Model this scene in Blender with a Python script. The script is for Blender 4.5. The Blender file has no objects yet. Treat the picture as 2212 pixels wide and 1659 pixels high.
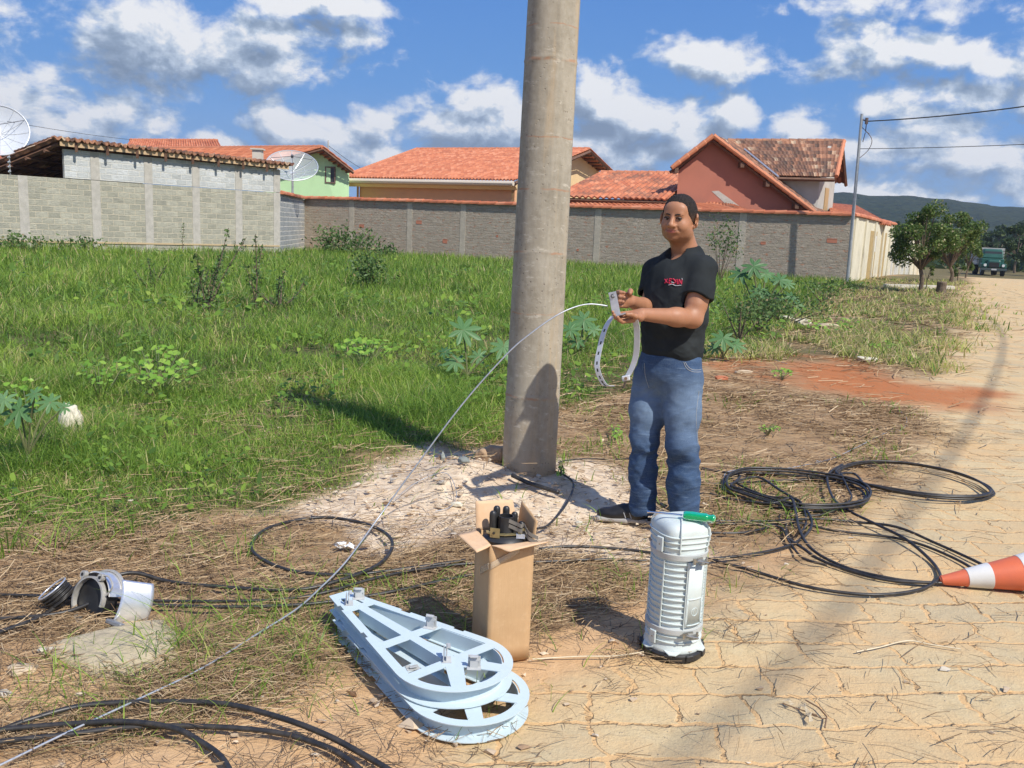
import bpy, math, random
import numpy as np
from mathutils import Vector, Matrix
S = bpy.context.scene
COL = S.collection
R = math.radians
# ------------------------------------------------------------------ camera
W, H, F = 2212., 1659., 1900.
PITCH, ROLL, CZ = R(9.98), R(2.5), 1.5
fw = np.array([0, math.cos(PITCH), -math.sin(PITCH)]); r0 = np.array([1., 0, 0]); u0 = np.cross(r0, fw)
rt = math.cos(ROLL)*r0 + math.sin(ROLL)*u0
up = -math.sin(ROLL)*r0 + math.cos(ROLL)*u0
CAM = np.array([0, 0, CZ])
cd = bpy.data.cameras.new('camera'); cam = bpy.data.objects.new('camera', cd); COL.objects.link(cam)
cd.sensor_width = 36; cd.lens = 36*F/W; cd.clip_start = .05; cd.clip_end = 6000
m = Matrix(((rt[0], up[0], -fw[0], 0), (rt[1], up[1], -fw[1], 0), (rt[2], up[2], -fw[2], CZ), (0, 0, 0, 1)))
cam.matrix_world = m
S.camera = cam
def ray(u, v): return fw*F + rt*(u-W/2) - up*(v-H/2)
def at(u, v, Y):
    d = ray(u, v); return CAM + d*(Y/d[1])
def G(u, v, z=0.):
    d = ray(u, v); return CAM + d*((z-CZ)/d[2])
# ------------------------------------------------------------------ light
SUN_EL, SUN_AZ = R(49), math.atan2(.675, -.738)      # azimuth measured from +Y towards +X
sd = np.array([math.cos(SUN_EL)*math.sin(SUN_AZ), math.cos(SUN_EL)*math.cos(SUN_AZ), math.sin(SUN_EL)])
sl = bpy.data.lights.new('sun', 'SUN'); sl.energy = 5.0; sl.angle = R(.53); sl.color = (1., .95, .87)
so = bpy.data.objects.new('sun', sl); COL.objects.link(so)
so.rotation_euler = Vector(sd).to_track_quat('Z', 'Y').to_euler()
S.view_settings.view_transform = 'Standard'; S.view_settings.look = 'None'
S.view_settings.exposure = 0.05; S.view_settings.gamma = 1
SKY = .10
# ------------------------------------------------------------------ node helper
class NT:
    def __init__(s, nt): s.t = nt; s.n = nt.nodes; s.l = nt.links
    def new(s, typ, **kw):
        n = s.n.new(typ)
        for k, v in kw.items(): setattr(n, k, v)
        return n
    def put(s, sock, v):
        if v is None: return
        if isinstance(v, bpy.types.NodeSocket): s.l.new(v, sock)
        elif isinstance(v, (tuple, list)) and sock.type == 'RGBA' and len(v) == 3: sock.default_value = (*v, 1)
        else: sock.default_value = v
    def math(s, op, a, b=None, c=None, clamp=False):
        n = s.new('ShaderNodeMath', operation=op); n.use_clamp = clamp
        for i, x in enumerate((a, b, c)): s.put(n.inputs[i], x) if x is not None else None
        return n.outputs[0]
    def vmath(s, op, a, b=None):
        n = s.new('ShaderNodeVectorMath', operation=op); s.put(n.inputs[0], a)
        if b is not None: s.put(n.inputs[1], b)
        return n.outputs['Value'] if op in ('LENGTH', 'DOT_PRODUCT', 'DISTANCE') else n.outputs[0]
    def noise(s, vec, scale, detail=3, rough=.55, dist=0, out=0):
        n = s.new('ShaderNodeTexNoise'); s.put(n.inputs['Vector'], vec); s.put(n.inputs['Scale'], scale)
        n.inputs['Detail'].default_value = detail; n.inputs['Roughness'].default_value = rough; n.inputs['Distortion'].default_value = dist
        return n.outputs[out]
    def voro(s, vec, scale, feature='F1', rnd=1., out='Distance'):
        n = s.new('ShaderNodeTexVoronoi', feature=feature); s.put(n.inputs['Vector'], vec); s.put(n.inputs['Scale'], scale)
        n.inputs['Randomness'].default_value = rnd
        return n.outputs[out]
    def rng(s, x, a, b, c=0., d=1., smooth=False):
        n = s.new('ShaderNodeMapRange'); n.interpolation_type = 'SMOOTHSTEP' if smooth else 'LINEAR'; n.clamp = True
        s.put(n.inputs[0], x); s.put(n.inputs[1], a); s.put(n.inputs[2], b); s.put(n.inputs[3], c); s.put(n.inputs[4], d)
        return n.outputs[0]
    def mix(s, f, a, b, mode='MIX'):
        n = s.new('ShaderNodeMix', data_type='RGBA', blend_type=mode); s.put(n.inputs[0], f); s.put(n.inputs[6], a); s.put(n.inputs[7], b)
        return n.outputs[2]
    def ramp(s, f, stops):
        n = s.new('ShaderNodeValToRGB'); e = n.color_ramp.elements
        e[0].position, e[0].color = stops[0][0], (*stops[0][1], 1); e[1].position, e[1].color = stops[-1][0], (*stops[-1][1], 1)
        for p, c in stops[1:-1]:
            x = e.new(p); x.color = (*c, 1)
        s.put(n.inputs[0], f); return n.outputs[0]
    def attr(s, name, out='Fac'): return s.new('ShaderNodeAttribute', attribute_name=name).outputs[out]
    def tc(s, k='Object'): return s.new('ShaderNodeTexCoord').outputs[k]
    def mapping(s, v, scale=(1, 1, 1), rot=(0, 0, 0), loc=(0, 0, 0)):
        n = s.new('ShaderNodeMapping'); s.put(n.inputs[0], v); n.inputs['Scale'].default_value = scale
        n.inputs['Rotation'].default_value = rot; n.inputs['Location'].default_value = loc; return n.outputs[0]
    def bump(s, h, strength=.5, dist=.02, normal=None):
        n = s.new('ShaderNodeBump'); s.put(n.inputs['Height'], h); n.inputs['Strength'].default_value = strength
        n.inputs['Distance'].default_value = dist
        if normal is not None: s.put(n.inputs['Normal'], normal)
        return n.outputs[0]
def mat(name, col=(.5, .5, .5), rough=.7, metal=0, fn=None, spec=None, trans=0, alpha=None):
    """fn(N, bsdf) may return (color, bump-normal)"""
    m = bpy.data.materials.new(name); m.use_nodes = True
    N = NT(m.node_tree); b = m.node_tree.nodes['Principled BSDF']
    b.inputs['Base Color'].default_value = (*col, 1); b.inputs['Roughness'].default_value = rough; b.inputs['Metallic'].default_value = metal
    if spec is not None: b.inputs['Specular IOR Level'].default_value = spec
    if trans: b.inputs['Transmission Weight'].default_value = trans
    if alpha is not None: b.inputs['Alpha'].default_value = alpha
    if fn:
        c, n = fn(N, b)
        if c is not None: N.put(b.inputs['Base Color'], c)
        if n is not None: N.put(b.inputs['Normal'], n)
    return m
def speck(c1, c2, scale=8, bs=.3, bd=.01, detail=5, fine=None, lo=.3, hi=.7):
    def f(N, b):
        v = N.tc(); n = N.noise(v, scale, detail); c = N.mix(N.rng(n, lo, hi), c1, c2)
        h = N.noise(v, fine or scale*4, 4)
        return c, (N.bump(h, bs, bd) if bs else None)
    return f
def leafy(c1, c2, rough=.5, transl=.35):
    """foliage: random tint per leaf (attribute rnd) + a share of light let through"""
    m = bpy.data.materials.new('leaf'); m.use_nodes = True
    N = NT(m.node_tree); b = N.n['Principled BSDF']; b.inputs['Roughness'].default_value = rough
    b.inputs['Specular IOR Level'].default_value = .3
    r = N.attr('rnd'); c = N.mix(r, c1, c2) if not isinstance(c1, list) else N.ramp(r, c1)
    N.put(b.inputs['Base Color'], c)
    t = N.new('ShaderNodeBsdfTranslucent'); N.put(t.inputs[0], c)
    mx = N.new('ShaderNodeMixShader'); mx.inputs[0].default_value = transl
    N.l.new(b.outputs[0], mx.inputs[1]); N.l.new(t.outputs[0], mx.inputs[2])
    N.l.new(mx.outputs[0], N.n['Material Output'].inputs[0]); return m
# ------------------------------------------------------------------ numpy noise
def _h(ix, iy, iz, seed):
    n = (ix*374761393 + iy*668265263 + iz*2147483647*3 + seed*974634777) & 0xffffffff
    n = ((n ^ (n >> 13))*1274126177) & 0xffffffff
    return ((n ^ (n >> 16)) & 0xffffff)/float(0xffffff)
def vnoise(p, seed=0):
    p = np.asarray(p, float)
    if p.shape[-1] == 2: p = np.concatenate([p, np.zeros(p.shape[:-1]+(1,))], -1)
    i = np.floor(p).astype(np.int64); f = p-i; f = f*f*(3-2*f); o = 0
    for a in (0, 1):
        for b in (0, 1):
            for c in (0, 1):
                w = (f[..., 0] if a else 1-f[..., 0])*(f[..., 1] if b else 1-f[..., 1])*(f[..., 2] if c else 1-f[..., 2])
                o = o + w*_h(i[..., 0]+a, i[..., 1]+b, i[..., 2]+c, seed)
    return o
def fbm(p, octv=4, seed=0, gain=.5):
    p = np.asarray(p, float); o = 0; a = 1; t = 0
    for k in range(octv):
        o = o + a*vnoise(p*2**k, seed+k*17); t += a; a *= gain
    return o/t
def sstep(a, b, x):
    t = np.clip((x-a)/(b-a), 0, 1); return t*t*(3-2*t)
# ------------------------------------------------------------------ object helpers
def tag(o, label=None, cat=None, group=None, kind=None):
    if label: o['label'] = label
    if cat: o['category'] = cat
    if group: o['group'] = group
    if kind: o['kind'] = kind
    return o
def thing(name, label, cat, loc=(0, 0, 0), group=None):
    o = bpy.data.objects.new(name, None); COL.objects.link(o); o.location = [float(x) for x in loc]; o.empty_display_size = .1
    return tag(o, label, cat, group)
class MB:
    def __init__(s): s.v = []; s.f = []; s.uv = {}; s.mi = {}; s.cur = 0; s.attr = {}
    def add(s, vs, fs, uvs=None):
        o = len(s.v); s.v.extend([tuple(map(float, p)) for p in vs])
        for k, f in enumerate(fs):
            s.f.append(tuple(o+i for i in f))
            if s.cur: s.mi[len(s.f)-1] = s.cur
            if uvs is not None: s.uv[len(s.f)-1] = [uvs[i] for i in f]
        return s
    def box(s, c, size, M=None, bev=0):
        x, y, z = [q/2 for q in size]; c = np.array(c, float)
        if bev:
            b = bev; pts = []
            for sx in (-1, 1):
                for sy in (-1, 1):
                    for sz in (-1, 1):
                        pts += [(sx*x, sy*(y-b), sz*(z-b)), (sx*(x-b), sy*y, sz*(z-b)), (sx*(x-b), sy*(y-b), sz*z)]
            P = np.array(pts)
            if M is not None: P = P@np.array(M).T
            hull(s, P+c); return s
        P = np.array([(-x, -y, -z), (x, -y, -z), (x, y, -z), (-x, y, -z), (-x, -y, z), (x, -y, z), (x, y, z), (-x, y, z)])
        if M is not None: P = P@np.array(M).T
        return s.add(P+c, [(3, 2, 1, 0), (4, 5, 6, 7), (0, 1, 5, 4), (1, 2, 6, 5), (2, 3, 7, 6), (3, 0, 4, 7)])
    def hexa(s, b4, t4):
        return s.add(list(b4)+list(t4), [(3, 2, 1, 0), (4, 5, 6, 7), (0, 1, 5, 4), (1, 2, 6, 5), (2, 3, 7, 6), (3, 0, 4, 7)])
    def tube(s, pts, rad, seg=8, closed=False, caps=True, flat=None):
        P = np.array(pts, float); n = len(P); rad = np.broadcast_to(np.array(rad, float), (n,))
        T = np.gradient(P, axis=0) if not closed else np.roll(P, -1, 0)-np.roll(P, 1, 0)
        T /= np.linalg.norm(T, axis=1)[:, None]+1e-12
        a = np.array([0, 0, 1.]) if abs(T[0][2]) < .9 else np.array([1., 0, 0])
        vs = []; nn = np.cross(T[0], a); nn /= np.linalg.norm(nn)
        for i in range(n):
            nn = nn-T[i]*(nn@T[i]); nn /= np.linalg.norm(nn)+1e-12; bb = np.cross(T[i], nn)
            for k in range(seg):
                t = 2*math.pi*k/seg; vs.append(P[i]+rad[i]*(math.cos(t)*nn+math.sin(t)*bb))
        fs = []
        for i in range(n if closed else n-1):
            j = (i+1) % n
            for k in range(seg):
                l = (k+1) % seg; fs.append((i*seg+k, i*seg+l, j*seg+l, j*seg+k))
        if caps and not closed:
            fs.append(tuple(range(seg))[::-1]); fs.append(tuple((n-1)*seg+k for k in range(seg)))
        return s.add(vs, fs)
    def cyl(s, a, b, r1, r2=None, seg=16): return s.tube([a, b], [r1, r1 if r2 is None else r2], seg)
    def lathe(s, c, prof, seg=32, M=None, caps=True):
        """prof: list of (radius, z)"""
        c = np.array(c, float); vs = []
        for r_, z in prof:
            for k in range(seg):
                t = 2*math.pi*k/seg; vs.append((r_*math.cos(t), r_*math.sin(t), z))
        V = np.array(vs)
        if M is not None: V = V@np.array(M).T
        fs = []
        for i in range(len(prof)-1):
            for k in range(seg):
                l = (k+1) % seg; fs.append((i*seg+k, i*seg+l, (i+1)*seg+l, (i+1)*seg+k))
        if caps: fs.append(tuple(range(seg))[::-1]); fs.append(tuple((len(prof)-1)*seg+k for k in range(seg)))
        return s.add(V+c, fs)
    def grid(s, fn, nu, nv, uv=None, flip=False):
        vs = [fn(i/nu, j/nv) for j in range(nv+1) for i in range(nu+1)]
        fs = []
        for j in range(nv):
            for i in range(nu):
                a = j*(nu+1)+i; q = (a, a+1, a+nu+2, a+nu+1); fs.append(q[::-1] if flip else q)
        uvs = [(i/nu*uv[0], j/nv*uv[1]) for j in range(nv+1) for i in range(nu+1)] if uv else None
        return s.add(vs, fs, uvs)
    def build(s, name, m, parent=None, smooth=False, rnd=None, bevel=0, sub=0, solid=0):
        me = bpy.data.meshes.new(name); V = np.array(s.v, float)
        if parent is not None and len(V): V = V-np.array(parent_world(parent))
        me.from_pydata(V.tolist(), [], s.f)
        for mm in (m if isinstance(m, (list, tuple)) else [m]): me.materials.append(mm)
        for k, v in s.mi.items(): me.polygons[k].material_index = v
        if s.uv:
            ul = me.uv_layers.new(name='UVMap')
            for k, uv in s.uv.items():
                for li, c in zip(me.polygons[k].loop_indices, uv): ul.data[li].uv = c
        if rnd is not None:
            at_ = me.attributes.new('rnd', 'FLOAT', 'POINT'); at_.data.foreach_set('value', np.asarray(rnd, np.float32))
        if smooth: me.polygons.foreach_set('use_smooth', [True]*len(me.polygons))
        o = bpy.data.objects.new(name, me); COL.objects.link(o)
        if parent is not None: o.parent = parent
        if solid:
            md = o.modifiers.new('solid', 'SOLIDIFY'); md.thickness = solid; md.offset = 0
        if bevel:
            md = o.modifiers.new('bevel', 'BEVEL'); md.width = bevel; md.segments = 2; md.limit_method = 'ANGLE'
        if sub:
            md = o.modifiers.new('sub', 'SUBSURF'); md.levels = sub; md.render_levels = sub
        if smooth == 'auto': shade_auto(me)
        return o
def shade_auto(me, ang=R(35)):
    import bmesh
    bm = bmesh.new(); bm.from_mesh(me)
    for e in bm.edges:
        e.smooth = len(e.link_faces) == 2 and e.calc_face_angle(0) < ang
    bm.to_mesh(me); bm.free()
def parent_world(o):
    p = np.array([0., 0, 0])
    while o is not None: p = p+np.array(o.location); o = o.parent
    return p
def hull(mb, P):
    import bmesh
    bm = bmesh.new(); [bm.verts.new(p) for p in P]; bmesh.ops.convex_hull(bm, input=bm.verts); bm.verts.index_update()
    bmesh.ops.dissolve_limit(bm, angle_limit=.01, verts=bm.verts, edges=bm.edges); bm.verts.index_update()
    mb.add([tuple(v.co) for v in bm.verts], [tuple(v.index for v in f.verts) for f in bm.faces]); bm.free()
def npmesh(name, V, Fq, m, rnd=None, parent=None, smooth=False, extra=None):
    """fast mesh from numpy arrays, all faces with the same corner count"""
    me = bpy.data.meshes.new(name); V = np.asarray(V, np.float32)
    if parent is not None: V = V-np.array(parent_world(parent), np.float32)
    Fq = np.asarray(Fq, np.int32); nf, k = Fq.shape
    me.vertices.add(len(V)); me.vertices.foreach_set('co', V.ravel().astype(np.float32))
    me.loops.add(nf*k); me.loops.foreach_set('vertex_index', Fq.ravel())
    me.polygons.add(nf); me.polygons.foreach_set('loop_start', np.arange(nf, dtype=np.int32)*k)
    try: me.polygons.foreach_set('loop_total', np.full(nf, k, np.int32))
    except Exception: pass
    if smooth: me.polygons.foreach_set('use_smooth', np.ones(nf, bool))
    for nm, arr in ({'rnd': rnd} if rnd is not None else {}).items():
        me.attributes.new(nm, 'FLOAT', 'POINT').data.foreach_set('value', np.asarray(arr, np.float32))
    for nm, arr in (extra or {}).items():
        me.attributes.new(nm, 'FLOAT', 'POINT').data.foreach_set('value', np.asarray(arr, np.float32))
    me.materials.append(m); me.update(calc_edges=True)
    o = bpy.data.objects.new(name, me); COL.objects.link(o)
    if parent is not None: o.parent = parent
    return o
def catmull(pts, n=12, closed=False):
    P = np.array(pts, float); m_ = len(P); out = []
    rng_ = range(m_ if closed else m_-1)
    for i in rng_:
        if closed: a, b, c, d = P[(i-1) % m_], P[i], P[(i+1) % m_], P[(i+2) % m_]
        else: a, b, c, d = P[max(i-1, 0)], P[i], P[i+1], P[min(i+2, m_-1)]
        for k in range(n):
            t = k/n; out.append(.5*((2*b)+(-a+c)*t+(2*a-5*b+4*c-d)*t*t+(-a+3*b-3*c+d)*t**3))
    if not closed: out.append(P[-1])
    return np.array(out)
# ------------------------------------------------------------------ world: sky with clouds
CL = [  # u, v, half width, half height, weight
 (40,205,130,55,1.),(100,265,190,48,1.05),(160,75,60,50,.62),(300,15,110,38,.8),(330,100,210,85,1.05),(470,120,230,62,1.),(630,95,110,62,1.1),(768,75,62,52,.75),(560,150,180,30,.8),
 (710,2,150,30,1.25),(270,245,115,48,1.1),(200,290,120,30,.8),(20,285,90,35,.8),(438,288,42,26,.85),(365,287,18,10,.7),(560,262,60,34,.9),(650,282,110,38,1.1),(735,295,110,40,1.0),(825,262,62,36,1.0),(760,325,190,26,.9),(470,300,60,20,.6),
 (1055,225,80,45,1.15),(1010,290,130,52,1.1),(1100,290,190,60,1.15),(1265,190,42,58,1.1),(1310,235,110,50,1.1),(1420,275,160,60,1.2),(1480,225,60,30,.7),(1580,245,75,52,1.05),(1250,320,300,48,1.05),(1500,320,200,40,.9),(1130,340,330,24,.8),
 (1530,130,140,48,.95),(1665,152,30,20,.65),(1785,120,62,42,.95),(1990,118,150,40,1.05),(1850,150,130,28,.8),(1862,186,60,15,.55),(2185,125,70,45,.95),(1900,228,100,36,.85),(2060,225,150,45,.95),(2155,200,60,34,.8),
 (1720,290,80,38,.75),(1850,330,180,40,.62),(2100,370,150,55,.95),(2195,350,60,50,.9),(1900,410,170,30,.8),(2010,290,150,22,.6),(2060,430,200,20,.75),(2010,10,190,30,.6),(1420,72,20,12,.42),(1700,400,120,26,.5),
 (-250,150,220,90,1),(-300,350,200,60,1),(2480,60,200,60,1),(2500,300,260,70,1),(600,-330,300,70,1),(1700,-420,350,60,1),(-200,-260,260,90,.9)]
def sky_world():
    w = bpy.data.worlds.new('World'); S.world = w; w.use_nodes = True
    N = NT(w.node_tree); bg = N.n['Background']; bg.inputs[1].default_value = SKY
    sky = N.new('ShaderNodeTexSky', sky_type='NISHITA'); sky.sun_disc = False; sky.sun_elevation = SUN_EL; sky.sun_rotation = SUN_AZ
    sky.air_density = 1.0; sky.dust_density = .5; sky.ozone_density = 2.0
    g = bpy.data.node_groups.new('cloud_cover', 'ShaderNodeTree')
    g.interface.new_socket('P', in_out='INPUT', socket_type='NodeSocketVector'); g.interface.new_socket('D', in_out='OUTPUT', socket_type='NodeSocketFloat')
    Q = NT(g); gi = Q.new('NodeGroupInput'); go = Q.new('NodeGroupOutput'); P = gi.outputs[0]   # P = (azimuth, elevation, 0) in radians
    wob = Q.vmath('MULTIPLY', Q.vmath('SUBTRACT', Q.noise(P, 9, 3, .6, out=1), (.5, .5, .5)), (.13, .07, 0))
    PP = Q.vmath('ADD', P, wob); cov = None
    for u, v, a, b, wt in CL:
        d = ray(u, v); az = math.atan2(d[0], d[1]); el = math.atan2(d[2], math.hypot(d[0], d[1]))
        q = Q.vmath('MULTIPLY', Q.vmath('SUBTRACT', PP, (az, el, 0)), (F/a/1.25, F/b/1.25, 0))
        x = Q.math('MULTIPLY_ADD', Q.vmath('LENGTH', q), -wt, wt)
        cov = x if cov is None else Q.math('SMOOTH_MAX', cov, x, .25)
    # scattered clouds over the rest of the sky
    sv = N.vmath if False else None
    away = Q.rng(Q.math('ABSOLUTE', Q.new('ShaderNodeSeparateXYZ').outputs[0]), .72, 1.0)
    sx = Q.n[-1]
    sep = [n for n in Q.n if n.type == 'SEPXYZ'][0]; Q.put(sep.inputs[0], P)
    gen = Q.math('MULTIPLY', Q.math('SUBTRACT', Q.noise(P, 2.6, 2), .47), 5)
    gen = Q.math('SUBTRACT', gen, Q.math('MULTIPLY', Q.math('SUBTRACT', 1, away), 5))
    cov = Q.math('MAXIMUM', cov, gen)
    n1 = Q.noise(Q.mapping(P, (1, 1.5, 1)), 16, 9, .60, .25); n2 = Q.noise(P, 60, 5, .6)
    d = Q.math('ADD', cov, Q.math('MULTIPLY', Q.math('SUBTRACT', n1, .5), 2.6))
    d = Q.math('ADD', d, Q.math('MULTIPLY', Q.math('SUBTRACT', n2, .5), .5))
    Q.l.new(d, go.inputs[0])
    v = N.tc('Generated'); s = N.new('ShaderNodeSeparateXYZ'); N.put(s.inputs[0], v)
    az = N.math('ARCTAN2', s.outputs[0], s.outputs[1]); el = N.math('ARCSINE', s.outputs[2])
    c = N.new('ShaderNodeCombineXYZ'); N.put(c.inputs[0], az); N.put(c.inputs[1], el); P0 = c.outputs[0]
    def dens(p):
        n = N.new('ShaderNodeGroup'); n.node_tree = g; N.put(n.inputs[0], p); return n.outputs[0]
    d0 = dens(P0); d1 = dens(N.vmath('ADD', P0, (.014, .022, 0)))
    cover = N.rng(d0, -.02, .62, 0, 1, True)
    lit = N.math('SUBTRACT', d0, d1)                       # thinner towards the sun = lit edge
    shade = N.math('ADD', N.math('MULTIPLY', lit, .95), N.rng(d0, .05, 1.5, .66, .13))
    ccol = N.ramp(shade, [(.05, (.22, .29, .40)), (.34, (.34, .43, .56)), (.58, (.62, .71, .83)), (.80, (1.0, 1.0, 1.0))])
    k = 1/SKY*.93
    ccol = N.mix(1., ccol, (k, k, k), 'MULTIPLY')
    hz = N.rng(el, 0, .42)
    blue = N.ramp(hz, [(0, (.30, .53, .88)), (.35, (.125, .36, .83)), (1, (.040, .19, .70))])
    blue = N.mix(1., blue, (1/SKY*.86,)*3, 'MULTIPLY')
    base = N.mix(.93, sky.outputs[0], blue)
    mixc = N.mix(N.math('MULTIPLY', cover, .96), base, ccol)
    gr = N.rng(el, -.05, 0.)
    N.put(bg.inputs[0], N.mix(gr, (.9, .75, .55), mixc))
    w.cycles.sampling_method = 'MANUAL'; w.cycles.sample_map_resolution = 512
sky_world()
# ------------------------------------------------------------------ ground zones (outlines in metres on the ground)
def gpoly(uv): return np.array([G(u, v)[:2] for u, v in uv])
def sdf_poly(P, poly):
    """signed distance, positive inside"""
    P = np.asarray(P, float); n = len(poly); d = np.full(len(P), 1e18); ins = np.zeros(len(P), bool)
    for i in range(n):
        a, b = poly[i], poly[(i+1) % n]; e = b-a; w = P-a
        t = np.clip((w@e)/(e@e+1e-12), 0, 1); q = w-t[:, None]*e; d = np.minimum(d, (q*q).sum(1))
        c = ((a[1] > P[:, 1]) != (b[1] > P[:, 1]))
        with np.errstate(divide='ignore', invalid='ignore'):
            xi = (b[0]-a[0])*(P[:, 1]-a[1])/(b[1]-a[1])+a[0]
        ins ^= c & (P[:, 0] < xi)
    d = np.sqrt(d); return np.where(ins, d, -d)
Z_GREEN = np.vstack([gpoly([(-900, 1160), (0, 1135), (140, 1120), (330, 1110), (470, 1080), (560, 1085), (650, 1055), (740, 1025), (800, 990), (870, 965), (1010, 940), (1090, 935), (1205, 880), (1330, 860), (1440, 800), (1560, 765), (1650, 752), (1720, 715), (1780, 655), (1830, 628)]), [[14, 34.5], [-9, 44], [-13, 38], [-50, 5]]])
Z_SAND = gpoly([(540, 1100), (640, 1070), (760, 1030), (830, 985), (930, 960), (1080, 965), (1205, 985), (1330, 1000), (1370, 1060), (1440, 1100), (1540, 1190), (1430, 1235), (1200, 1190), (1060, 1150), (980, 1165), (860, 1190), (740, 1200), (760, 1130), (640, 1110)])
Z_RED = gpoly([(1640, 790), (1720, 775), (1800, 778), (1880, 800), (2000, 825), (2150, 850), (2120, 880), (1960, 870), (1850, 860), (1740, 845), (1660, 825)])
Z_RED2 = gpoly([(1530, 770), (1600, 768), (1660, 790), (1600, 800), (1540, 800)])
Z_PAVE = np.vstack([gpoly([(560, 2400), (900, 1740), (1040, 1590), (1260, 1470), (1420, 1390), (1600, 1290), (1760, 1190), (1880, 1090), (1960, 1000), (2010, 930), (1960, 870), (1990, 800), (2030, 740), (2090, 690), (2060, 655)]), [[15.6, 31], [20.5, 40], [26.5, 52], [27, 62], [60, 62], [40, 10], [14, -20], [-3, -20]]])
Z_BARE = gpoly([(-900, 1900), (-300, 1560), (60, 1640), (330, 1600), (560, 1530), (700, 1440), (1000, 1440), (1250, 1330), (1560, 1240), (1700, 1180), (1560, 1290), (1260, 1560), (900, 2400), (-200, 2400)])
Z_BARE2 = gpoly([(-300, 1400), (60, 1395), (120, 1450), (240, 1475), (230, 1520), (120, 1545), (-300, 1560)])
Z_VERGE = np.vstack([gpoly([(1560, 765), (1700, 745), (1790, 660), (1850, 628)]), [[13.5, 35], [25.5, 58], [28, 58], [20.5, 40], [15.4, 31]], gpoly([(2060, 655), (2110, 690), (2030, 760), (2000, 800), (1800, 775), (1640, 785)])])
def zone(P, poly, soft=.12, nz=.25, sc=2.5, seed=1):
    d = sdf_poly(P, poly); r_ = np.hypot(P[:, 0], P[:, 1]); k = np.clip(r_/5, .6, 6)
    d = d+(fbm(P*sc, 4, seed)-.5)*nz*2*np.sqrt(k)
    return sstep(-soft*np.sqrt(k), soft*np.sqrt(k), d)
def hgt(x, y):
    x = np.asarray(x, float); y = np.asarray(y, float)
    h = -.95*sstep(42, 85, y)*sstep(8, 30, x+y*.1)
    h = h+.13*np.exp(-(((x+.28)/.30)**2+((y-5.05)/.35)**2))+.05*np.exp(-(((x-.25)/.45)**2+((y-5.1)/.5)**2))
    h = h+.12*sstep(7, 14, y)*(fbm(np.stack([x, y], -1)*.18, 2, 5)-.5)*2*sstep(20, 10, y)
    h = h+.02*np.exp(-(((x+1.25)/.35)**2+((y-2.75)/.3)**2))
    return h
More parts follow.
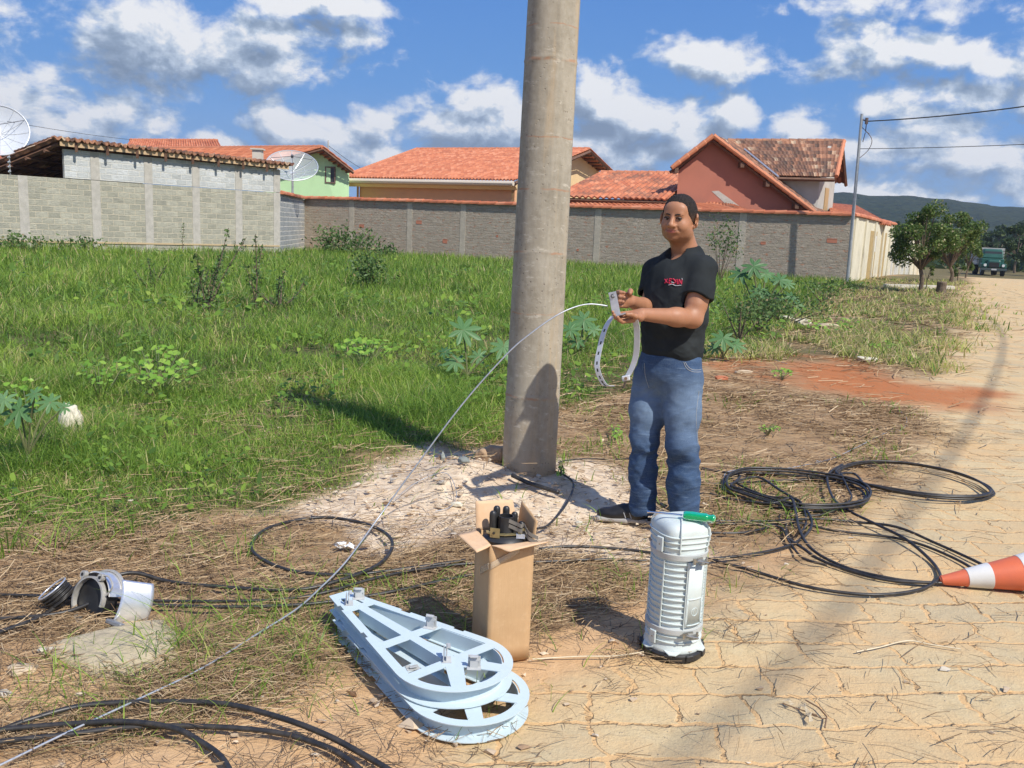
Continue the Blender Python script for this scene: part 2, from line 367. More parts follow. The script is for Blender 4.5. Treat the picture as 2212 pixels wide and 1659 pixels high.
def build_ground():
    th = np.concatenate([np.linspace(-180, -62, 50)[:-1], np.linspace(-62, 62, 930), np.linspace(62, 180, 50)[1:]])
    rr = np.concatenate([np.linspace(.3, 3.2, 14)[:-1], 3.2*1.0036**np.arange(0, 410), 3.2*1.0036**409*1.018**np.arange(1, 330)]); rr = rr[rr < 5000]
    T, RR = np.meshgrid(np.radians(th), rr); x = RR*np.sin(T); y = RR*np.cos(T)-1.5
    P = np.stack([x.ravel(), y.ravel()], -1)
    zg = zone(P, Z_GREEN, .15, .35, 1.6, 1); zs = zone(P, Z_SAND, .10, .20, 3, 2); zr = np.maximum(zone(P, Z_RED, .35, .5, 1.6, 3), .7*zone(P, Z_RED2, .2, .3, 2, 4))
    zp = zone(P, Z_PAVE, .16, .22, 2.2, 5); zb = np.maximum(zone(P, Z_BARE, .12, .25, 3, 6), .85*zone(P, Z_BARE2, .12, .2, 3, 7))
    zv = zone(P, Z_VERGE, .3, .6, 1., 8)
    far = sstep(60, 75, P[:, 1]); zg = np.maximum(zg, far*.8)
    near = sstep(14, 6, np.hypot(P[:, 0], P[:, 1]))
    z = hgt(P[:, 0], P[:, 1])
    rough = (fbm(P*6, 4, 11)-.75)*.035*(1-.85*zp)*(.45+.55*(1-zb))*near
    rough += (fbm(P*28, 3, 12)-.7)*.016*(1-.8*zp)*near*(.3+.35*zs+.3*(1-zb))
    rough += .018*(fbm(P*3.3, 3, 14)-.5)*near*(1-zp)
    z = z+rough-.002
    nth, nr = len(th), len(rr)
    i, j = np.meshgrid(np.arange(nth-1), np.arange(nr-1)); a = (j*nth+i).ravel()
    Fq = np.stack([a+nth, a+nth+1, a+1, a], -1)
    Fq = Fq[:, ::-1]
    def fn(N, b):
        v = N.tc('Object'); g, s, r_, p, bb, vg = [N.attr(k) for k in ('zg', 'zs', 'zr', 'zp', 'zb', 'zv')]
        n1 = N.noise(v, 3.2, 6, .62); n2 = N.noise(v, 19, 6, .65); n3 = N.noise(v, 90, 4, .7); n4 = N.noise(v, .7, 4)
        soil = N.mix(N.rng(n1, .3, .7), (.28, .165, .08), (.46, .29, .15))
        soil = N.mix(N.rng(n2, .35, .7), soil, (.36, .26, .155))
        bare = N.mix(N.rng(n1, .3, .7), (.58, .36, .18), (.66, .44, .24))
        bare = N.mix(N.math('MULTIPLY', N.rng(n2, .5, .72), .5), bare, (.40, .25, .135))
        sand = N.mix(N.rng(n2, .35, .65), (.76, .63, .46), (.60, .45, .30)); sand = N.mix(N.rng(n1, .56, .72), sand, (.50, .34, .21))
        red = N.mix(N.rng(n2, .3, .7), (.50, .155, .05), (.40, .17, .07))
        grn = N.mix(N.rng(n2, .35, .65), (.055, .075, .022), (.16, .13, .06))
        verge = N.mix(N.rng(n2, .35, .65), (.20, .15, .085), (.12, .12, .05))
        c = N.mix(bb, soil, bare); c = N.mix(vg, c, verge); c = N.mix(s, c, sand); c = N.mix(g, c, grn)
        # pavers: rows of uneven cut stones with sand washed over the joints
        vv = N.mapping(v, rot=(0, 0, R(-4.5)))
        w1 = N.vmath('MULTIPLY', N.vmath('SUBTRACT', N.noise(v, 2.3, 3, .6, out=1), (.5, .5, .5)), (.22, .13, 0))
        w2 = N.vmath('MULTIPLY', N.vmath('SUBTRACT', N.noise(v, 16, 3, .6, out=1), (.5, .5, .5)), (.055, .04, 0))
        vv = N.vmath('ADD', N.vmath('ADD', vv, w1), w2)
        br = N.new('ShaderNodeTexBrick'); N.put(br.inputs['Vector'], vv); br.offset = .5; br.squash = 1.35; br.squash_frequency = 3
        for k, x in (('Scale', 1.), ('Mortar Size', .011), ('Mortar Smooth', .55), ('Brick Width', .255), ('Row Height', .19), ('Bias', 0.)): br.inputs[k].default_value = x
        br.inputs['Color1'].default_value = (0, 0, 0, 1); br.inputs['Color2'].default_value = (1, 1, 1, 1); br.inputs['Mortar'].default_value = (.5, .5, .5, 1)
        joint = br.outputs['Fac']; idn = br.outputs['Color']
        stone = N.mix(N.rng(n2, .3, .7), (.58, .44, .24), (.66, .52, .30)); stone = N.mix(N.math('MULTIPLY', N.rng(idn, .1, .9), .4), stone, (.36, .31, .22))
        stone = N.mix(N.math('MULTIPLY', N.rng(n3, .5, .75), .3), stone, (.38, .31, .21))
        dust = N.mix(N.rng(n2, .3, .7), (.70, .46, .23), (.64, .41, .19))
        dm = N.rng(N.noise(v, 1.9, 5, .62), .42, .66); dm = N.math('MULTIPLY', dm, .75)
        dm = N.math('MAXIMUM', dm, N.math('MULTIPLY', N.rng(joint, .0, .7), N.rng(N.noise(v, 4.5, 3), .18, .42)))
        pc = N.mix(dm, stone, dust)
        dark = N.math('MULTIPLY', N.rng(joint, .72, .98), N.rng(N.noise(v, 3.4, 5, .7), .54, .62)); pc = N.mix(N.math('MULTIPLY', dark, .5), pc, (.17, .10, .055))
        pc = N.mix(N.rng(N.noise(v, .45, 3), .55, .7, 0, .35), pc, (.60, .42, .20))
        c = N.mix(p, c, pc); c = N.mix(N.math('MULTIPLY', r_, .93), c, red)
        peb = N.rng(N.voro(v, 42), .18, .05); pm = N.math('MULTIPLY', peb, N.rng(N.noise(v, 5), .5, .62))
        c = N.mix(N.math('MULTIPLY', pm, .5), c, (.62, .52, .40))
        far_ = N.rng(N.new('ShaderNodeCameraData').outputs[1], 1, 2) if False else None
        h = N.math('ADD', N.math('MULTIPLY', n2, .5), N.math('MULTIPLY', n3, .35)); h = N.math('ADD', h, N.math('MULTIPLY', pm, .35))
        jd = N.math('MULTIPLY', N.math('MULTIPLY', joint, p), N.math('SUBTRACT', -.35, N.math('MULTIPLY', dark, .9)))
        h = N.math('ADD', h, jd); h = N.math('ADD', h, N.math('MULTIPLY', N.math('MULTIPLY', idn, p), .12))
        return c, N.bump(h, .85, .016)
    m_ = mat('ground', rough=.95, spec=.15, fn=fn)
    o = npmesh('ground', np.stack([P[:, 0], P[:, 1], z], -1), Fq, m_, smooth=True, extra=dict(zg=zg, zs=zs, zr=zr, zp=zp, zb=zb, zv=zv))
    o['kind'] = 'structure'; return o
ground = build_ground()
# ------------------------------------------------------------------ grass, straw and litter (nobody could count these)
rg = np.random.default_rng(7)
def blades(base, height, width, lean, ang, segs=3, curl=.5, flat=False):
    """ribbon blades; returns verts, quads"""
    n = len(base); d = np.stack([np.cos(ang), np.sin(ang)], -1); s = np.stack([-np.sin(ang), np.cos(ang)], -1)
    yaw = rg.uniform(0, 2*np.pi, n); w = np.stack([np.cos(yaw), np.sin(yaw)], -1)*.6+s*.6
    V = np.zeros((n, segs+1, 2, 3))
    for k in range(segs+1):
        t = k/segs; out = lean*height*(t*(1-curl)+curl*t*t*1.3); zz = height*(t-(lean*.42)*t*t)
        ww = width*(1-t**1.6*.93)*.5
        c = np.stack([base[:, 0]+d[:, 0]*out, base[:, 1]+d[:, 1]*out, base[:, 2]+np.maximum(zz, 0)], -1)
        V[:, k, 0] = c; V[:, k, 1] = c
        V[:, k, 0, :2] -= w*ww[:, None]; V[:, k, 1, :2] += w*ww[:, None]
    a = (np.arange(n)*(segs+1)*2)[:, None]+np.arange(segs)[None]*2
    a = a.ravel(); Fq = np.stack([a, a+1, a+3, a+2], -1)
    return V.reshape(-1, 3), Fq
def scatter(n, rmin, rmax, amin, amax, p=1.0):
    """polar scatter around the viewer's side of the lot: density falls off with distance"""
    u = rg.random(n); a = np.radians(rg.uniform(amin, amax, n))
    r_ = rmin*(rmax/rmin)**(u**p); return np.stack([r_*np.sin(a), r_*np.cos(a)], -1)
M_GRASS = leafy([(0, (.085, .165, .03)), (.35, (.19, .33, .045)), (.7, (.33, .47, .07)), (.85, (.46, .53, .12)), (.93, (.60, .50, .22)), (1, (.64, .50, .29))], None, .42, .42)
M_STRAW = mat('straw', rough=.8, spec=.2, fn=lambda N, b: (N.ramp(N.attr('rnd'), [(0, (.10, .06, .03)), (.4, (.25, .16, .085)), (.75, (.44, .31, .17)), (1, (.62, .48, .30))]), None))
def build_grass():
    P = np.vstack([scatter(330000, 4.2, 46, -36, 34, .8), scatter(90000, 3.9, 9, -36, 12, 1.)])
    m_ = zone(P, Z_GREEN, .22, .35, 1.6, 1)
    clump = fbm(P*1.1, 3, 31); m_ *= sstep(.27, .47, clump+.12*rg.random(len(P)))*.82+.18
    # trodden gap around the pole foot
    P = P[rg.random(len(P)) < m_]
    r_ = np.hypot(P[:, 0], P[:, 1]); n = len(P)
    tall = .09+.13*sstep(.35, .7, fbm(P*.7, 3, 33))+.26*sstep(9, 24, r_)
    edge = sstep(0, .9, sdf_poly(P, Z_GREEN)); tall *= .45+.55*edge
    tall *= np.where(P[:, 0] > .2*P[:, 1], .8, 1)
    h = tall*rg.uniform(.5, 1.25, n); w = .0042*np.clip(r_/4.6, .9, 7)*rg.uniform(.6, 1.4, n)
    b = np.stack([P[:, 0], P[:, 1], hgt(P[:, 0], P[:, 1])-.01], -1)
    V, Fq = blades(b, h, w, rg.uniform(.15, 1.1, n)*(1.15-.5*sstep(12, 22, r_)), rg.uniform(0, 2*np.pi, n), 3)
    patch = fbm(P*.9, 3, 35); c = np.clip(rg.normal(.38, .2, n)+(patch-.5)*.7, 0, .84)
    dry = rg.random(n) < (.04+.15*sstep(.5, .68, fbm(P*1.7, 3, 36))); c = np.where(dry, rg.uniform(.86, 1, n), c)
    o = npmesh('grass', V, Fq, M_GRASS, rnd=np.repeat(c, 8)); tag(o, 'tall green grass covering the empty lot', 'grass', kind='stuff')
build_grass()
def build_broadleaf():
    P = scatter(15000, 4.4, 30, -36, 22, .8); m_ = zone(P, Z_GREEN, .2, .35, 1.6, 1)*sstep(.52, .64, fbm(P*1.2, 3, 91)); P = P[rg.random(len(P)) < m_]; n = len(P); r_ = np.hypot(P[:, 0], P[:, 1])
    s = .017*np.clip(r_/5, 1, 3)*rg.uniform(.5, 1.4, n); yaw = rg.uniform(0, 6.28, n); t1 = rg.normal(0, .35, n)-.25; t2 = rg.normal(0, .35, n); z = hgt(P[:, 0], P[:, 1])+rg.uniform(.03, .20, n)*np.clip(r_/9, .6, 2)
    o = np.array([(-1, 0), (-.3, .62), (.5, .45), (1.15, 0), (.5, -.45), (-.3, -.62)]); V = np.zeros((n, 6, 3))
    for k, (a, b) in enumerate(o):
        x = a*np.cos(yaw)-b*np.sin(yaw); y = a*np.sin(yaw)+b*np.cos(yaw); V[:, k] = np.stack([P[:, 0]+x*s, P[:, 1]+y*s, z+s*(y*-t1+x*t2+abs(b)*.2)], -1)
    ob = npmesh('broadleaf_weeds', V.reshape(-1, 3), np.arange(n*6).reshape(n, 6), M_GRASS, rnd=np.repeat(np.clip(rg.normal(.30, .2, n), 0, .84), 6)); tag(ob, 'small broad-leaved weeds mixed through the grass', 'weeds', kind='stuff')
build_broadleaf()
def build_sparse():
    """short green tufts in the dry strip, the verge and by the cables"""
    parts = []
    for (n, rm, rx, a0, a1, poly, soft, thr, hh) in ((26000, 2.2, 9, -38, 38, None, 0, .60, .10), (60000, 9, 45, 12, 32, Z_VERGE, .3, .5, .20)):
        P = scatter(n, rm, rx, a0, a1); f = fbm(P*1.5, 3, 41)
        if poly is None:
            k = (1-zone(P, Z_PAVE, .1, .1))*(1-zone(P, Z_GREEN, .1, .1))*(1-.93*zone(P, Z_BARE, .1, .1))*(1-.93*zone(P, Z_SAND, .1, .1))
        else: k = zone(P, poly, soft, .5)*(1-.9*zone(P, Z_RED, .2, .2))
        P = P[rg.random(len(P)) < k*sstep(thr-.12, thr+.08, f)]
        parts.append(np.concatenate([P, np.full((len(P), 1), hh)], 1))
    # named tufts
    for (u, v, q, hh, sp) in ((385, 1385, 26, .22, .05), (430, 1425, 30, .20, .05), (360, 1420, 26, .19, .05), (395, 1478, 30, .16, .06), (345, 1430, 16, .2, .04), (655, 1400, 24, .20, .03), (640, 1445, 40, .13, .07), (690, 1490, 34, .10, .09), (700, 1330, 40, .12, .1), (600, 1340, 50, .14, .12), (520, 1330, 50, .13, .12), (250, 1160, 30, .22, .05), (190, 1170, 30, .22, .05), (110, 1180, 26, .22, .05), (30, 1190, 26, .2, .05), (1010, 1000, 12, .1, .05), (1215, 1010, 14, .1, .03), (1690, 1030, 70, .07, .15), (1760, 1060, 50, .06, .15), (1625, 1010, 40, .08, .1), (1930, 930, 30, .07, .1), (2080, 660, 200, .16, .5), (2100, 672, 120, .14, .4), (1215, 1000, 10, .12, .03), (840, 1170, 10, .1, .05), (560, 1200, 40, .1, .1), (480, 1180, 80, .12, .15), (350, 1190, 60, .1, .15)):
        g = G(u, v); q_ = g[:2]+rg.normal(0, sp, (q, 2)); parts.append(np.concatenate([q_, np.full((q, 1), hh)], 1))
    A = np.vstack(parts); P = A[:, :2]; n = len(P); r_ = np.hypot(P[:, 0], P[:, 1])
    h = A[:, 2]*rg.uniform(.5, 1.3, n); w = .005*np.clip(r_/3.6, .8, 7)*rg.uniform(.6, 1.3, n)
    b = np.stack([P[:, 0], P[:, 1], hgt(P[:, 0], P[:, 1])-.01], -1)
    V, Fq = blades(b, h, w, rg.uniform(.2, 1.3, n), rg.uniform(0, 2*np.pi, n), 4)
    far = r_ > 10
    c = np.where(far, np.where(rg.random(n) < .72, rg.uniform(.84, 1, n), rg.uniform(.0, .6, n)), np.clip(rg.normal(.5, .18, n), 0, .95))
    o = npmesh('grass_tufts', V, Fq, M_GRASS, rnd=np.repeat(c, 10)); tag(o, 'scattered short tufts of grass in the dry strip and along the verge', 'grass', kind='stuff')
build_sparse()
def build_straw():
    P = np.vstack([scatter(64000, 2.1, 9, -40, 40, .9), scatter(30000, 7, 40, 0, 34, .8), scatter(26000, 2.1, 4.4, -40, 10)])
    k = (1-.94*zone(P, Z_PAVE, .2, .3))*(1-.72*zone(P, Z_GREEN, .1, .2))*(1-.90*zone(P, Z_BARE, .15, .25, 3, 6))*(1-.6*zone(P, Z_BARE2, .1, .2, 3, 7))*(1-.80*zone(P, Z_SAND, .1, .1))*(1-.85*zone(P, Z_RED, .2, .2))
    k *= .35+.65*sstep(.34, .55, fbm(P*2.2, 3, 51))
    P = P[rg.random(len(P)) < k]; n = len(P); r_ = np.hypot(P[:, 0], P[:, 1])
    L = rg.gamma(3., .028, n)*np.clip(r_/5, .8, 2.5)+.02; w = .0020*np.clip(r_/3.2, .8, 6)*rg.uniform(.5, 1.5, n)
    a = rg.normal(.15, .75, n)+np.where(rg.random(n) < .5, np.pi, 0); tilt = np.abs(rg.normal(0, .12, n))+.01
    bend = rg.normal(0, .25, n)
    base = hgt(P[:, 0], P[:, 1])+rg.uniform(.0, .022, n)
    V = np.zeros((n, 3, 2, 3))
    for kx in range(3):
        t = kx/2; aa = a+bend*t; x = P[:, 0]+np.cos(aa)*L*t; y = P[:, 1]+np.sin(aa)*L*t; z = base+L*np.sin(tilt)*t*(1.2-t*.5)
        V[:, kx, 0] = np.stack([x+np.sin(aa)*w*.5, y-np.cos(aa)*w*.5, z], -1); V[:, kx, 1] = np.stack([x-np.sin(aa)*w*.5, y+np.cos(aa)*w*.5, z+w*.5], -1)
    q = (np.arange(n)*6)[:, None]+np.array([0, 2]); q = q.ravel(); Fq = np.stack([q, q+1, q+3, q+2], -1)
    o = npmesh('straw', V.reshape(-1, 3), Fq, M_STRAW, rnd=np.repeat(np.clip(rg.beta(2.2, 2, n), 0, 1), 6)); tag(o, 'dry straw and grass clippings strewn over the bare soil', 'straw', kind='stuff')
    # dark twiglets on the pavers and the sand
    P = np.vstack([scatter(4200, 2.2, 7, -30, 38), scatter(700, 2.2, 4.5, -12, 22)])
    k = .05*zone(P, Z_PAVE, .3, .3)+zone(P, Z_SAND, .1, .1)+.8*zone(P, Z_BARE, .1, .1); k *= .15+sstep(.42, .62, fbm(P*1.8, 3, 61)); k *= .25+.75*sstep(3.2, -.3, P[:, 0]-P[:, 1]*.3)
    P = P[rg.random(len(P)) < k]; n = len(P); mb = MB()
    for i in range(n):
        L = rg.gamma(3, .014)+.015; a = rg.uniform(0, 6.28); x, y = P[i]; z0 = float(hgt(x, y))+.002; b = rg.normal(0, .6); pts = []
        for t in (0, .35, .7, 1): pts.append((x+math.cos(a+b*t)*L*t, y+math.sin(a+b*t)*L*t, z0+.004+.012*math.sin(t*3)*abs(b)))
        mb.tube(pts, [.0014, .0013, .001, .0006], 3)
    o = mb.build('twigs', mat('twig', (.16, .10, .055), .9)); tag(o, 'small dark twigs and dead stems lying over sand and paving', 'twigs', kind='stuff')
    # stones and grit
    P = np.vstack([scatter(3600, 2.2, 9, -36, 36), scatter(450, 4.2, 6, -14, 12)])
    k = .03*zone(P, Z_PAVE, .2, .2)+zone(P, Z_SAND, .1, .1)+.08*(1-zone(P, Z_PAVE, .2, .2))+.22*zone(P, Z_BARE, .1, .1); P = P[rg.random(len(P)) < k]; mb = MB(); rn = []
    for x, y in P:
        s = rg.gamma(2.2, .0035)+.002; z0 = float(hgt(x, y)); q = rg.normal(0, 1, (8, 3)); q /= np.linalg.norm(q, axis=1)[:, None]
        q = q*s*np.array([1.3, .9, .6])*rg.uniform(.8, 1.2, (8, 1)); c = len(mb.v); hull(mb, q+[x, y, z0+s*.2]); rn += [rg.random()]*(len(mb.v)-c)
    o = mb.build('gravel', mat('grit', rough=.9, fn=lambda N, b: (N.ramp(N.attr('rnd'), [(0, (.30, .19, .11)), (.5, (.58, .46, .32)), (.85, (.70, .58, .43)), (1, (.45, .42, .36))]), None)), rnd=rn); tag(o, 'small stones and grit over the sand around the pole', 'gravel', kind='stuff')
build_straw()
# ================================================================== buildings and walls
def xy(u, v, Y): return at(u, v, Y)
def tile_mat(name, cols, rough=.75, soot=0., sootc=(.05, .04, .035)):
    def fn(N, b):
        uv = N.tc('UV'); fl = N.vmath('FLOOR', uv); wn = N.new('ShaderNodeTexWhiteNoise', noise_dimensions='2D'); N.put(wn.inputs[0], fl)
        c = N.ramp(wn.outputs[0], cols); v = N.tc('Object')
        c = N.mix(N.math('MULTIPLY', N.rng(N.noise(v, 1.1, 5, .65), .46, .64), soot), c, sootc)
        c = N.mix(N.math('MULTIPLY', N.rng(N.noise(uv, 2.2, 2), .55, .75), soot*.7), c, sootc)
        return c, None
    return mat(name, rough=rough, fn=fn)
ORANGE = [(0, (.42, .125, .055)), (.3, (.50, .16, .07)), (.7, (.56, .19, .085)), (1, (.62, .25, .13))]
M_TILE = tile_mat('orange_tile', ORANGE, soot=.3, sootc=(.26, .10, .055))
M_TILE_OLD = tile_mat('weathered_tile', ORANGE, soot=.75, sootc=(.13, .075, .05))
M_TILE_BROWN = tile_mat('brown_tile', [(0, (.10, .055, .035)), (.35, (.20, .09, .05)), (.7, (.33, .15, .08)), (.9, (.42, .20, .11)), (1, (.55, .40, .26))], soot=.7, sootc=(.07, .05, .04))
M_WOOD = mat('dark_wood', rough=.8, fn=speck((.10, .05, .03), (.19, .10, .06), 6))
M_CONC = mat('concrete', rough=.9, fn=speck((.40, .38, .33), (.52, .49, .43), 6, .4, .02))
def roof(name, A, B, C, D, parent, m=None, tw=.22, rh=.40, amp=.035, thick=.06, step=.03):
    """A-B ridge (left to right), D-C eave (left to right); tiles run A->D"""
    A, B, C, D = [np.array(p, float) for p in (A, B, C, D)]
    nrm = np.cross(D-A, B-A); nrm /= np.linalg.norm(nrm)
    if nrm[2] < 0: nrm = -nrm
    nc = max(2, int(round(max(np.linalg.norm(B-A), np.linalg.norm(C-D))/tw))); nr = max(2, int(round(np.linalg.norm(D-A)/rh)))
    mb = MB(); su, sv = 5, 3; nu, nv = nc*su, nr*sv; vs = []; uvs = []
    for j in range(nv+1):
        t = j/nv; fr = (j % sv)/sv
        for i in range(nu+1):
            s = i/nu; p = (A*(1-s)+B*s)*(1-t)+(D*(1-s)+C*s)*t
            a = 2*math.pi*i/su; w = amp*(math.cos(a)**2*2-1 if False else math.cos(a))
            vs.append(p+nrm*(w+fr*step-(.0 if j == nv else 0))); uvs.append((s*nc, t*nr))
    fs = []
    for j in range(nv):
        for i in range(nu):
            a = j*(nu+1)+i; fs.append((a, a+nu+1, a+nu+2, a+1))
    mb.add(vs, fs, uvs)
    o = mb.build(name, m or M_TILE, parent, smooth=False, solid=thick)
    return o
def ridge_cap(a, b, parent, name='ridge_tiles', r_=.11, m=None, step=.38):
    a, b = np.array(a, float), np.array(b, float); n = max(2, int(np.linalg.norm(b-a)/step)); mb = MB(); pts = []; rad = []
    for i in range(n):
        for t, k in ((0, 1.15), (.9, .95)): pts.append(a+(b-a)*((i+t)/n)); rad.append(r_*k)
    mb.tube(pts, rad, 8); return mb.build(name, m or M_TILE, parent)
def wall_mb(mb, p, q, z0, z1, th=.15, z1b=None):
    """wall slab from p to q (xy), its face towards the viewer, uv in metres"""
    p = np.array(p[:2], float); q = np.array(q[:2], float); d = q-p; L = np.linalg.norm(d); d /= L; n = np.array([d[1], -d[0]])
    if n@(-p) < 0: n = -n
    b = p-n*th; c = q-n*th; z1b = z1 if z1b is None else z1b
    P = [(*p, z0), (*q, z0), (*c, z0), (*b, z0), (*p, z1), (*q, z1b), (*c, z1b), (*b, z1)]
    uv = [(0, z0), (L, z0), (L, z0), (0, z0), (0, z1), (L, z1b), (L, z1b), (0, z1)]
    o = len(mb.v); mb.v += [tuple(x) for x in P]
    for f in [(0, 3, 2, 1), (4, 5, 6, 7), (0, 1, 5, 4), (1, 2, 6, 5), (2, 3, 7, 6), (3, 0, 4, 7)]:
        mb.f.append(tuple(o+i for i in f)); mb.uv[len(mb.f)-1] = [uv[i] for i in f]
    return mb
def block_mat(name, c1, c2, mortar, bw=.40, rh=.20, mort=.014, stain=(.3, .28, .22), stainf=.5, warm=None, bump=.6, holes=None, flush=0.):
    def fn(N, b):
        uv = N.tc('UV'); v = N.tc('Object')
        wob = N.vmath('MULTIPLY', N.vmath('SUBTRACT', N.noise(uv, 2.2, 4, .7, out=1), (.5, .5, .5)), (.07, .05, 0))
        u2 = N.vmath('ADD', uv, wob)
        br = N.new('ShaderNodeTexBrick'); N.put(br.inputs['Vector'], u2)
        for k, x in (('Scale', 1.), ('Mortar Size', mort), ('Mortar Smooth', .2), ('Brick Width', bw), ('Row Height', rh), ('Bias', 0.)): br.inputs[k].default_value = x
        br.inputs['Color1'].default_value = (0, 0, 0, 1); br.inputs['Color2'].default_value = (1, 1, 1, 1); br.inputs['Mortar'].default_value = (.5, .5, .5, 1)
        c = N.mix(br.outputs['Color'], c1, c2)
        c = N.mix(N.math('MULTIPLY', N.rng(N.noise(uv, 5, 6, .7), .42, .72), stainf), c, stain)
        mask = N.math('MULTIPLY', br.outputs['Fac'], N.rng(N.noise(uv, 1.3, 4, .7), .25+.2*flush, .5+.15*flush))
        c = N.mix(mask, c, mortar)
        c = N.mix(N.rng(N.noise(uv, 28, 3, .7), .3, .8, 0, .35), c, stain)
        # smears of mortar that squeezed out of the joints
        sm = N.noise(N.mapping(uv, (1.6, 14, 1)), 2.4, 4, .7); c = N.mix(N.math('MULTIPLY', N.rng(sm, .58, .70), .5), c, mortar)
        if warm is not None:
            c = N.mix(N.math('MULTIPLY', N.rng(N.noise(N.mapping(uv, (2.2, 6, 1)), 1.7, 6, .75), .56, .64), .85), c, warm)
        h = N.math('ADD', N.math('MULTIPLY', N.noise(uv, 14, 5, .75), .8), N.math('MULTIPLY', br.outputs['Fac'], -.4))
        h = N.math('ADD', h, N.math('MULTIPLY', sm, .7))
        return c, N.bump(h, bump, .06)
    return mat(name, rough=.95, spec=.1, fn=fn)
M_BLOCK = block_mat('concrete_block', (.38, .37, .29), (.54, .52, .41), (.60, .54, .40), stain=(.25, .25, .22), stainf=.6)
M_BLOCK_GREY = block_mat('grey_block', (.50, .52, .50), (.72, .74, .73), (.74, .72, .64), stain=(.38, .39, .38), stainf=.5)
M_BLOCK_NEW = block_mat('new_block', (.34, .36, .36), (.46, .48, .48), (.80, .76, .66), stain=(.28, .29, .29), stainf=.4, mort=.02)
M_BRICKW = block_mat('rough_brick', (.44, .38, .30), (.56, .49, .39), (.50, .45, .36), bw=.26, rh=.125, mort=.014, stain=(.28, .23, .18), stainf=.5, warm=(.50, .20, .11), bump=1., flush=.5)
def plaster(name, c, c2=None, stain=None):
    c2 = c2 or tuple(x*.85 for x in c)
    def fn(N, b):
        v = N.tc(); k = N.mix(N.rng(N.noise(v, 1.5, 5, .65), .35, .7), c, c2)
        if stain:
            s = N.math('MULTIPLY', N.rng(N.noise(N.mapping(v, (2.2, 2.2, .35)), 1.6, 5, .7), .5, .66), N.rng(N.new('ShaderNodeSeparateXYZ').outputs[2], 2.1, .1))
            sp = [n for n in N.n if n.type == 'SEPXYZ'][0]; N.put(sp.inputs[0], N.new('ShaderNodeNewGeometry').outputs['Position'])
            k = N.mix(N.math('MULTIPLY', s, .85), k, stain)
        return k, N.bump(N.noise(v, 40, 3), .15, .01)
    return mat(name, rough=.85, fn=fn)
# ---- wall corners
HT = 2.55
def wallpt(u, v, z=HT):                        # point whose wall top (height z) shows at u, v
    d = ray(u, v); p = CAM+d*((z-CZ)/d[2]); return p
wA, wB = wallpt(59, 380), wallpt(603, 417); wC, wD = wallpt(658, 429), wallpt(1843, 467)
dAB = (wB-wA)[:2]; wA0 = wA[:2]-dAB*.75
def lerp(a, b, t): return np.array(a)*(1-t)+np.array(b)*t
def solve_t(p, q, u):                          # how far along p-q the line of sight at column u meets the wall
    best = min(np.linspace(-1, 2, 3001), key=lambda t: abs(proj_u(lerp(p, q, t), 1.5)-u)); return best
def proj_u(p, z):
    q = np.array([p[0], p[1], z])-CAM; return W/2+F*(q@rt)/(q@fw)
nAB = np.array([dAB[1], -dAB[0]])/np.linalg.norm(dAB); nAB = nAB if nAB@(-wA[:2]) > 0 else -nAB
# ---- block wall on the left
t = thing('block_wall', 'unplastered grey concrete block wall with flush columns, left of the lot', 'wall', (*wA0, 0))
mb = MB(); wall_mb(mb, wA0, wB[:2], -.3, HT); mb.build('wall_panel', M_BLOCK, t)
cols_u = [-120, 52, 208, 322, 424, 516, 598]
for u in cols_u:
    k = solve_t(wA[:2], wB[:2], u); p = lerp(wA[:2], wB[:2], k); q = p+dAB/np.linalg.norm(dAB)*.30
    mb = MB(); wall_mb(mb, p+nAB*.015-dAB/np.linalg.norm(dAB)*.15, q+nAB*.015-dAB/np.linalg.norm(dAB)*.15, -.3, HT+.004, .18)
    mb.build('column', M_CONC, t)
mb = MB(); wall_mb(mb, wA0+nAB*.03, wB[:2]+nAB*.03, .36, .42, .04); mb.build('mortar_ledge', mat('tan_mortar', (.52, .40, .24), .95), t)
# ---- raised part with the shed roof
k0 = solve_t(wA[:2], wB[:2], 143); pE = lerp(wA[:2], wB[:2], k0); zE = at(143, 322, pE[1])[2]; zB = at(603, 366, wB[1])[2]
t = thing('shed', 'open shed with a dark timber roof edge standing behind the raised grey block wall', 'shed', (*pE, 0))
mb = MB(); wall_mb(mb, pE+nAB*.006, wB[:2]+nAB*.006, HT+.02, zE, .15, zB); mb.build('wall', M_BLOCK_GREY, t)
for u in cols_u[2:]:
    k = solve_t(wA[:2], wB[:2], u); p = lerp(wA[:2], wB[:2], k); dd = dAB/np.linalg.norm(dAB); kk = (k-k0)/(1-k0); zt = zE+(zB-zE)*kk
    mb = MB(); wall_mb(mb, p+nAB*.028-dd*.15, p+nAB*.028+dd*.15, HT+.02, zt-.004, .18, zt-.03); mb.build('column', M_CONC, t)
up_ = np.array([0, 0, 1.])
def p3(p, z): return np.array([p[0], p[1], z])
e0, e1 = p3(pE+nAB*.25, zE+.10), p3(wB[:2]+nAB*.25, zB+.02)
dd3 = (e1-e0)/np.linalg.norm(e1-e0)
mb = MB(); mb.hexa([p3((e0-dd3*.2)[:2], e0[2]-.02), e1+dd3*.3, e1+dd3*.3+p3(-nAB*.06, 0), e0-dd3*.2+p3(-nAB*.06, 0)], [e0-dd3*.2+up_*.13, e1+dd3*.3+up_*.13, e1+dd3*.3+p3(-nAB*.06, .13), e0-dd3*.2+p3(-nAB*.06, .13)])
mb.build('fascia_board', mat('pale_timber', rough=.8, fn=speck((.62, .45, .26), (.45, .30, .17), 4)), t)
for i in range(8):
    mb = MB(); q = e0+(e1-e0)*(i+.3)/8+p3(nAB*.03, -.03); mb.box(q, (.07, .07, .30)); mb.build('rafter_end', M_WOOD, t)
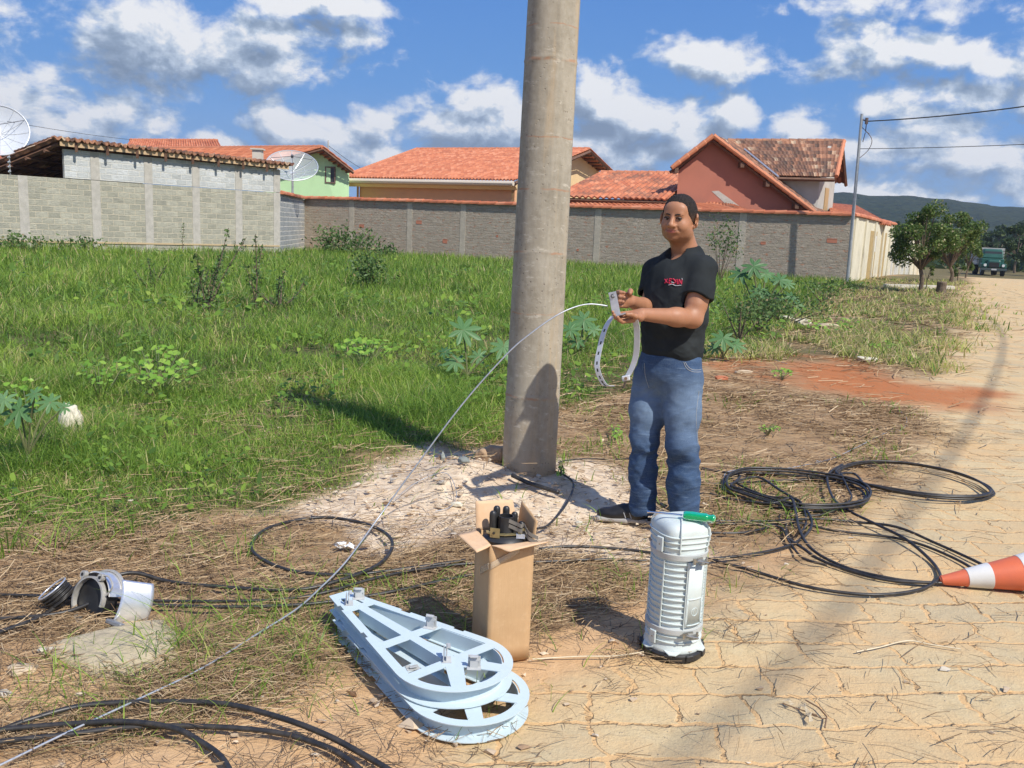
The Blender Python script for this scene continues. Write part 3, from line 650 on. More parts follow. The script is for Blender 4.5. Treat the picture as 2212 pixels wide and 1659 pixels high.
bk = p3(-nAB*5.2, -.3); bk3 = np.array([.8, 5.5, 0])
roof('roof', e0+p3(nAB*.1, .22)-dd3*.4, e1+p3(nAB*.1, .22)+dd3*.5, e1+bk+dd3*.5, e0+bk-dd3*.4, t, M_TILE_BROWN, amp=.05)
mb = MB()
for k in range(26):
    q = e0+(e1-e0)*(k/26)+p3(nAB*.12, .19); mb.tube([q+p3(-nAB*.4, .02), q+p3(nAB*.04, 0)], .06, 7)
mb.build('eave_tiles', M_TILE_BROWN, t)
# the other slope of the shed roof falls to the left, seen from below
apx = e0+up_*.22-dd3*.3
lft = at(-60, 372, pE[1]-.5)
roof('roof', apx+bk3, apx, lft, lft+bk3, t, M_TILE_BROWN, amp=.05)
mb = MB()
for k in range(5):
    a = lerp(apx, lft, .02)+bk3*(.03+.2*k); b_ = lerp(apx, lft, .98)+bk3*(.03+.2*k); mb.tube([a-up_*.16, b_-up_*.16], .07, 4)
for k in range(4):
    a = lerp(apx, lft, .15+.22*k)-up_*.26; mb.tube([a, a+bk3], .06, 4)
mb.build('timber_frame', M_WOOD, t)
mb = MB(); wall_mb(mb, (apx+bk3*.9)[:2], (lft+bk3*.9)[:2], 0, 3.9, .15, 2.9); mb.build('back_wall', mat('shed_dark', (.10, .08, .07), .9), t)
# ---- short stretch of newer blocks
t = thing('block_wall', 'short stretch of bluish grey blocks with white mortar between the two long walls', 'wall', (*wB[:2], 0))
mb = MB(); wall_mb(mb, wB[:2]+dAB*.005, wC[:2], -.3, HT-.03, .15, HT-.05); mb.build('wall_panel', M_BLOCK_NEW, t)
def coping(a, b, z, parent, n=None, nrm=None, w=.34, za=None):
    """row of clay tiles laid along a wall top"""
    a = np.array(a[:2]); b = np.array(b[:2]); L = np.linalg.norm(b-a); n = n or int(L/.42); d = (b-a)/L; nn = np.array([d[1], -d[0]]); nn = nn if nn@(-a) > 0 else -nn
    za = z if za is None else za
    mb = MB()
    for i in range(n):
        for s, zo in ((0, 0),):
            q = a+d*L*(i/n); q2 = a+d*L*((i+1.12)/n); z_ = z+(za-z)*i/n
            c = q-nn*.05; c2 = q2-nn*.05; vs = []
            r_ = rg.uniform(-.012, .012)
            for (c_, lift) in ((c, .0), (c2, .03)):
                for k in range(7):
                    al = -.25+math.pi*1.16*k/6; vs.append((c_[0]+nn[0]*math.cos(al)*w/2, c_[1]+nn[1]*math.cos(al)*w/2, z_+r_+lift+math.sin(al)*.11+.02))
            mb.add(vs, [(k, k+1, 8+k, 7+k) for k in range(6)]+[tuple(range(7)), tuple(range(7, 14))], [(i+.5, .5)]*14)
    return mb.build('coping_tiles', M_TILE, parent)
coping(wB[:2]+dAB*.01, wC[:2], HT-.03, t)
# ---- long rough brick wall
t = thing('brick_wall', 'long rough grey-brown brick wall capped with orange tiles, behind the lot', 'wall', (*wC[:2], 0))
mb = MB(); wall_mb(mb, wC[:2], wD[:2], -.3, HT); mb.build('wall_panel', M_BRICKW, t)
dCD = (wD-wC)[:2]; uCD = dCD/np.linalg.norm(dCD); nCD = np.array([uCD[1], -uCD[0]]); nCD = nCD if nCD@(-wC[:2]) > 0 else -nCD
coping(wC[:2]+nCD*.02, wD[:2]+nCD*.02, HT, t)
M_COL2 = mat('rough_concrete', rough=.95, fn=speck((.42, .37, .29), (.54, .48, .38), 5, .6, .03))
for u in (760, 885, 1000, 1290, 1602):
    k = solve_t(wC[:2], wD[:2], u); p = lerp(wC[:2], wD[:2], k)
    mb = MB(); wall_mb(mb, p+nCD*.012-uCD*.14, p+nCD*.012+uCD*.14, -.3, HT-.01, .17); mb.build('column', M_COL2, t)
mb = MB()
for u, v, w_, h_ in ((782, 488, .26, .12), (905, 480, .28, .13), (962, 521, .22, .16), (1650, 525, .18, .08), (1797, 520, .36, .13), (1118, 505, .1, .08), (1075, 510, .08, .06), (1480, 518, .1, .1), (1250, 540, .08, .06)):
    k = solve_t(wC[:2], wD[:2], u); p = lerp(wC[:2], wD[:2], k); z = at(u, v, p[1])[2]
    a, b_ = p+nCD*.004-uCD*w_/2, p+nCD*.004+uCD*w_/2; fr = .05
    for (s0, s1, za, zb) in ((-w_/2, w_/2, z-h_/2-.02, z-h_/2), (-w_/2, w_/2, z+h_/2, z+h_/2+.02), (-w_/2-.02, -w_/2, z-h_/2, z+h_/2)):
        wall_mb(mb, p+nCD*.01+uCD*s0, p+nCD*.01+uCD*s1, za, zb, .05)
    mb.cur = 1; wall_mb(mb, a, b_, z-h_/2, z+h_/2, .03); mb.cur = 0
mb.build('exposed_brick', [mat('bare_brick', (.50, .20, .12), .9), mat('brick_hollow', (.16, .06, .04), .9)], t)
# ---- cream wall along the street
wE = np.array([12.38+16.6, 33.3+30.5]); dDE = wE-wD[:2]; uDE = dDE/np.linalg.norm(dDE); nDE = np.array([uDE[1], -uDE[0]])
t = thing('street_wall', 'cream plastered wall with pilasters and dark damp stains, running away along the street', 'wall', (*wD[:2], 0))
M_CREAM = plaster('cream_plaster', (.72, .67, .52), (.62, .57, .42), (.17, .15, .12))
L = np.linalg.norm(dDE)
segs = [(0, .42, 2.55, M_CREAM), (.42, .72, 2.35, plaster('pale_plaster', (.62, .60, .52), (.5, .5, .45), (.2, .19, .16))), (.72, 1., 2.0, M_CREAM)]
for a, b_, hh, mm in segs:
    mb = MB(); wall_mb(mb, wD[:2]+dDE*a+nDE*.02, wD[:2]+dDE*b_+nDE*.02, -1.2, hh, .16); mb.build('wall_panel', mm, t)
for i, f in enumerate(np.linspace(.01, .98, 12)):
    q = wD[:2]+dDE*f; hh = 2.5 if f < .42 else 2.3 if f < .72 else 1.95
    mb = MB(); wall_mb(mb, q+nDE*.09, q+nDE*.09+uDE*(.32 if i % 3 else .55), -1.2, hh-.01, .12); mb.build('pilaster', M_CREAM, t)
c_ = coping(wD[:2]+nDE*.02, wD[:2]+dDE*.42, HT+.01, t)
mb = MB()
for f, w_ in ((.155, .9), (.27, .8)):
    q = wD[:2]+dDE*f; wall_mb(mb, q+nDE*.03, q+nDE*.03+uDE*w_*2.4, -.3, 2.1, .05)
mb.build('gate_panel', mat('ochre_gate', rough=.6, fn=speck((.50, .36, .15), (.42, .30, .13), 3)), t)
q = wD[:2]+dDE*.20; mb = MB(); wall_mb(mb, q+nDE*.035, q+nDE*.035+uDE*.5, 1.2, 1.9, .03); mb.build('notice_panel', mat('panel_white', (.75, .78, .82), .5), t)
# ---- green house
gr = plaster('green_plaster', (.54, .80, .44), (.50, .74, .41))
t = thing('house', 'pale green house with an orange tiled roof and one small window in its gable', 'house', (*at(690, 430, 46)[:2], 0))
ap = at(698, 318, 46); eL = at(560, 356, 46); eR = at(764, 369, 46.6); rl = np.array([-15., 11., .25])
mb = MB(); gl, gr_ = at(575, 362, 46.6), at(746, 362, 46.9); ga = at(697, 327, 46.7)
bot = [p3(gl, 0), p3(gr_, 0)]; V = [bot[0], bot[1], p3(gr_, gr_[2]), ga, p3(gl, gl[2])]
bkv = np.array([-.2, .2, 0]); bk2 = np.array([-2., 9, 0])
mb.add([*V, *[v+bkv for v in V]], [(0, 1, 2, 3, 4), (9, 8, 7, 6, 5)]+[(i, (i+1) % 5+0, (i+1) % 5+5, i+5) for i in range(5)])
wall_mb(mb, gr_[:2], (gr_+bk2)[:2], 0, gr_[2]-.1, .2); mb.build('wall', gr, t)
roof('roof', ap+rl, ap, eL, eL+rl*.9, t, M_TILE); roof('roof', ap+[.02, .02, .02], ap+rl+[.02, .02, .02], eR+rl, eR, t, M_TILE)
ridge_cap(ap+rl, ap, t)
mb = MB(); mb.tube([ap-up_*.12, eR-up_*.12], .07, 4); mb.tube([ap-up_*.12, eL-up_*.12], .07, 4)
for k in range(7): a = lerp(ap, eR, .1+k*.13)-up_*.2; mb.tube([a, a+[-.5, .7, 0]], .05, 4)
mb.build('rake_board', M_WOOD, t)
mb = MB(); c = at(714, 378, 46.82); mb.box(c, (.42, .1, .72)); wf = mb.build('window', mat('window_dark', (.05, .05, .055), .3), t)
mb = MB()
for s in (-1, 1): mb.box(c+[s*.24, -.05, 0], (.06, .1, .84))
for s in (-1, 1): mb.box(c+[0, -.05, s*.39], (.42, .1, .06))
mb.build('frame', mat('brown_frame', (.16, .10, .08), .6), wf)
ut = at(470, 304, 56); ul = at(282, 303, 60); roof('roof', ul, ut, at(480, 322, 53), at(270, 322, 57), t, M_TILE); ridge_cap(ul, ut, t)
mb = MB(); c = at(557, 338, 43); mb.box(c-up_*.2, (.42, .42, 1.1)); mb.box(c+up_*.33, (.56, .56, .07)); ch = mb.build('chimney', plaster('chimney_plaster', (.66, .60, .50)), t)
mb = MB(); q = at(709, 314, 46.3); mb.tube([q-up_*.5, q+up_*.25], .03, 6); mb.build('pole_bracket', M_CONC, t)
# ---- peach house
pe = plaster('peach_plaster', (.78, .42, .22), (.72, .39, .21)); pey = plaster('light_peach_plaster', (.80, .58, .30), (.74, .53, .28))
zr = at(1275, 322, 53); eaR = at(1112, 389, 43.6); eaL = at(738, 383, 48.6); rdL = at(900, 322.5, 58.6)
t = thing('house', 'long peach house with a hipped orange roof and white gutter behind the brick wall', 'house', (*at(950, 430, 47)[:2], 0))
roof('roof', rdL, zr, eaR, eaL, t); ridge_cap(rdL, zr, t)
bkE = at(1324, 369, 58.5); roof('roof', zr+[.01, 0, .01], rdL+[.01, 0, .01], bkE+(rdL-zr), bkE, t)
hipb = eaL+np.array([4.9, 10, 0]); mb = MB(); mb.add([eaL, rdL, rdL+[.2, 5.2, -2.4]], [(0, 1, 2)], [(0, 0)]*3); mb.build('hip_end', M_TILE, t, solid=.05)
ridge_cap(eaL, rdL, t, 'hip_tiles')
wdir = (eaR-eaL)/np.linalg.norm(eaR-eaL); inw = np.array([-wdir[1], wdir[0], 0]); inw = inw if inw[1] > 0 else -inw
wl, wr = eaL+wdir*.75+inw*.6, eaR-wdir*.3+inw*.6
mb = MB(); wall_mb(mb, wl[:2], wr[:2], 0, eaR[2]-.25, .2); mb.build('wall', pe, t)
sx = eaR+inw*.6-wdir*.3; ed = (bkE-eaR)[:2]/np.linalg.norm((bkE-eaR)[:2]); ax_ = lerp(eaR, bkE, .5)
gA = zr-wdir*.9; gB = sx; gC = bkE-wdir*.9+np.array([0, -.6, 0])
V = [p3(gB, 0), p3(gC, 0), p3(gC, gC[2]-.2), gA-up_*.25, p3(gB, eaR[2]-.2)]; off = -wdir*.2
mb = MB(); mb.add([*V, *[v+off for v in V]], [(0, 1, 2, 3, 4), (9, 8, 7, 6, 5)]+[(i, (i+1) % 5, (i+1) % 5+5, i+5) for i in range(5)]); mb.build('gable_wall', pey, t)
mb = MB(); mb.box((0, 0, 0), (1, 1, 1)) if False else None
g0, g1 = eaL+inw*-.12-up_*.17, eaR+inw*-.12-up_*.17; mb.tube([g0, g1], .12, 8); mb.build('gutter', mat('gutter_cream', (.72, .62, .48), .5), t)
mb = MB(); g0, g1 = eaL+inw*.3-up_*.3, eaR+inw*.3-up_*.3; mb.tube([g0, g1], .16, 4); mb.build('eave_board', pey, t)
mb = MB(); mb.tube([wl+up_*-.3-inw*.15, p3(wl-inw*.15, 1.)], .06, 8); mb.build('downpipe', mat('pipe_brown', (.45, .24, .14), .5), t)
mb = MB(); mb.tube([zr-up_*.15, bkE-up_*.15], .09, 4); mb.tube([zr-up_*.15, eaR-up_*.15], .09, 4)
for k in range(6): a = lerp(zr, bkE, .1+.16*k)-up_*.25; mb.tube([a, a-wdir*.8], .07, 4)
mb.build('rake_board', M_WOOD, t)
mb = MB(); q = at(1088, 399, 45); mb.box(q, (.25, .12, .08)); mb.build('wall_lamp', mat('lamp_dark', (.08, .07, .06), .5), t)
# ---- lean-to with two tiers of tiles
t = thing('house', 'low cream house with two tiers of weathered orange tiles, right of the concrete pole', 'house', (*at(1400, 440, 39)[:2], 0))
a0, a1 = at(1298, 373, 44.5), at(1508, 375, 43.2); b0, b1 = at(1195, 424, 39.8), at(1442, 431, 38.6)
roof('roof', a0, a1, b1, b0, t, M_TILE_OLD, tw=.26); ridge_cap(a0, a1, t)
r2 = at(1550, 440, 46.); roof('roof', a1+[.01, 0, .01], a0+[0, 0, .01], a0+(r2-a1), r2, t, M_TILE_OLD)
mb = MB(); gw = np.array([-.35, .1, 0]); V = [p3(b1+[-.3, .4, 0], 1), p3(r2+[-.8, -.5, 0], 1), r2+[-.8, -.5, -.25], a1+[-.45, .1, -.3], b1+[-.3, .4, -.2]]
mb.add([*V, *[v+gw for v in V]], [(0, 1, 2, 3, 4), (9, 8, 7, 6, 5)]+[(i, (i+1) % 5, (i+1) % 5+5, i+5) for i in range(5)]); mb.build('gable_wall', pey, t)
mb = MB(); wall_mb(mb, (b0+[.3, .9, 0])[:2], (b1+[-.3, .9, 0])[:2], 0, b0[2]-.12, .2); mb.build('wall', pe, t)
mb = MB(); mb.tube([b0+[0, .1, -.13], b1+[0, .1, -.13]], .085, 4); mb.tube([a1-up_*.14, b1-up_*.14], .08, 4); mb.tube([a1-up_*.14, r2-up_*.14], .10, 4); mb.build('eave_board', M_WOOD, t)
def behind(u, v, d=.35): k = solve_t(wC[:2], wD[:2], u); return at(u, v, lerp(wC[:2], wD[:2], k)[1]+d)
c0, c1, c2, c3 = at(1150, 431, 40.2), at(1540, 440, 38.6), behind(1640, 462), behind(1150, 455)
roof('lower_roof', c0, c1, c2, c3, t, M_TILE, tw=.24)
roof('side_roof', at(1538, 420, 42), at(1600, 452, 39), behind(1655, 466), at(1520, 448, 38.4), t, M_TILE_OLD)
# ---- red house with dormer
t = thing('house', 'tall terracotta-red gabled house with a dark brown tiled dormer', 'house', (*at(1600, 440, 40)[:2], 0))
redp = plaster('red_plaster', (.46, .17, .11), (.40, .15, .10)); Yf = 39.0
A = at(1541, 293, Yf); BL = at(1449, 364, Yf); BR = at(1768, 465, Yf); rd = np.array([3.9, 7.0, 0.])*1.35
mb = MB(); wl, wr, wa = at(1466, 368, Yf+.5), at(1748, 462, Yf+.5), at(1541, 305, Yf+.5); V = [p3(wl, 0), p3(wr, 0), wr, wa, wl]; bv = np.array([.1, .2, 0])
mb.add([*V, *[v+bv for v in V]], [(0, 1, 2, 3, 4), (9, 8, 7, 6, 5)]+[(i, (i+1) % 5, (i+1) % 5+5, i+5) for i in range(5)]); mb.build('gable_wall', redp, t)
mb = MB(); q = at(1585, 440, Yf+.47); pts = [(1537, 413), (1552, 412), (1580, 432), (1598, 446), (1575, 447), (1556, 430)]; vs = [at(a, b_, Yf+.49) for a, b_ in pts]; vs2 = [v+[0, .03, 0] for v in vs]
mb.add(vs+vs2, [tuple(range(6))]+[(i, (i+1) % 6, (i+1) % 6+6, i+6) for i in range(6)]); mb.build('bare_patch', M_CONC, t)
roof('roof', A+rd, A, BR, BR+rd, t, M_TILE_BROWN, tw=.24, rh=.34); roof('roof', A+[0, 0, .01], A+rd+[0, 0, .01], BL+rd, BL, t, M_TILE_BROWN)
ridge_cap(A, BR, t, 'rake_tiles', .10, M_TILE); ridge_cap(A, BL, t, 'rake_tiles', .10, M_TILE)
mb = MB(); mb.tube([A-up_*.16+[0, .15, 0], BR-up_*.16+[0, .15, 0]], .07, 4); mb.tube([A-up_*.16+[0, .15, 0], BL-up_*.16+[0, .15, 0]], .07, 4)
for f in (.28, .52, .8): a = lerp(A, BR, f)-up_*.28; mb.box(a+[0, .3, 0], (.16, .6, .22))
a = lerp(A, BL, .85)-up_*.28; mb.box(a+[0, .3, 0], (.16, .6, .22)); mb.build('rake_board', M_WOOD, t)
Yd = 40.6
d0, d1, d2, d3 = at(1572, 304, Yd+2.2), at(1820, 304.5, Yd+1.8), at(1803, 382, Yd-.6), at(1668, 379, Yd-.4)
dorm = roof('dormer_roof', d0, d1, d2, d3, t, M_TILE_BROWN, tw=.22, rh=.36, amp=.012, step=.09)
ridge_cap(d0, d1, t, 'ridge_tiles', .1, M_TILE_BROWN); ridge_cap(d1+[.05, 0, 0], d2+[.05, -.05, 0], t, 'rake_tiles', .1, M_TILE)
dR = at(1828, 395, Yd+3.6); roof('dormer_roof', d1+[.05, .1, 0], d0+[0, .1, 0], d0+(dR-d1), dR, t, M_TILE_BROWN)
mb = MB(); w0, w1, w2, wp = at(1660, 420, Yd+.1), at(1766, 440, Yd), at(1799, 440, Yd+2.6), at(1809, 330, Yd+1.6)
wall_mb(mb, w0[:2], w1[:2], 1.6, d2[2]-.15, .15)
V = [p3(w1, 1.6), p3(w2, 1.6), p3(w2, d2[2]-.1), p3(lerp(w1, w2, .5), d1[2]-.3), p3(w1, d2[2]-.1)]; of = np.array([-.15, 0, 0])
mb.add([*V, *[v+of for v in V]], [(0, 1, 2, 3, 4), (9, 8, 7, 6, 5)]+[(i, (i+1) % 5, (i+1) % 5+5, i+5) for i in range(5)])
dw = mb.build('dormer_wall', plaster('grey_render', (.50, .48, .43), (.40, .38, .33)), t)
mb = MB(); q = p3(lerp(w1, w2, .5), 3.4)+[.03, -.02, 0]; D2 = (w2-w1)[:2]/np.linalg.norm((w2-w1)[:2]); wall_mb(mb, q[:2]-D2*.35, q[:2]+D2*.35, 2.7, 4.0, .06); mb.build('shutter', mat('shutter_wood', (.45, .30, .14), .7), dw)
mb = MB(); e = at(1608, 322, Yd+.9); f_ = at(1682, 382, Yd-1.); mb.tube([e, f_], .05, 5); mb.build('valley_flashing', mat('zinc', (.6, .62, .64), .4, .6), t)
for a, b_ in ((d1, dR), (d3, d2)): mb = MB(); mb.tube([a-up_*.14, b_-up_*.14], .08, 4); mb.build('eave_board', M_WOOD, t)
t = thing('house', 'low orange roof just showing over the street corner, behind the lamp pole', 'house', (*at(1860, 455, 44)[:2], 0))
roof('roof', at(1790, 440, 48), at(1850, 446, 50), at(1925, 487, 42), at(1795, 464, 38), t)
mb = MB(); wall_mb(mb, at(1790, 470, 39.5)[:2], at(1850, 470, 39.5)[:2]+[.5, 4], 0, 2.6, .2); mb.build('wall', pe, t)
# far left sliver of another orange roof
t = thing('house', 'sliver of an orange roof at the far left edge behind the shed', 'house', (*at(0, 350, 50)[:2], 0))
roof('roof', at(-120, 318, 52), at(2, 326, 50), at(30, 345, 47), at(-120, 350, 47), t)
mb = MB(); wall_mb(mb, at(-130, 350, 49)[:2], at(10, 350, 48)[:2], 0, 3.2, .2); mb.build('wall', pe, t)
# ---- satellite dishes
M_MESH = mat('dish_mesh', (.62, .66, .66), .5, 0, alpha=.42)
M_ALU = mat('dish_frame', (.68, .70, .70), .4, .5)
def dish(c, r_, nrm, label, base, mesh=None):
    t = thing('satellite_dish', label, 'satellite dish', base, 'satellite dishes')
    c = np.array(c, float); nrm = np.array(nrm, float)/np.linalg.norm(nrm); x = np.cross(nrm, [0, 0, 1.]); x /= np.linalg.norm(x); y = np.cross(x, nrm)
    def pt(a, s): return c+(x*math.cos(a)+y*math.sin(a))*r_*s+nrm*(r_*.34*(s*s-1))
    mb = MB(); mb.grid(lambda i, j: pt(i*2*math.pi, .04+.96*j), 36, 8); mb.build('reflector', mesh or M_MESH, t, smooth=True)
    mb = MB()
    for k in range(12): a = 2*math.pi*k/12; mb.tube([pt(a, s) for s in (.03, .3, .6, .85, 1)], .014, 4)
    mb.tube([pt(2*math.pi*k/36, 1) for k in range(36)], .022, 5, closed=True); mb.tube([pt(2*math.pi*k/36, .5) for k in range(36)], .010, 4, closed=True); mb.build('rib', M_ALU, t)
    f = c+nrm*r_*.42; mb = MB()
    for a in (.5, 2.6, 4.7): mb.tube([pt(a, .95), f], .012, 4)
    mb.cyl(f-nrm*.07, f+nrm*.06, .06, seg=8); mb.build('feed_horn', mat('feed_dark', (.10, .10, .11), .5), t)
    back = pt(0, .02); mb = MB(); mb.tube([base, (base[0], base[1], c[2]-r_*.3), back-nrm*.1, back], .05, 8); mb.build('mast', M_ALU, t)
b0 = at(632, 430, 41); dish(at(631, 357, 40.9), 1.15, (.15, -.55, .72), 'wire mesh satellite dish on a mast in front of the green house', (b0[0], b0[1], 0))
b0 = at(-20, 400, 33); dish(at(-2, 281, 33.), .98, (.35, -.75, .35), 'white satellite dish cut by the left edge, above the shed roof', (b0[0], b0[1], 0), mat('dish_white', (.66, .69, .72), .5, alpha=.75))
# ---- electric fence posts with wires on the left wall
for (u, v0, v1, lab) in ((26, 335, 378, 'thin electric fence post on the far left block wall'), (465, 361, 397, 'thin fence post standing on the raised block wall')):
    k = solve_t(wA[:2], wB[:2], u); p = lerp(wA[:2], wB[:2], k); t = thing('fence_post', lab, 'post', (*p, HT), 'electric fence posts')
    zt, zb = at(u, v0, p[1])[2], (HT if u < 100 else zB+.4)
    mb = MB(); mb.tube([(p[0], p[1], zb), (p[0], p[1], zt)], .018, 5); mb.build('rod', mat('post_grey', (.3, .3, .3), .5), t)
    for q in range(4): mb = MB(); mb.cyl((p[0]-.03, p[1]-.03, zb+(zt-zb)*(q+.6)/4.2), (p[0]+.03, p[1]-.03, zb+(zt-zb)*(q+.6)/4.2+.03), .035, seg=6); mb.build('insulator', M_ALU, t)
# ---- utility pole at the street corner with its two service wires
pb = at(1846, 466, 33.6); t = thing('service_pole', 'slender galvanized service pole at the corner of the brick and cream walls', 'pole', (pb[0], pb[1], 0))
zt = at(1862, 246, 33.6)[2]; M_GALV = mat('galvanized', rough=.5, metal=.5, fn=speck((.34, .36, .37), (.48, .50, .50), 10, 0))
pb = np.array([pb[0], pb[1], 0]); ptp = at(1862, 246, 33.6)
mb = MB(); mb.tube([pb, ptp], [.065, .05], 10); mb.build('shaft', M_GALV, t)
mb = MB()
ins = at(1872, 262, 33.5); mb.tube([lerp(pb, ptp, .97), ins], .025, 5); mb.tube([ins+up_*.05, ins-up_*.35, ins+[.15, 0, -.45]], .02, 5); mb.cyl(ins-up_*.1, ins+up_*.12, .06, seg=8)
mb.tube([ins-up_*.4, lerp(pb, ptp, .84)+[.12, 0, 0]], .015, 4); mb.tube(catmull([lerp(pb, ptp, .93), ins+[.25, 0, -.6], lerp(pb, ptp, .78)+[.35, 0, .1], lerp(pb, ptp, .74)], 6), .012, 4); mb.build('bracket', mat('bracket_dark', (.14, .10, .09), .6), t)
MW = mat('wire_dark', (.05, .05, .05), .6)
def wire(a, b_, sag, r_, lab, name='overhead_wire', n=24, grp=None, m_=None):
    a, b_ = np.array(a), np.array(b_); mb = MB(); mb.tube([a+(b_-a)*s-up_*sag*4*s*(1-s) for s in np.linspace(0, 1, n)], r_, 5); o = mb.build(name, m_ or MW); return tag(o, lab, 'wire', grp)
wire(ins, at(2900, 95, 24), .35, .022, 'upper thin black wire rising right from the service pole across the sky')
wire(lerp(pb, ptp, .80), at(2950, 262, 24), .15, .012, 'lower thin wire running right from the service pole across the sky')
wire(at(15, 262, 33), at(285, 302, 44), .05, .009, 'thin wire crossing the sky from the left dish to the orange roof')
wire(at(709, 314, 46.3), at(800, 374, 60), .1, .012, 'thin wire dropping from the green house roof behind the peach house')
# cable bundle high over the street (above the picture): it casts the long soft shadow over the paving
shd = catmull([G(u, v) for u, v in ((1330, 1860), (1450, 1659), (1625, 1500), (1800, 1330), (1985, 1080), (2105, 900), (2160, 780), (2165, 720), (2110, 662))], 8)
mb = MB(); hh = 9.5; mb.tube([p+np.array([.675, -.738, 0])*hh/math.tan(SUN_EL)+up_*hh for p in shd], .020, 6)
tag(mb.build('overhead_cable', MW), 'thick overhead cable bundle strung along the street high above the paving', 'cable')
# ---- hills with woods
def hills():
    def fn(N, b):
        v = N.tc(); n = N.noise(v, .035, 6, .6); k = N.noise(v, .25, 5, .7)
        c = N.mix(N.rng(n, .35, .65), (.022, .046, .028), (.042, .066, .034)); c = N.mix(N.rng(k, .45, .75, 0, .7), c, (.10, .10, .045))
        return c, N.bump(N.math('ADD', k, N.voro(v, .11)), 1., 7)
    mb = MB(); nx, ny = 260, 60
    prof = [(-400, 415), (1200, 440), (1500, 440), (1760, 425), (1820, 424), (1900, 428), (1960, 428), (2050, 440), (2120, 449), (2260, 450), (2500, 440), (3300, 420)]
    us = [p[0] for p in prof]; vv = [p[1] for p in prof]
    def f(i, j):
        u = -400+3700*i; vt = np.interp(u, us, vv)+3.5*(fbm([[u*.02, 0]], 4, 3)[0]-.5)*2
        Y = 420+480*j; top = at(u, vt, 900); d = top[:2]/900*Y; base = -3
        hh = (top[2]-base)*sstep(0, 1, np.array(j**.85))+base; hh += 9*(fbm([[d[0]*.02, Y*.02]], 4, 9)[0]-.5)*(.2+j)
        return (d[0], d[1], float(hh))
    mb.grid(f, nx, ny); o = mb.build('hills', mat('wooded_hill', rough=1, spec=0, fn=fn), smooth=True); o['kind'] = 'structure'
hills()
hz_ = MB(); hz_.box((120, 640, 65), (3000, 1500, 150)); hz_ = hz_.build('haze', bpy.data.materials.new('haze')); hz_['kind'] = 'stuff'; hz_['label'] = 'thin bluish haze in the air'
_m = hz_.data.materials[0]; _m.use_nodes = True; _n = _m.node_tree; _n.nodes.clear(); _o = _n.nodes.new('ShaderNodeOutputMaterial'); _v = _n.nodes.new('ShaderNodeVolumePrincipled'); _v.inputs['Density'].default_value = .00030; _v.inputs['Color'].default_value = (.72, .84, 1, 1); _v.inputs['Anisotropy'].default_value = .2
_n.links.new(_v.outputs[0], _o.inputs['Volume'])
# ================================================================== things on the ground
from mathutils.geometry import tessellate_polygon
def gz(p): return float(hgt(p[0], p[1]))
def prism2d(mb, outer, holes, z0, z1, xf):
    """extruded outline with holes; outer ccw list of (x,y); xf maps (x,y,z) to world"""
    loops = [outer]+holes; pts = [p for l in loops for p in l]; n = len(pts)
    tris = tessellate_polygon([[Vector((x, y, 0)) for x, y in l] for l in loops])
    vs = [xf(x, y, z1) for x, y in pts]+[xf(x, y, z0) for x, y in pts]; fs = []
    for t in tris:
        a, b, c = [pts[i] for i in t]; s = (b[0]-a[0])*(c[1]-a[1])-(b[1]-a[1])*(c[0]-a[0]); t = t if s > 0 else t[::-1]
        fs.append(tuple(t)); fs.append(tuple(n+i for i in t[::-1]))
    o = 0
    for k, l in enumerate(loops):
        m_ = len(l)
        ar = sum(l[i][0]*l[(i+1) % m_][1]-l[(i+1) % m_][0]*l[i][1] for i in range(m_)); fl = (ar > 0) != (k > 0)
        for i in range(m_):
            a, b = o+i, o+(i+1) % m_; q = (n+a, n+b, b, a); fs.append(q if fl else q[::-1])
        o += m_
    mb.add(vs, fs)
# ---- concrete pole
PB = np.array([.125, 5.24]); PT = at(1197, 0, 5.24); lean = (PT[0]-PB[0])/PT[2]; PH = 3.5
t = thing('utility_pole', 'thick round weathered concrete pole standing in the pale sand beside the man', 'pole', (PB[0], PB[1], 0))
def pole_fn(N, b):
    v = N.tc(); n = N.noise(N.mapping(v, (6, 6, 1.6)), 1.2, 6, .65); k = N.noise(v, 22, 5, .7)
    c = N.mix(N.rng(n, .3, .7), (.43, .385, .30), (.25, .22, .165)); c = N.mix(N.rng(k, .4, .75, 0, .55), c, (.48, .44, .36))
    s = N.new('ShaderNodeSeparateXYZ'); N.put(s.inputs[0], v); z = N.math('ADD', s.outputs[2], N.math('MULTIPLY', N.math('SUBTRACT', N.noise(v, 9, 3), .5), .03))
    for zz, w_ in ((.52, .010), (1.02, .006), (1.37, .009), (1.73, .007), (2.02, .006), (2.44, .012), (2.62, .005)):
        band = N.math('MULTIPLY', N.rng(N.math('ABSOLUTE', N.math('SUBTRACT', z, zz)), w_, w_*.3), N.rng(N.noise(v, 7+zz, 3), .44, .56))
        c = N.mix(N.math('MULTIPLY', band, .75), c, (.40, .22, .13))
    low = N.rng(s.outputs[2], .5, .05); c = N.mix(N.math('MULTIPLY', low, N.rng(N.noise(v, 5, 4), .4, .7, .2, .85)), c, (.52, .33, .18))
    c = N.mix(N.math('MULTIPLY', N.rng(N.noise(N.mapping(v, (8, 8, .5)), 1.4, 4, .7), .55, .7), .5), c, (.50, .37, .22))
    pit = N.rng(N.voro(v, 30), .17, .06); c = N.mix(N.math('MULTIPLY', pit, N.rng(N.noise(v, 4), .42, .56, 0, .8)), c, (.15, .12, .09)); c = N.mix(N.math('MULTIPLY', N.rng(N.noise(N.mapping(v, (3, 3, 9)), 3, 6, .75), .58, .66), .6), c, (.60, .55, .45))
    h = N.math('ADD', N.math('MULTIPLY', k, .6), N.math('MULTIPLY', pit, -.6))
    return c, N.bump(h, .5, .006)
mb = MB(); prof = []
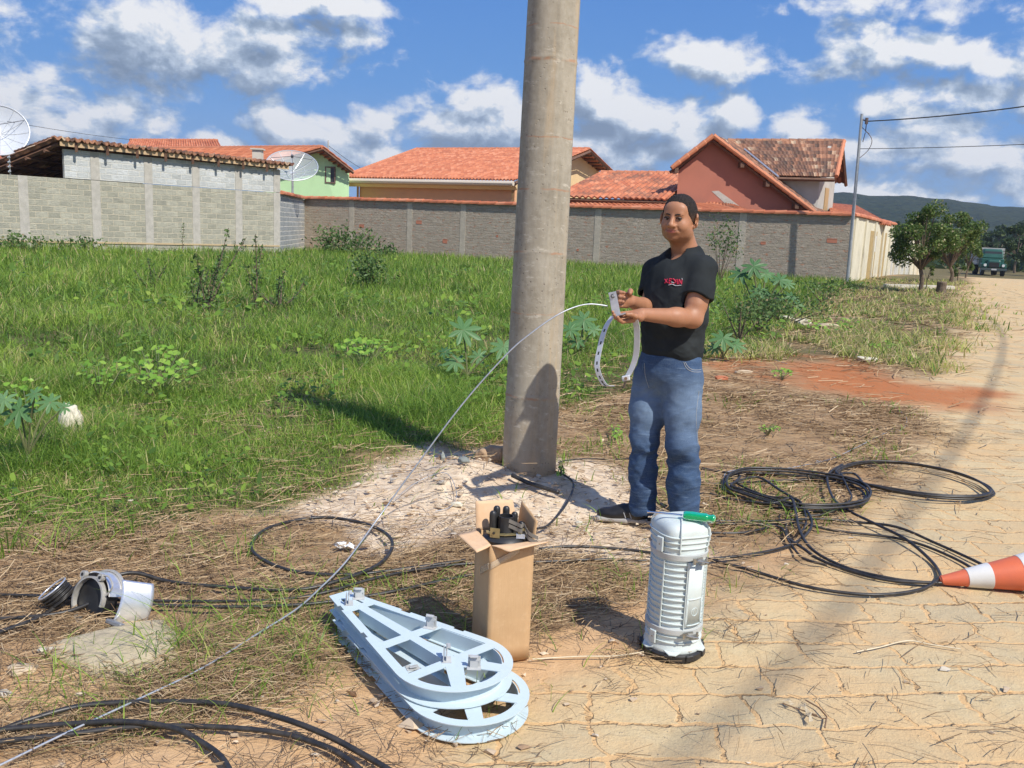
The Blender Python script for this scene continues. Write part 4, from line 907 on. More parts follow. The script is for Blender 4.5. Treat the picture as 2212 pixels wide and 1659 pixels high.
def pf(i, j):
    a = i*2*math.pi; z = -.1+j*(PH+.1); r_ = .166-.0068*z
    r_ += .0016*(fbm([[math.cos(a)*2, math.sin(a)*2, z*3]], 3, 5)[0]-.5)
    seam = (a-4.93+math.pi) % (2*math.pi)-math.pi; s2 = (a-5.55+math.pi) % (2*math.pi)-math.pi
    if abs(seam) < .05: r_ += .003*(1-abs(seam)/.05)
    if abs(s2) < .45: r_ = min(r_, (r_*math.cos(.45))/math.cos(s2)+.002) if abs(s2) < .45 else r_
    for zz, d in ((.52, .004), (1.37, .0025), (2.44, .004)):
        dz = abs(z-zz-.01*math.sin(a*3)); r_ += d*max(0, 1-dz/.012)
    return (PB[0]+lean*z+r_*math.cos(a), PB[1]+r_*math.sin(a), z)
mb.grid(pf, 128, 360, flip=True); zt = PH; mb.add([(PB[0]+lean*zt+.14*math.cos(a), PB[1]+.14*math.sin(a), zt) for a in np.linspace(0, 2*math.pi, 32, endpoint=False)], [tuple(range(32))])
mb.build('shaft', mat('pole_concrete', rough=.9, spec=.2, fn=pole_fn), t, smooth=True)
# ---- cardboard box
Fb = np.array([-.0475, 2.85, 0]); ex = np.array([.932, .362, 0]); ey = np.array([-.362, .932, 0]); BW, BH = .158, .437
t = thing('cardboard_box', 'tall open brown cardboard box with its flaps up, standing left of the white ribbed cylinder', 'box', Fb+ex*.08+ey*.08)
def card_fn(N, b):
    v = N.tc(); c = N.mix(N.rng(N.noise(v, 7, 5), .3, .7), (.50, .32, .165), (.58, .385, .21)); w = N.noise(N.mapping(v, (1, 1, .08)), 160, 2)
    c = N.mix(N.math('MULTIPLY', N.rng(N.noise(v, 60, 3), .55, .8), .3), c, (.66, .47, .29)); return c, N.bump(N.math('ADD', N.math('MULTIPLY', N.noise(v, 9, 3), 1.5), w), .25, .003)
M_CARD = mat('cardboard', rough=.8, spec=.2, fn=card_fn)
M_CARD2 = mat('cardboard_inside', rough=.85, spec=.2, fn=lambda N, b: (N.mix(N.rng(N.noise(N.tc(), 20, 4), .3, .7), (.66, .43, .25), (.72, .50, .31)), N.bump(N.noise(N.mapping(N.tc(), (1, 1, .1)), 90, 2), .25, .003)))
def bx_(s, r_, z): return Fb+ex*s+ey*r_+up_*z
TC = .004
def sheet(name, q, parent, m_=None, n=8, bulge=0., wav=0., seed=0):
    """thin curved board between four corners"""
    A, B, C, D = [np.array(p) for p in q]; nn = np.cross(B-A, D-A); nn /= np.linalg.norm(nn); mb = MB()
    def f(i, j): return (A*(1-i)+B*i)*(1-j)+(D*(1-i)+C*i)*j+nn*(bulge*4*i*(1-i)*(.4+.6*j)+wav*(fbm([[i*2.5+seed, j*2.5]], 3, seed)[0]-.5)*2)
    mb.grid(f, n, n); return mb.build(name, m_ or M_CARD, parent, smooth=True, solid=TC)
sheet('side_panel', (bx_(0, 0, .001), bx_(BW, 0, .001), bx_(BW, 0, BH), bx_(0, 0, BH)), t, bulge=-.003, wav=.001)
sheet('side_panel', (bx_(0, BW, .001), bx_(0, 0, .001), bx_(0, 0, BH), bx_(0, BW, BH)), t, bulge=-.003, wav=.001, seed=3)
sheet('side_panel', (bx_(BW, 0, .001), bx_(BW, BW, .001), bx_(BW, BW, BH), bx_(BW, 0, BH)), t, bulge=-.002, seed=4)
sheet('side_panel', (bx_(BW, BW, .001), bx_(0, BW, .001), bx_(0, BW, BH), bx_(BW, BW, BH)), t, seed=5)
sheet('base_panel', (bx_(0, 0, .003), bx_(BW, 0, .003), bx_(BW, BW, .003), bx_(0, BW, .003)), t)
def fl(c8): u, v = (1100+c8[0]*.3135)/1.1718, (1180+c8[1]*.3135)/1.1718; return u, v
def flp(x, y, Y): return at(*fl((x, y)), Y)
sheet('flap', (bx_(0, BW, BH), bx_(0, 0, BH), bx_(-.062, -.035, BH-.004), bx_(-.085, BW*.72, BH+.008)), t, M_CARD2, wav=.003)
sheet('flap', (bx_(0, 0, BH), bx_(BW, 0, BH), bx_(BW+.035, -.045, BH+.012), bx_(.05, -.052, BH-.006)), t, M_CARD2, wav=.004, seed=2)
sheet('flap', (bx_(0, BW, BH), bx_(BW, BW, BH), bx_(BW-.012, BW+.03, BH+.095), bx_(.004, BW+.03, BH+.10)), t, M_CARD2, wav=.003, seed=6)
sheet('flap', (bx_(BW, BW, BH), bx_(BW, 0, BH), bx_(BW+.015, .012, BH+.07), bx_(BW+.01, BW*.96, BH+.10)), t, M_CARD, wav=.003, seed=7)
tape = mat('tape', (.66, .52, .36), .25, spec=.6, alpha=.55)
sheet('tape', (bx_(-.0035, .085, BH-.135), bx_(-.0035, .004, BH-.085), bx_(-.0035, .004, BH-.062), bx_(-.0035, .085, BH-.108)), t, tape, wav=.002)
sheet('tape', (bx_(.0, -.004, BH-.085), bx_(.105, -.004, BH-.032), bx_(.105, -.004, BH-.012), bx_(.0, -.004, BH-.060)), t, tape, wav=.002)
# ---- black splice closure inside the box
cc = bx_(BW*.5, BW*.5, 0); t = thing('splice_closure', 'black plastic cable closure with round ports and brass bracket, sitting inside the cardboard box', 'closure', cc+up_*.03)
M_BLK = mat('black_plastic', rough=.42, fn=speck((.012, .012, .013), (.03, .03, .03), 12, .15, .003)); M_BRASS = mat('olive_bracket', rough=.45, metal=.6, fn=speck((.30, .25, .12), (.42, .35, .18), 18, .1, .002))
mb = MB(); mb.lathe(cc, [(.05, .03), (.062, .05), (.064, .36), (.066, BH-.03), (.076, BH-.02), (.077, BH+.0), (.070, BH+.008), (.06, BH+.014), (.02, BH+.02)], 40); mb.build('housing', M_BLK, t, smooth='auto')
def port(dx, dy, r_, z1, dome=True):
    c = bx_(BW*.5+dx, BW*.5+dy, 0); mb = MB()
    if dome: mb.lathe(c, [(r_, BH), (r_, z1-.012), (r_*.92, z1-.005), (r_*.6, z1), (.001, z1+.001)], 20)
    else: mb.lathe(c, [(r_*1.1, BH), (r_*1.05, BH+.03), (r_, BH+.035), (r_, z1), (r_*.84, z1), (r_*.84, z1-.03), (.001, z1-.03)], 28)
    return mb.build('port', M_BLK, t, smooth='auto')
port(-.045, .004, .0125, BH+.094); port(-.022, .03, .0125, BH+.102); port(.018, .042, .0125, BH+.094); port(.046, .030, .012, BH+.075); port(.060, -.005, .012, BH+.05); port(0, -.01, .027, BH+.078, False)
mb = MB(); cpl = cc+up_*(BH+.016); 
prism2d(mb, [(-.072, -.01), (-.055, -.035), (-.02, -.052), (.035, -.056), (.062, -.04), (.066, -.02), (.03, -.028), (.0, -.036), (-.03, -.030), (-.05, .012), (-.066, .012)], [], 0, .003, lambda x, y, z: tuple(cc+ex*x+ey*y+up_*(BH+.020+z)))
mb.box(cc+ex*.045-ey*.055+up_*(BH+.028), (.034, .003, .03), np.array([ex, ey, up_]).T); mb.box(cc-ex*.052-ey*.040+up_*(BH+.03), (.034, .003, .034), np.array([ex*.8-ey*.6, ey*.8+ex*.6, up_]).T)
br_ = mb.build('bracket', M_BRASS, t)
mb = MB(); mb.cyl(cc+ex*.046-ey*.0575+up_*(BH+.03), cc+ex*.046-ey*.059+up_*(BH+.03), .0045, seg=12); mb.build('bolt_hole', M_BLK, br_)
mb = MB(); mb.cyl(cc-ex*.056-ey*.040+up_*(BH+.03), cc-ex*.058-ey*.043+up_*(BH+.03), .0045, seg=12); mb.build('bolt_hole', M_BLK, br_)
def ribbon(name, pts, w_, wd, m_, parent=None, th=.0015, smooth=True):
    """flat band: pts centre line, wd width direction(s)"""
    P = np.array(pts); n = len(P); W_ = np.broadcast_to(np.array(wd, float), (n, 3)); mb = MB(); vs = []
    T = np.gradient(P, axis=0); T /= np.linalg.norm(T, axis=1)[:, None]
    for i in range(n):
        nn = np.cross(T[i], W_[i]); nn /= np.linalg.norm(nn); d = W_[i]/np.linalg.norm(W_[i])
        for a, b_ in ((-1, -1), (1, -1), (1, 1), (-1, 1)): vs.append(P[i]+d*w_/2*a+nn*th/2*b_)
    fs = []
    for i in range(n-1):
        for k in range(4): l = (k+1) % 4; fs.append((i*4+k, i*4+l, i*4+4+l, i*4+4+k))
    fs += [(3, 2, 1, 0), tuple((n-1)*4+k for k in range(4))]; mb.add(vs, fs); return mb.build(name, m_, parent, smooth='auto' if smooth else False)
M_STRAP = mat('grey_strap', rough=.5, fn=speck((.13, .12, .105), (.22, .20, .17), 30, 0))
for dz in (0, -.018):
    ribbon('strap', catmull([bx_(.075, .045, BH+.07+dz), bx_(.10, .03, BH+.060+dz), bx_(.115, .015, BH+.055+dz), bx_(.13, .03, BH+.052+dz), bx_(.135, -.005, BH+.035+dz), bx_(.165, -.02, BH+.02+dz)], 8), .013, (0, 0.1, 1), M_STRAP, t)
mb = MB(); mb.box(bx_(.115, .02, BH+.018), (.03, .02, .012)); mb.build('plastic_bag', mat('bag', (.7, .75, .85), .2, alpha=.5), t)
# ---- white ribbed closure
WC = np.array([.632, 3.035, 0]); t = thing('ribbed_canister', 'upright white ribbed plastic canister on a black ring, beside the man', 'canister', WC)
M_WP = mat('white_plastic', rough=.45, fn=lambda N, b: (N.mix(N.math('MULTIPLY', N.rng(N.noise(N.tc(), 9, 5, .65), .45, .75), .6), (.60, .67, .65), (.50, .52, .46)), N.bump(N.noise(N.tc(), 70, 3), .06, .002)))
M_WP2 = mat('clamp_ring_grey', rough=.5, fn=speck((.42, .44, .42), (.52, .54, .52), 14, 0))
axis_t = (at(1470, 1115, 3.035)[0]-WC[0])/.6
def sq(a, k=3.2):                                     # rounded-square section
    return (abs(math.cos(a))**k+abs(math.sin(a))**k)**(-1/k)
def ring_prof(prof, seg=64, k0=4.0, rot=R(20), ribs=None):
    mb = MB(); vs = []
    for r_, z in prof:
        kk = 2.0+(k0-2.0)*sstep(.42, .56, z)
        for s in range(seg):
            a = 2*math.pi*s/seg; q = sq(a, kk)*r_*(1 if kk < 2.1 else .93+.07*(2/kk)); b_ = a+rot
            vs.append((WC[0]+axis_t*z*.55+q*math.cos(b_), WC[1]+q*math.sin(b_), z))
    fs = []
    for i in range(len(prof)-1):
        for s in range(seg):
            l = (s+1) % seg; fs.append((i*seg+s, i*seg+l, (i+1)*seg+l, (i+1)*seg+s))
    fs += [tuple(range(seg))[::-1], tuple((len(prof)-1)*seg+s for s in range(seg))]; mb.add(vs, fs); return mb
ring_prof([(.106, .0), (.115, .004), (.115, .028), (.108, .034)]).build('base_ring', M_BLK, t, smooth='auto')
for k in range(9):
    mb = MB(); a = k*.7+.2; mb.box((WC[0]+.114*math.cos(a), WC[1]+.114*math.sin(a), .020), (.014, .03, .026), Matrix.Rotation(a, 3, 'Z'), bev=.003); mb.build('base_lug', M_BLK, t)
body = [(.104, .034), (.106, .040), (.104, .05)]
for z in (.065, .090): body += [(.097, z), (.097, z+.010), (.103, z+.0115), (.103, z+.0145), (.097, z+.016)]
body += [(.097, .112), (.1015, .114)]
body += [(.1015, .118)]
z = .140; body += [(.0935, .136)]
while z < .415: body += [(.0925, z), (.0925, z+.0145), (.0998, z+.0165), (.0998, z+.0195), (.0925, z+.021)]; z += .0255
body += [(.094, .430), (.094, .452)]
ring_prof(body).build('body', M_WP, t, smooth='auto')
ring_prof([(.1015, .113), (.105, .116), (.105, .136), (.100, .139)]).build('lower_clamp_band', M_WP2, t, smooth='auto')
ring_prof([(.0955, .428), (.1015, .431), (.1015, .452), (.0965, .455)]).build('upper_clamp_band', M_WP2, t, smooth='auto')
cap = [(.094, .452)]
for z in (.462, .485, .508): cap += [(.093, z), (.093, z+.014), (.0985, z+.0155), (.0985, z+.0185), (.093, z+.020)]
zt = .533; cap += [(.093, zt)]
for q in np.linspace(0, math.pi/2, 9)[1:]: cap.append((.093-.038*(1-math.cos(q)), zt+.045*math.sin(q)))
cap += [(.03, zt+.0465), (.005, zt+.047)]
ring_prof(cap).build('cap', M_WP, t, smooth='auto'); CAPZ = (zt+.047)*.88; t.scale = (1, 1, .88)
for a0 in (-.55, -1.72, .75, 2.6):
    pts = []; a = a0
    for z, r_ in ((.46, .0975), (.50, .0975), (.533, .0985), (.556, .094), (.572, .082), (.581, .062), (.583, .03)):
        q = r_*(1.0 if z < .45 else .965+.035); kk = 2+2*sstep(.42, .56, z); rr_ = sq(a-R(20), kk)*r_*(.93+.07*(2/kk)); pts.append((WC[0]+axis_t*z*.55+rr_*math.cos(a), WC[1]+rr_*math.sin(a), z))
    mb = MB(); mb.tube(catmull(pts, 5), .0032, 6); mb.build('cap_rib', M_WP, t, smooth=True)
for a in (-1.42, -.35, 1.2, 2.9, 4.0):                 # upright ribs on the body
    mb = MB(); mb.box((WC[0]+.1*math.cos(a), WC[1]+.1*math.sin(a), .28), (.006, .0045, .285), Matrix.Rotation(a, 3, 'Z')); mb.build('upright_rib', M_WP, t)
def cyl_panel(a0, a1, z0, z1, r_, th, name, m_=None, holes=None, n=12):
    mb = MB(); mb.grid(lambda i, j: (WC[0]+axis_t*.3*.55+r_*math.cos(a0+(a1-a0)*i), WC[1]+r_*math.sin(a0+(a1-a0)*i), z0+(z1-z0)*j), n, 2); return mb.build(name, m_ or M_WP, t, solid=th, smooth=True)
pa0, pa1 = -1.40, -.66
p1_ = cyl_panel(pa0, pa1, .150, .425, .1015, .004, 'label_panel')
def onpan(a, z, r_=.1045): return (WC[0]+axis_t*.3*.55+r_*math.cos(a), WC[1]+r_*math.sin(a), z)
mb = MB()
for z0, z1 in ((.158, .268),):
    for (A_, B_) in (((pa0+.06, z0), (pa1-.06, z0)), ((pa1-.06, z0), (pa1-.06, z1)), ((pa1-.06, z1), (pa0+.06, z1)), ((pa0+.06, z1), (pa0+.06, z0))):
        mb.tube([onpan(A_[0]+(B_[0]-A_[0])*s, A_[1]+(B_[1]-A_[1])*s) for s in np.linspace(0, 1, 6)], .0028, 5)
ca_ = (pa0+pa1)/2; mb.tube([onpan(ca_+.14*math.cos(s), .213+.017*math.sin(s), .1035) for s in np.linspace(0, 2*math.pi, 20, endpoint=False)], .0014, 4, closed=True)
mb.tube([onpan(ca_+.05*math.cos(s), .213+.014*math.sin(s), .1035) for s in np.linspace(1.2, 5, 10)], .0012, 4)
mb.build('moulded_frame', M_WP, p1_, smooth=True)
mb = MB(); mb.tube([onpan(pa0, .285), onpan(pa1, .285)], .002, 5); mb.tube([onpan(pa0+.03, .15), onpan(pa0+.03, .425)], .002, 5); mb.tube([onpan(pa1-.03, .15), onpan(pa1-.03, .425)], .002, 5); mb.build('panel_edge', M_WP, p1_)
M_ST = mat('steel', rough=.35, metal=.9, fn=speck((.38, .38, .36), (.52, .52, .50), 30, 0))
def latch(a, z, name='latch'):
    r_ = np.array([math.cos(a), math.sin(a), 0]); tn = np.array([-r_[1], r_[0], 0]); c = np.array([WC[0]+axis_t*z*.55, WC[1], z]); mb = MB(); Mx = np.array([tn, r_, up_]).T
    mb.box(c+r_*.112-tn*.012, (.040, .006, .018), Mx); mb.box(c+r_*.120+tn*.008-up_*.004, (.034, .012, .004), Mx); mb.box(c+r_*.120+tn*.008-up_*.018, (.034, .012, .003), Mx)
    mb.tube([c+r_*.128-tn*.03+up_*.006, c+r_*.130+tn*.022-up_*.012], .003, 6); mb.cyl(c+r_*.118-tn*.032-up_*.012, c+r_*.118-tn*.032+up_*.012, .005, seg=8); mb.cyl(c+r_*.122+tn*.02-up_*.02, c+r_*.122+tn*.02+up_*.01, .0045, seg=8)
    return mb.build(name, M_ST, t)
latch(-1.02, .440); latch(-1.18, .125)
def lug(a, z, h=.05):
    r_ = np.array([math.cos(a), math.sin(a), 0]); tn = np.array([-r_[1], r_[0], 0]); c = np.array([WC[0]+axis_t*z*.55, WC[1], z])+r_*.106; mb = MB(); mb.box(c, (.03, .008, h), np.array([tn, r_, up_]).T, bev=.003); o = mb.build('mounting_lug', M_WP, t)
    mb = MB(); mb.cyl(c+r_*.0035, c+r_*.0047, .0028, seg=10); mb.build('screw', mat('screw_tan', (.35, .26, .14), .5), o)
lug(-2.45, .487, .062); lug(-2.5, .090, .055)
for a in (-2.75, -1.75, -.5):
    mb = MB(); r_ = np.array([math.cos(a), math.sin(a), 0]); tn = np.array([-r_[1], r_[0], 0]); c = WC+r_*.097+up_*.048; mb.add([c-tn*.035, c+tn*.035, c+r_*.022+tn*.012-up_*.010, c+r_*.022-tn*.012-up_*.010, c-tn*.035-up_*.006, c+tn*.035-up_*.006, c+r_*.022+tn*.012-up_*.014, c+r_*.022-tn*.012-up_*.014], [(0, 1, 2, 3), (7, 6, 5, 4), (0, 4, 5, 1), (1, 5, 6, 2), (2, 6, 7, 3), (3, 7, 4, 0)]); mb.build('flange_fin', M_WP, t)
# ---- screwdriver on top
s0 = G(1398, 1107, CAPZ+.012); s1 = G(1476, 1114, CAPZ+.014); s2 = G(1546, 1123, CAPZ+.014)
t = thing('screwdriver', 'screwdriver with a clear green plastic handle lying on top of the white canister', 'screwdriver', s1)
dz = CAPZ+.005
s0[2] = dz+.010; s1[2] = dz+.011; s2[2] = dz+.012
mb = MB(); mb.tube([s0, lerp(s0, s1, .98)], .0036, 10); mb.tube([s0+(s0-s1)*.0, lerp(s0, s1, .06)], .0048, 8); mb.build('shaft', mat('chrome', (.7, .7, .7), .18, 1.), t)
dn = (s2-s1)/np.linalg.norm(s2-s1); side = np.cross(dn, up_); L_ = np.linalg.norm(s2-s1); mb = MB()
prof = [(0, .0095), (.06, .0125), (.25, .0135), (.5, .0125), (.7, .0130), (.76, .0098), (.84, .0098), (.9, .0115), (.97, .0098), (1, .004)]
def hf(i, j):
    s = j; r_ = 1.3*np.interp(s, [p[0] for p in prof], [p[1] for p in prof]); a = 2*math.pi*i; r2 = r_*(1-.10*abs(math.cos(a*3)) if s < .72 else 1); return s1+dn*L_*s+side*math.cos(a)*r2+up_*math.sin(a)*r2
mb.grid(hf, 36, 40); mb.build('handle', mat('green_acetate', (.0, .50, .18), .12, trans=.45, spec=.8), t, smooth=True)
# ---- teardrop cable frames
M_PB = mat('pale_blue_paint', rough=.5, fn=lambda N, b: (N.mix(N.math('MULTIPLY', N.rng(N.noise(N.tc(), 30, 5, .7), .5, .8), .4), (.56, .665, .70), (.48, .57, .60)), N.bump(N.noise(N.tc(), 240, 2), .08, .001)))
M_CLIP = mat('grey_clip', rough=.5, fn=speck((.42, .43, .42), (.55, .56, .55), 20, 0))
def tear(L, R_, wt, grow=0., n=28, notch=False, sl=None):
    """teardrop outline, ccw, tail at x=0, round head centred at x=L"""
    al = math.asin((R_-wt)/L); pts = []; R2 = R_+grow; w2 = wt+grow
    for k in range(n+1):
        a = -math.pi/2-al+(math.pi+2*al)*k/n; pts.append((L+R2*math.cos(a), R2*math.sin(a)))
    pts += [(-grow-.0, w2), (-grow, -w2)]
    if notch:
        out = []
        for i in range(len(pts)):
            p, q = np.array(pts[i]), np.array(pts[(i+1) % len(pts)]); out.append(tuple(p)); Ls = np.linalg.norm(q-p)
            if Ls > .3:
                d = (q-p)/Ls; nn = np.array([-d[1], d[0]])
                for f in (.18, .55): 
                    c = p+d*Ls*f
                    for s_, w_ in ((-.022, 0), (-.022, .010), (.022, .010), (.022, 0)): out.append(tuple(c+d*s_+nn*w_))
        return out
    return pts
def frame(name, tail, head, z0, H_, label, clips, tilt=0.):
    tail = np.array(tail); head = np.array(head); L = np.linalg.norm(head-tail); ax = (head-tail)/L; ay = np.array([-ax[1], ax[0]])
    t = thing(name, label, 'metal frame', (*tail, z0), 'stacked pale blue teardrop brackets')
    R_, wt = .196, .040
    def X(x, y, z): p = tail+ax*x+ay*y; return (p[0], p[1], z0+z+tilt*x)
    al = math.asin((R_-wt)/L)
    def half(x): return wt+(R_-wt)*x/L/1.0+.0*x
    rim = .030; sp = .024; holes = []
    c1, c2 = L*.24, L*.665; cb = .020
    def hw(x): return (wt+math.tan(al)*x*.98)-rim
    for (xa, xb) in ((c1, c2-cb), (c2+cb, L-cb)):
        for s in (1, -1): holes.append([(xa, s*sp*.75), (xb, s*sp*.9), (xb, s*hw(xb)), (xa, s*hw(xa))])
    Ri = R_-rim
    def head_hole(a0, a1, cut):
        pts = [(L+Ri*math.cos(a), Ri*math.sin(a)) for a in np.linspace(a0, a1, 10)]; return pts
    for s in (1, -1):
        a_ = head_hole(s*1.35, s*.72, 0); holes.append([(L+cb, s*.030)]+[(L+cb, s*Ri*.985)]+[(x, y) for x, y in a_ if x > L+cb+.012]+[(L+.058, s*.030)] if False else [(L+cb, s*.045), (L+cb, s*Ri*.97)]+[(x, y) for x, y in a_][1:])
    holes.append([(L+.055, .0)]+[(L+Ri*math.cos(a), Ri*math.sin(a)) for a in np.linspace(.44, -.44, 9)])
    holes.append([(L*.13, .016), (L*.19, .019), (L*.19, .028), (L*.13, .024)]); holes.append([(L*.08, -.012), (L*.12, -.012), (L*.12, -.028), (L*.08, -.024)])
    mb = MB(); prism2d(mb, tear(L, R_, wt, notch=True), holes, H_-.003, H_, X); mb.build('top_plate', M_PB, t)
    mb = MB(); inner = tear(L, R_-.052, wt*.45); prism2d(mb, tear(L, R_, wt, grow=-.001, notch=True), [inner], 0, .003, X); mb.build('lower_flange', M_PB, t)
    wl_ = tear(L, R_-.034, wt-.022, n=40); wl2 = tear(L, R_-.0365, wt-.0245, n=40); mb = MB(); prism2d(mb, wl_, [wl2], .003, H_-.003, X); mb.build('rim_wall', M_PB, t)
    for s in (1, -1):                             # inner stiffening walls seen through the windows
        mb = MB(); p = [(c1, s*(sp*.75-.004)), (L-.02, s*(sp*.9-.004))]; d = np.array(p[1])-np.array(p[0]); mb.add([X(*p[0], .01), X(*p[1], .01), X(*p[1], H_-.003), X(*p[0], H_-.003)], [(0, 1, 2, 3)]); mb.build('inner_web', M_PB, t, solid=.0025)
    for (x, y, a, hh) in clips:
        mb = MB(); c, s_ = math.cos(a), math.sin(a)
        def Y_(u, v, z): return X(x+u*c-v*s_, y+u*s_+v*c, H_+z)
        def bar(u0, u1, v0, v1, za, zb): mb.hexa([Y_(u0, v0, za), Y_(u1, v0, za), Y_(u1, v1, za), Y_(u0, v1, za)], [Y_(u0, v0, zb), Y_(u1, v0, zb), Y_(u1, v1, zb), Y_(u0, v1, zb)])
        bar(-.022, .022, -.016, .016, .0005, .002)
        bar(-.013, .013, -.0015, .0015, .002, hh); bar(-.019, .019, -.002, .002, hh*.55, hh*.72); bar(.006, .020, .006, .0085, .002, hh*.85)
        bar(-.020, -.006, .009, .0112, .002, hh*.9); bar(-.013, .013, -.012, -.0005, hh*.92, hh)
        mb.build('clip', M_CLIP, t)
    return t
frame('teardrop_bracket', (-.618, 3.115), (-.153, 2.636), .067, .058, 'upper of the two stacked pale blue teardrop brackets, with grey clips', [(.085, .034, .9, .042), (.10, -.020, 2.6, .045), (.44, .09, .5, .048), (.655, -.015, 2.5, .052), (.75, .02, .8, .044)])
frame('teardrop_bracket', (-.592, 3.05), (-.098, 2.560), .004, .058, 'lower of the two stacked pale blue teardrop brackets, lying on the ground', [(.47, -.04, 1.2, .008)])
# ---- traffic cone lying on its side
tip = np.array([1.972, 3.775, .022]); cdir = np.array([.985, -.05, .165]); cdir /= np.linalg.norm(cdir)
t = thing('traffic_cone', 'orange and white striped traffic cone lying on its side at the right edge', 'traffic cone', (tip[0], tip[1], 0))
x_ = np.cross(cdir, up_); x_ /= np.linalg.norm(x_); y_ = np.cross(x_, cdir); Mc = np.array([x_, y_, cdir]).T
def cr(s): return .020+s*.172
M_OR = mat('cone_orange', rough=.5, fn=speck((.72, .16, .06), (.60, .14, .07), 9, .1, .003)); M_CW = mat('cone_white', rough=.45, fn=speck((.78, .77, .72), (.62, .60, .55), 7, .1, .003))
mb = MB(); mb.lathe(tip, [(.010, .0), (cr(0), .003), (cr(.35), .35), (cr(.72), .72), (cr(.72)-.004, .72), (.012, .01)], 40, Mc, caps=False); mb.build('body', M_OR, t, smooth='auto')
for a, b_ in ((.112, .214), (.338, .49)):
    mb = MB(); mb.lathe(tip, [(cr(a), a), (cr(a)+.0018, a+.001), (cr(b_)+.0018, b_-.001), (cr(b_), b_)], 40, Mc, caps=False); mb.build('white_band', M_CW, t, smooth='auto')
mb = MB(); mb.lathe(tip, [(.0075, -.002), (.013, -.004), (.019, .004)], 14, Mc); mb.build('tip_cap', M_OR, t)
mb = MB(); mb.box(tip+cdir*.735, (.40, .40, .03), Mc, bev=.01); mb.build('base', M_OR, t)
# ---- black cables
def cab_fn(N, b):
    v = N.tc(); return N.mix(N.rng(N.noise(v, 30, 4), .4, .7), (.022, .021, .020), (.055, .048, .04)), None
M_CAB = mat('black_cable', rough=.42, spec=.5, fn=cab_fn)
def cable(paths, lab, r_=.0075, name='cable', zs=.0, grp='black cables lying on the ground', mt=None):
    """paths: list of (pixel track, base height); all strands of one cable joined end to end read as one coil"""
    mb = MB()
    for path in paths:
        z = zs; pts = []
        for i, q in enumerate(path):
            zz = q[2] if len(q) > 2 else z; g = G(q[0], q[1], .012); g = np.array([g[0], g[1], 0]); g[2] = gz(g)+r_+(.004 if q[0] > 1300 else .013)+zz; pts.append(g)
        P = catmull(pts, 8); P[:, 2] += .004*(fbm(P[:, :2]*3, 2, 77)-.3); mb.tube(P, r_, 8)
    o = mb.build(name, mt or M_CAB, smooth=True); return tag(o, lab, 'cable', grp)
def c2(pts): return [(1408+p[0]*.3634, 938.7+p[1]*.3634)+tuple(p[2:]) for p in pts]
def wob(path, k, seed):
    r_ = np.random.default_rng(seed); off = r_.normal(0, k, 2); return [(p[0]+off[0]+r_.normal(0, k*.35), p[1]+off[1]*.5+r_.normal(0, k*.2))+tuple(p[2:]) for p in path]
ringA = [(1110, 240), (1180, 205), (1300, 184), (1500, 188), (1740, 228), (1920, 285), (2020, 345), (2000, 378), (1880, 392), (1650, 380), (1420, 345), (1220, 300), (1130, 265)]
A_ = []
for k in range(5): A_ += [(p[0]+(k-2)*-9, p[1]+(k-2)*5+(6 if p[1] > 300 else -2)*((k*2) % 3-1), .012*k*.8) for p in ringA]
cable([c2([(300, 200), (420, 225), (600, 236), (850, 242), (1060, 262), (1300, 305)]+A_[9:]+[(1200, 260, .03), (1260, 330, .03), (1285, 400, .02), (1240, 440, .01)])], 'far coil of black cable lying flat on the paving at the right', .0072, 'cable_coil', grp='coils of black cable')
ringB = [(425, 300), (460, 262), (560, 236), (760, 240), (1000, 268), (1180, 300), (1265, 350), (1270, 410), (1180, 445), (1020, 458), (850, 452), (690, 420), (540, 372), (450, 335)]
B_ = []
for k in range(5): B_ += [(p[0]+(k-2)*9, p[1]+[0, 9, -8, 14, 4][k]*(.5 if p[1] < 300 else 1), .011*k) for p in ringB]
cable([c2([(40, 260), (290, 290), (430, 290)]+B_[4:]+[(620, 300, .05), (760, 370, .04), (880, 440, .03), (945, 520, .02), (930, 590, .01), (820, 660), (600, 712), (340, 742)])], 'middle coil of black cable right behind the man on dry grass', .0075, 'cable_coil', grp='coils of black cable')
cable([c2([(20, 400), (150, 455), (300, 350), (450, 382), (700, 440, .03), (820, 430, .05), (850, 500, .04), (880, 600, .02), (960, 690), (1150, 790), (1400, 852), (1560, 876), (1700, 884), (1790, 884)])], 'black cable curving from the middle coil towards the cone tip', .0078)
cable([c2([(335, 742), (560, 800), (900, 900), (1180, 945), (1400, 950), (1600, 922), (1690, 885, .012), (1712, 830), (1650, 740), (1500, 640, .02), (1300, 540, .02), (1180, 470, .01), (1080, 400, .015), (1040, 300, .03), (1060, 250, .03), (1130, 205, .03)])], 'wide outer loop of black cable sweeping from the canister round the cone tip', .0080)
cable([c2([(-200, 495), (0, 505), (370, 512), (700, 515), (850, 528, .02), (1000, 512, .01), (1200, 520), (1450, 570, .02), (1700, 650), (1900, 742), (2010, 800)])], 'black cable running behind the canister towards the top of the cone', .0075)
cable([c2([(-150, 505), (360, 528), (720, 532), (880, 538, .01), (1100, 572), (1400, 606), (1560, 640), (1700, 690), (1850, 762), (1950, 830)])], 'black cable running just below its neighbour towards the cone', .0072)
cable([c2([(800, 520), (810, 610), (900, 690, .01), (1000, 745), (1180, 810), (1420, 868), (1700, 896, .01)])], 'short black loop inside the widest cable loop on the paving', .0075)
cable([c2([(290, 205), (410, 222), (520, 262, .02), (500, 310, .03), (570, 352, .03), (700, 398, .03), (850, 432, .05), (900, 470, .03), (915, 540, .01), (880, 600, .01)])], 'inner black loop strand hanging inside the middle coil', .0068)
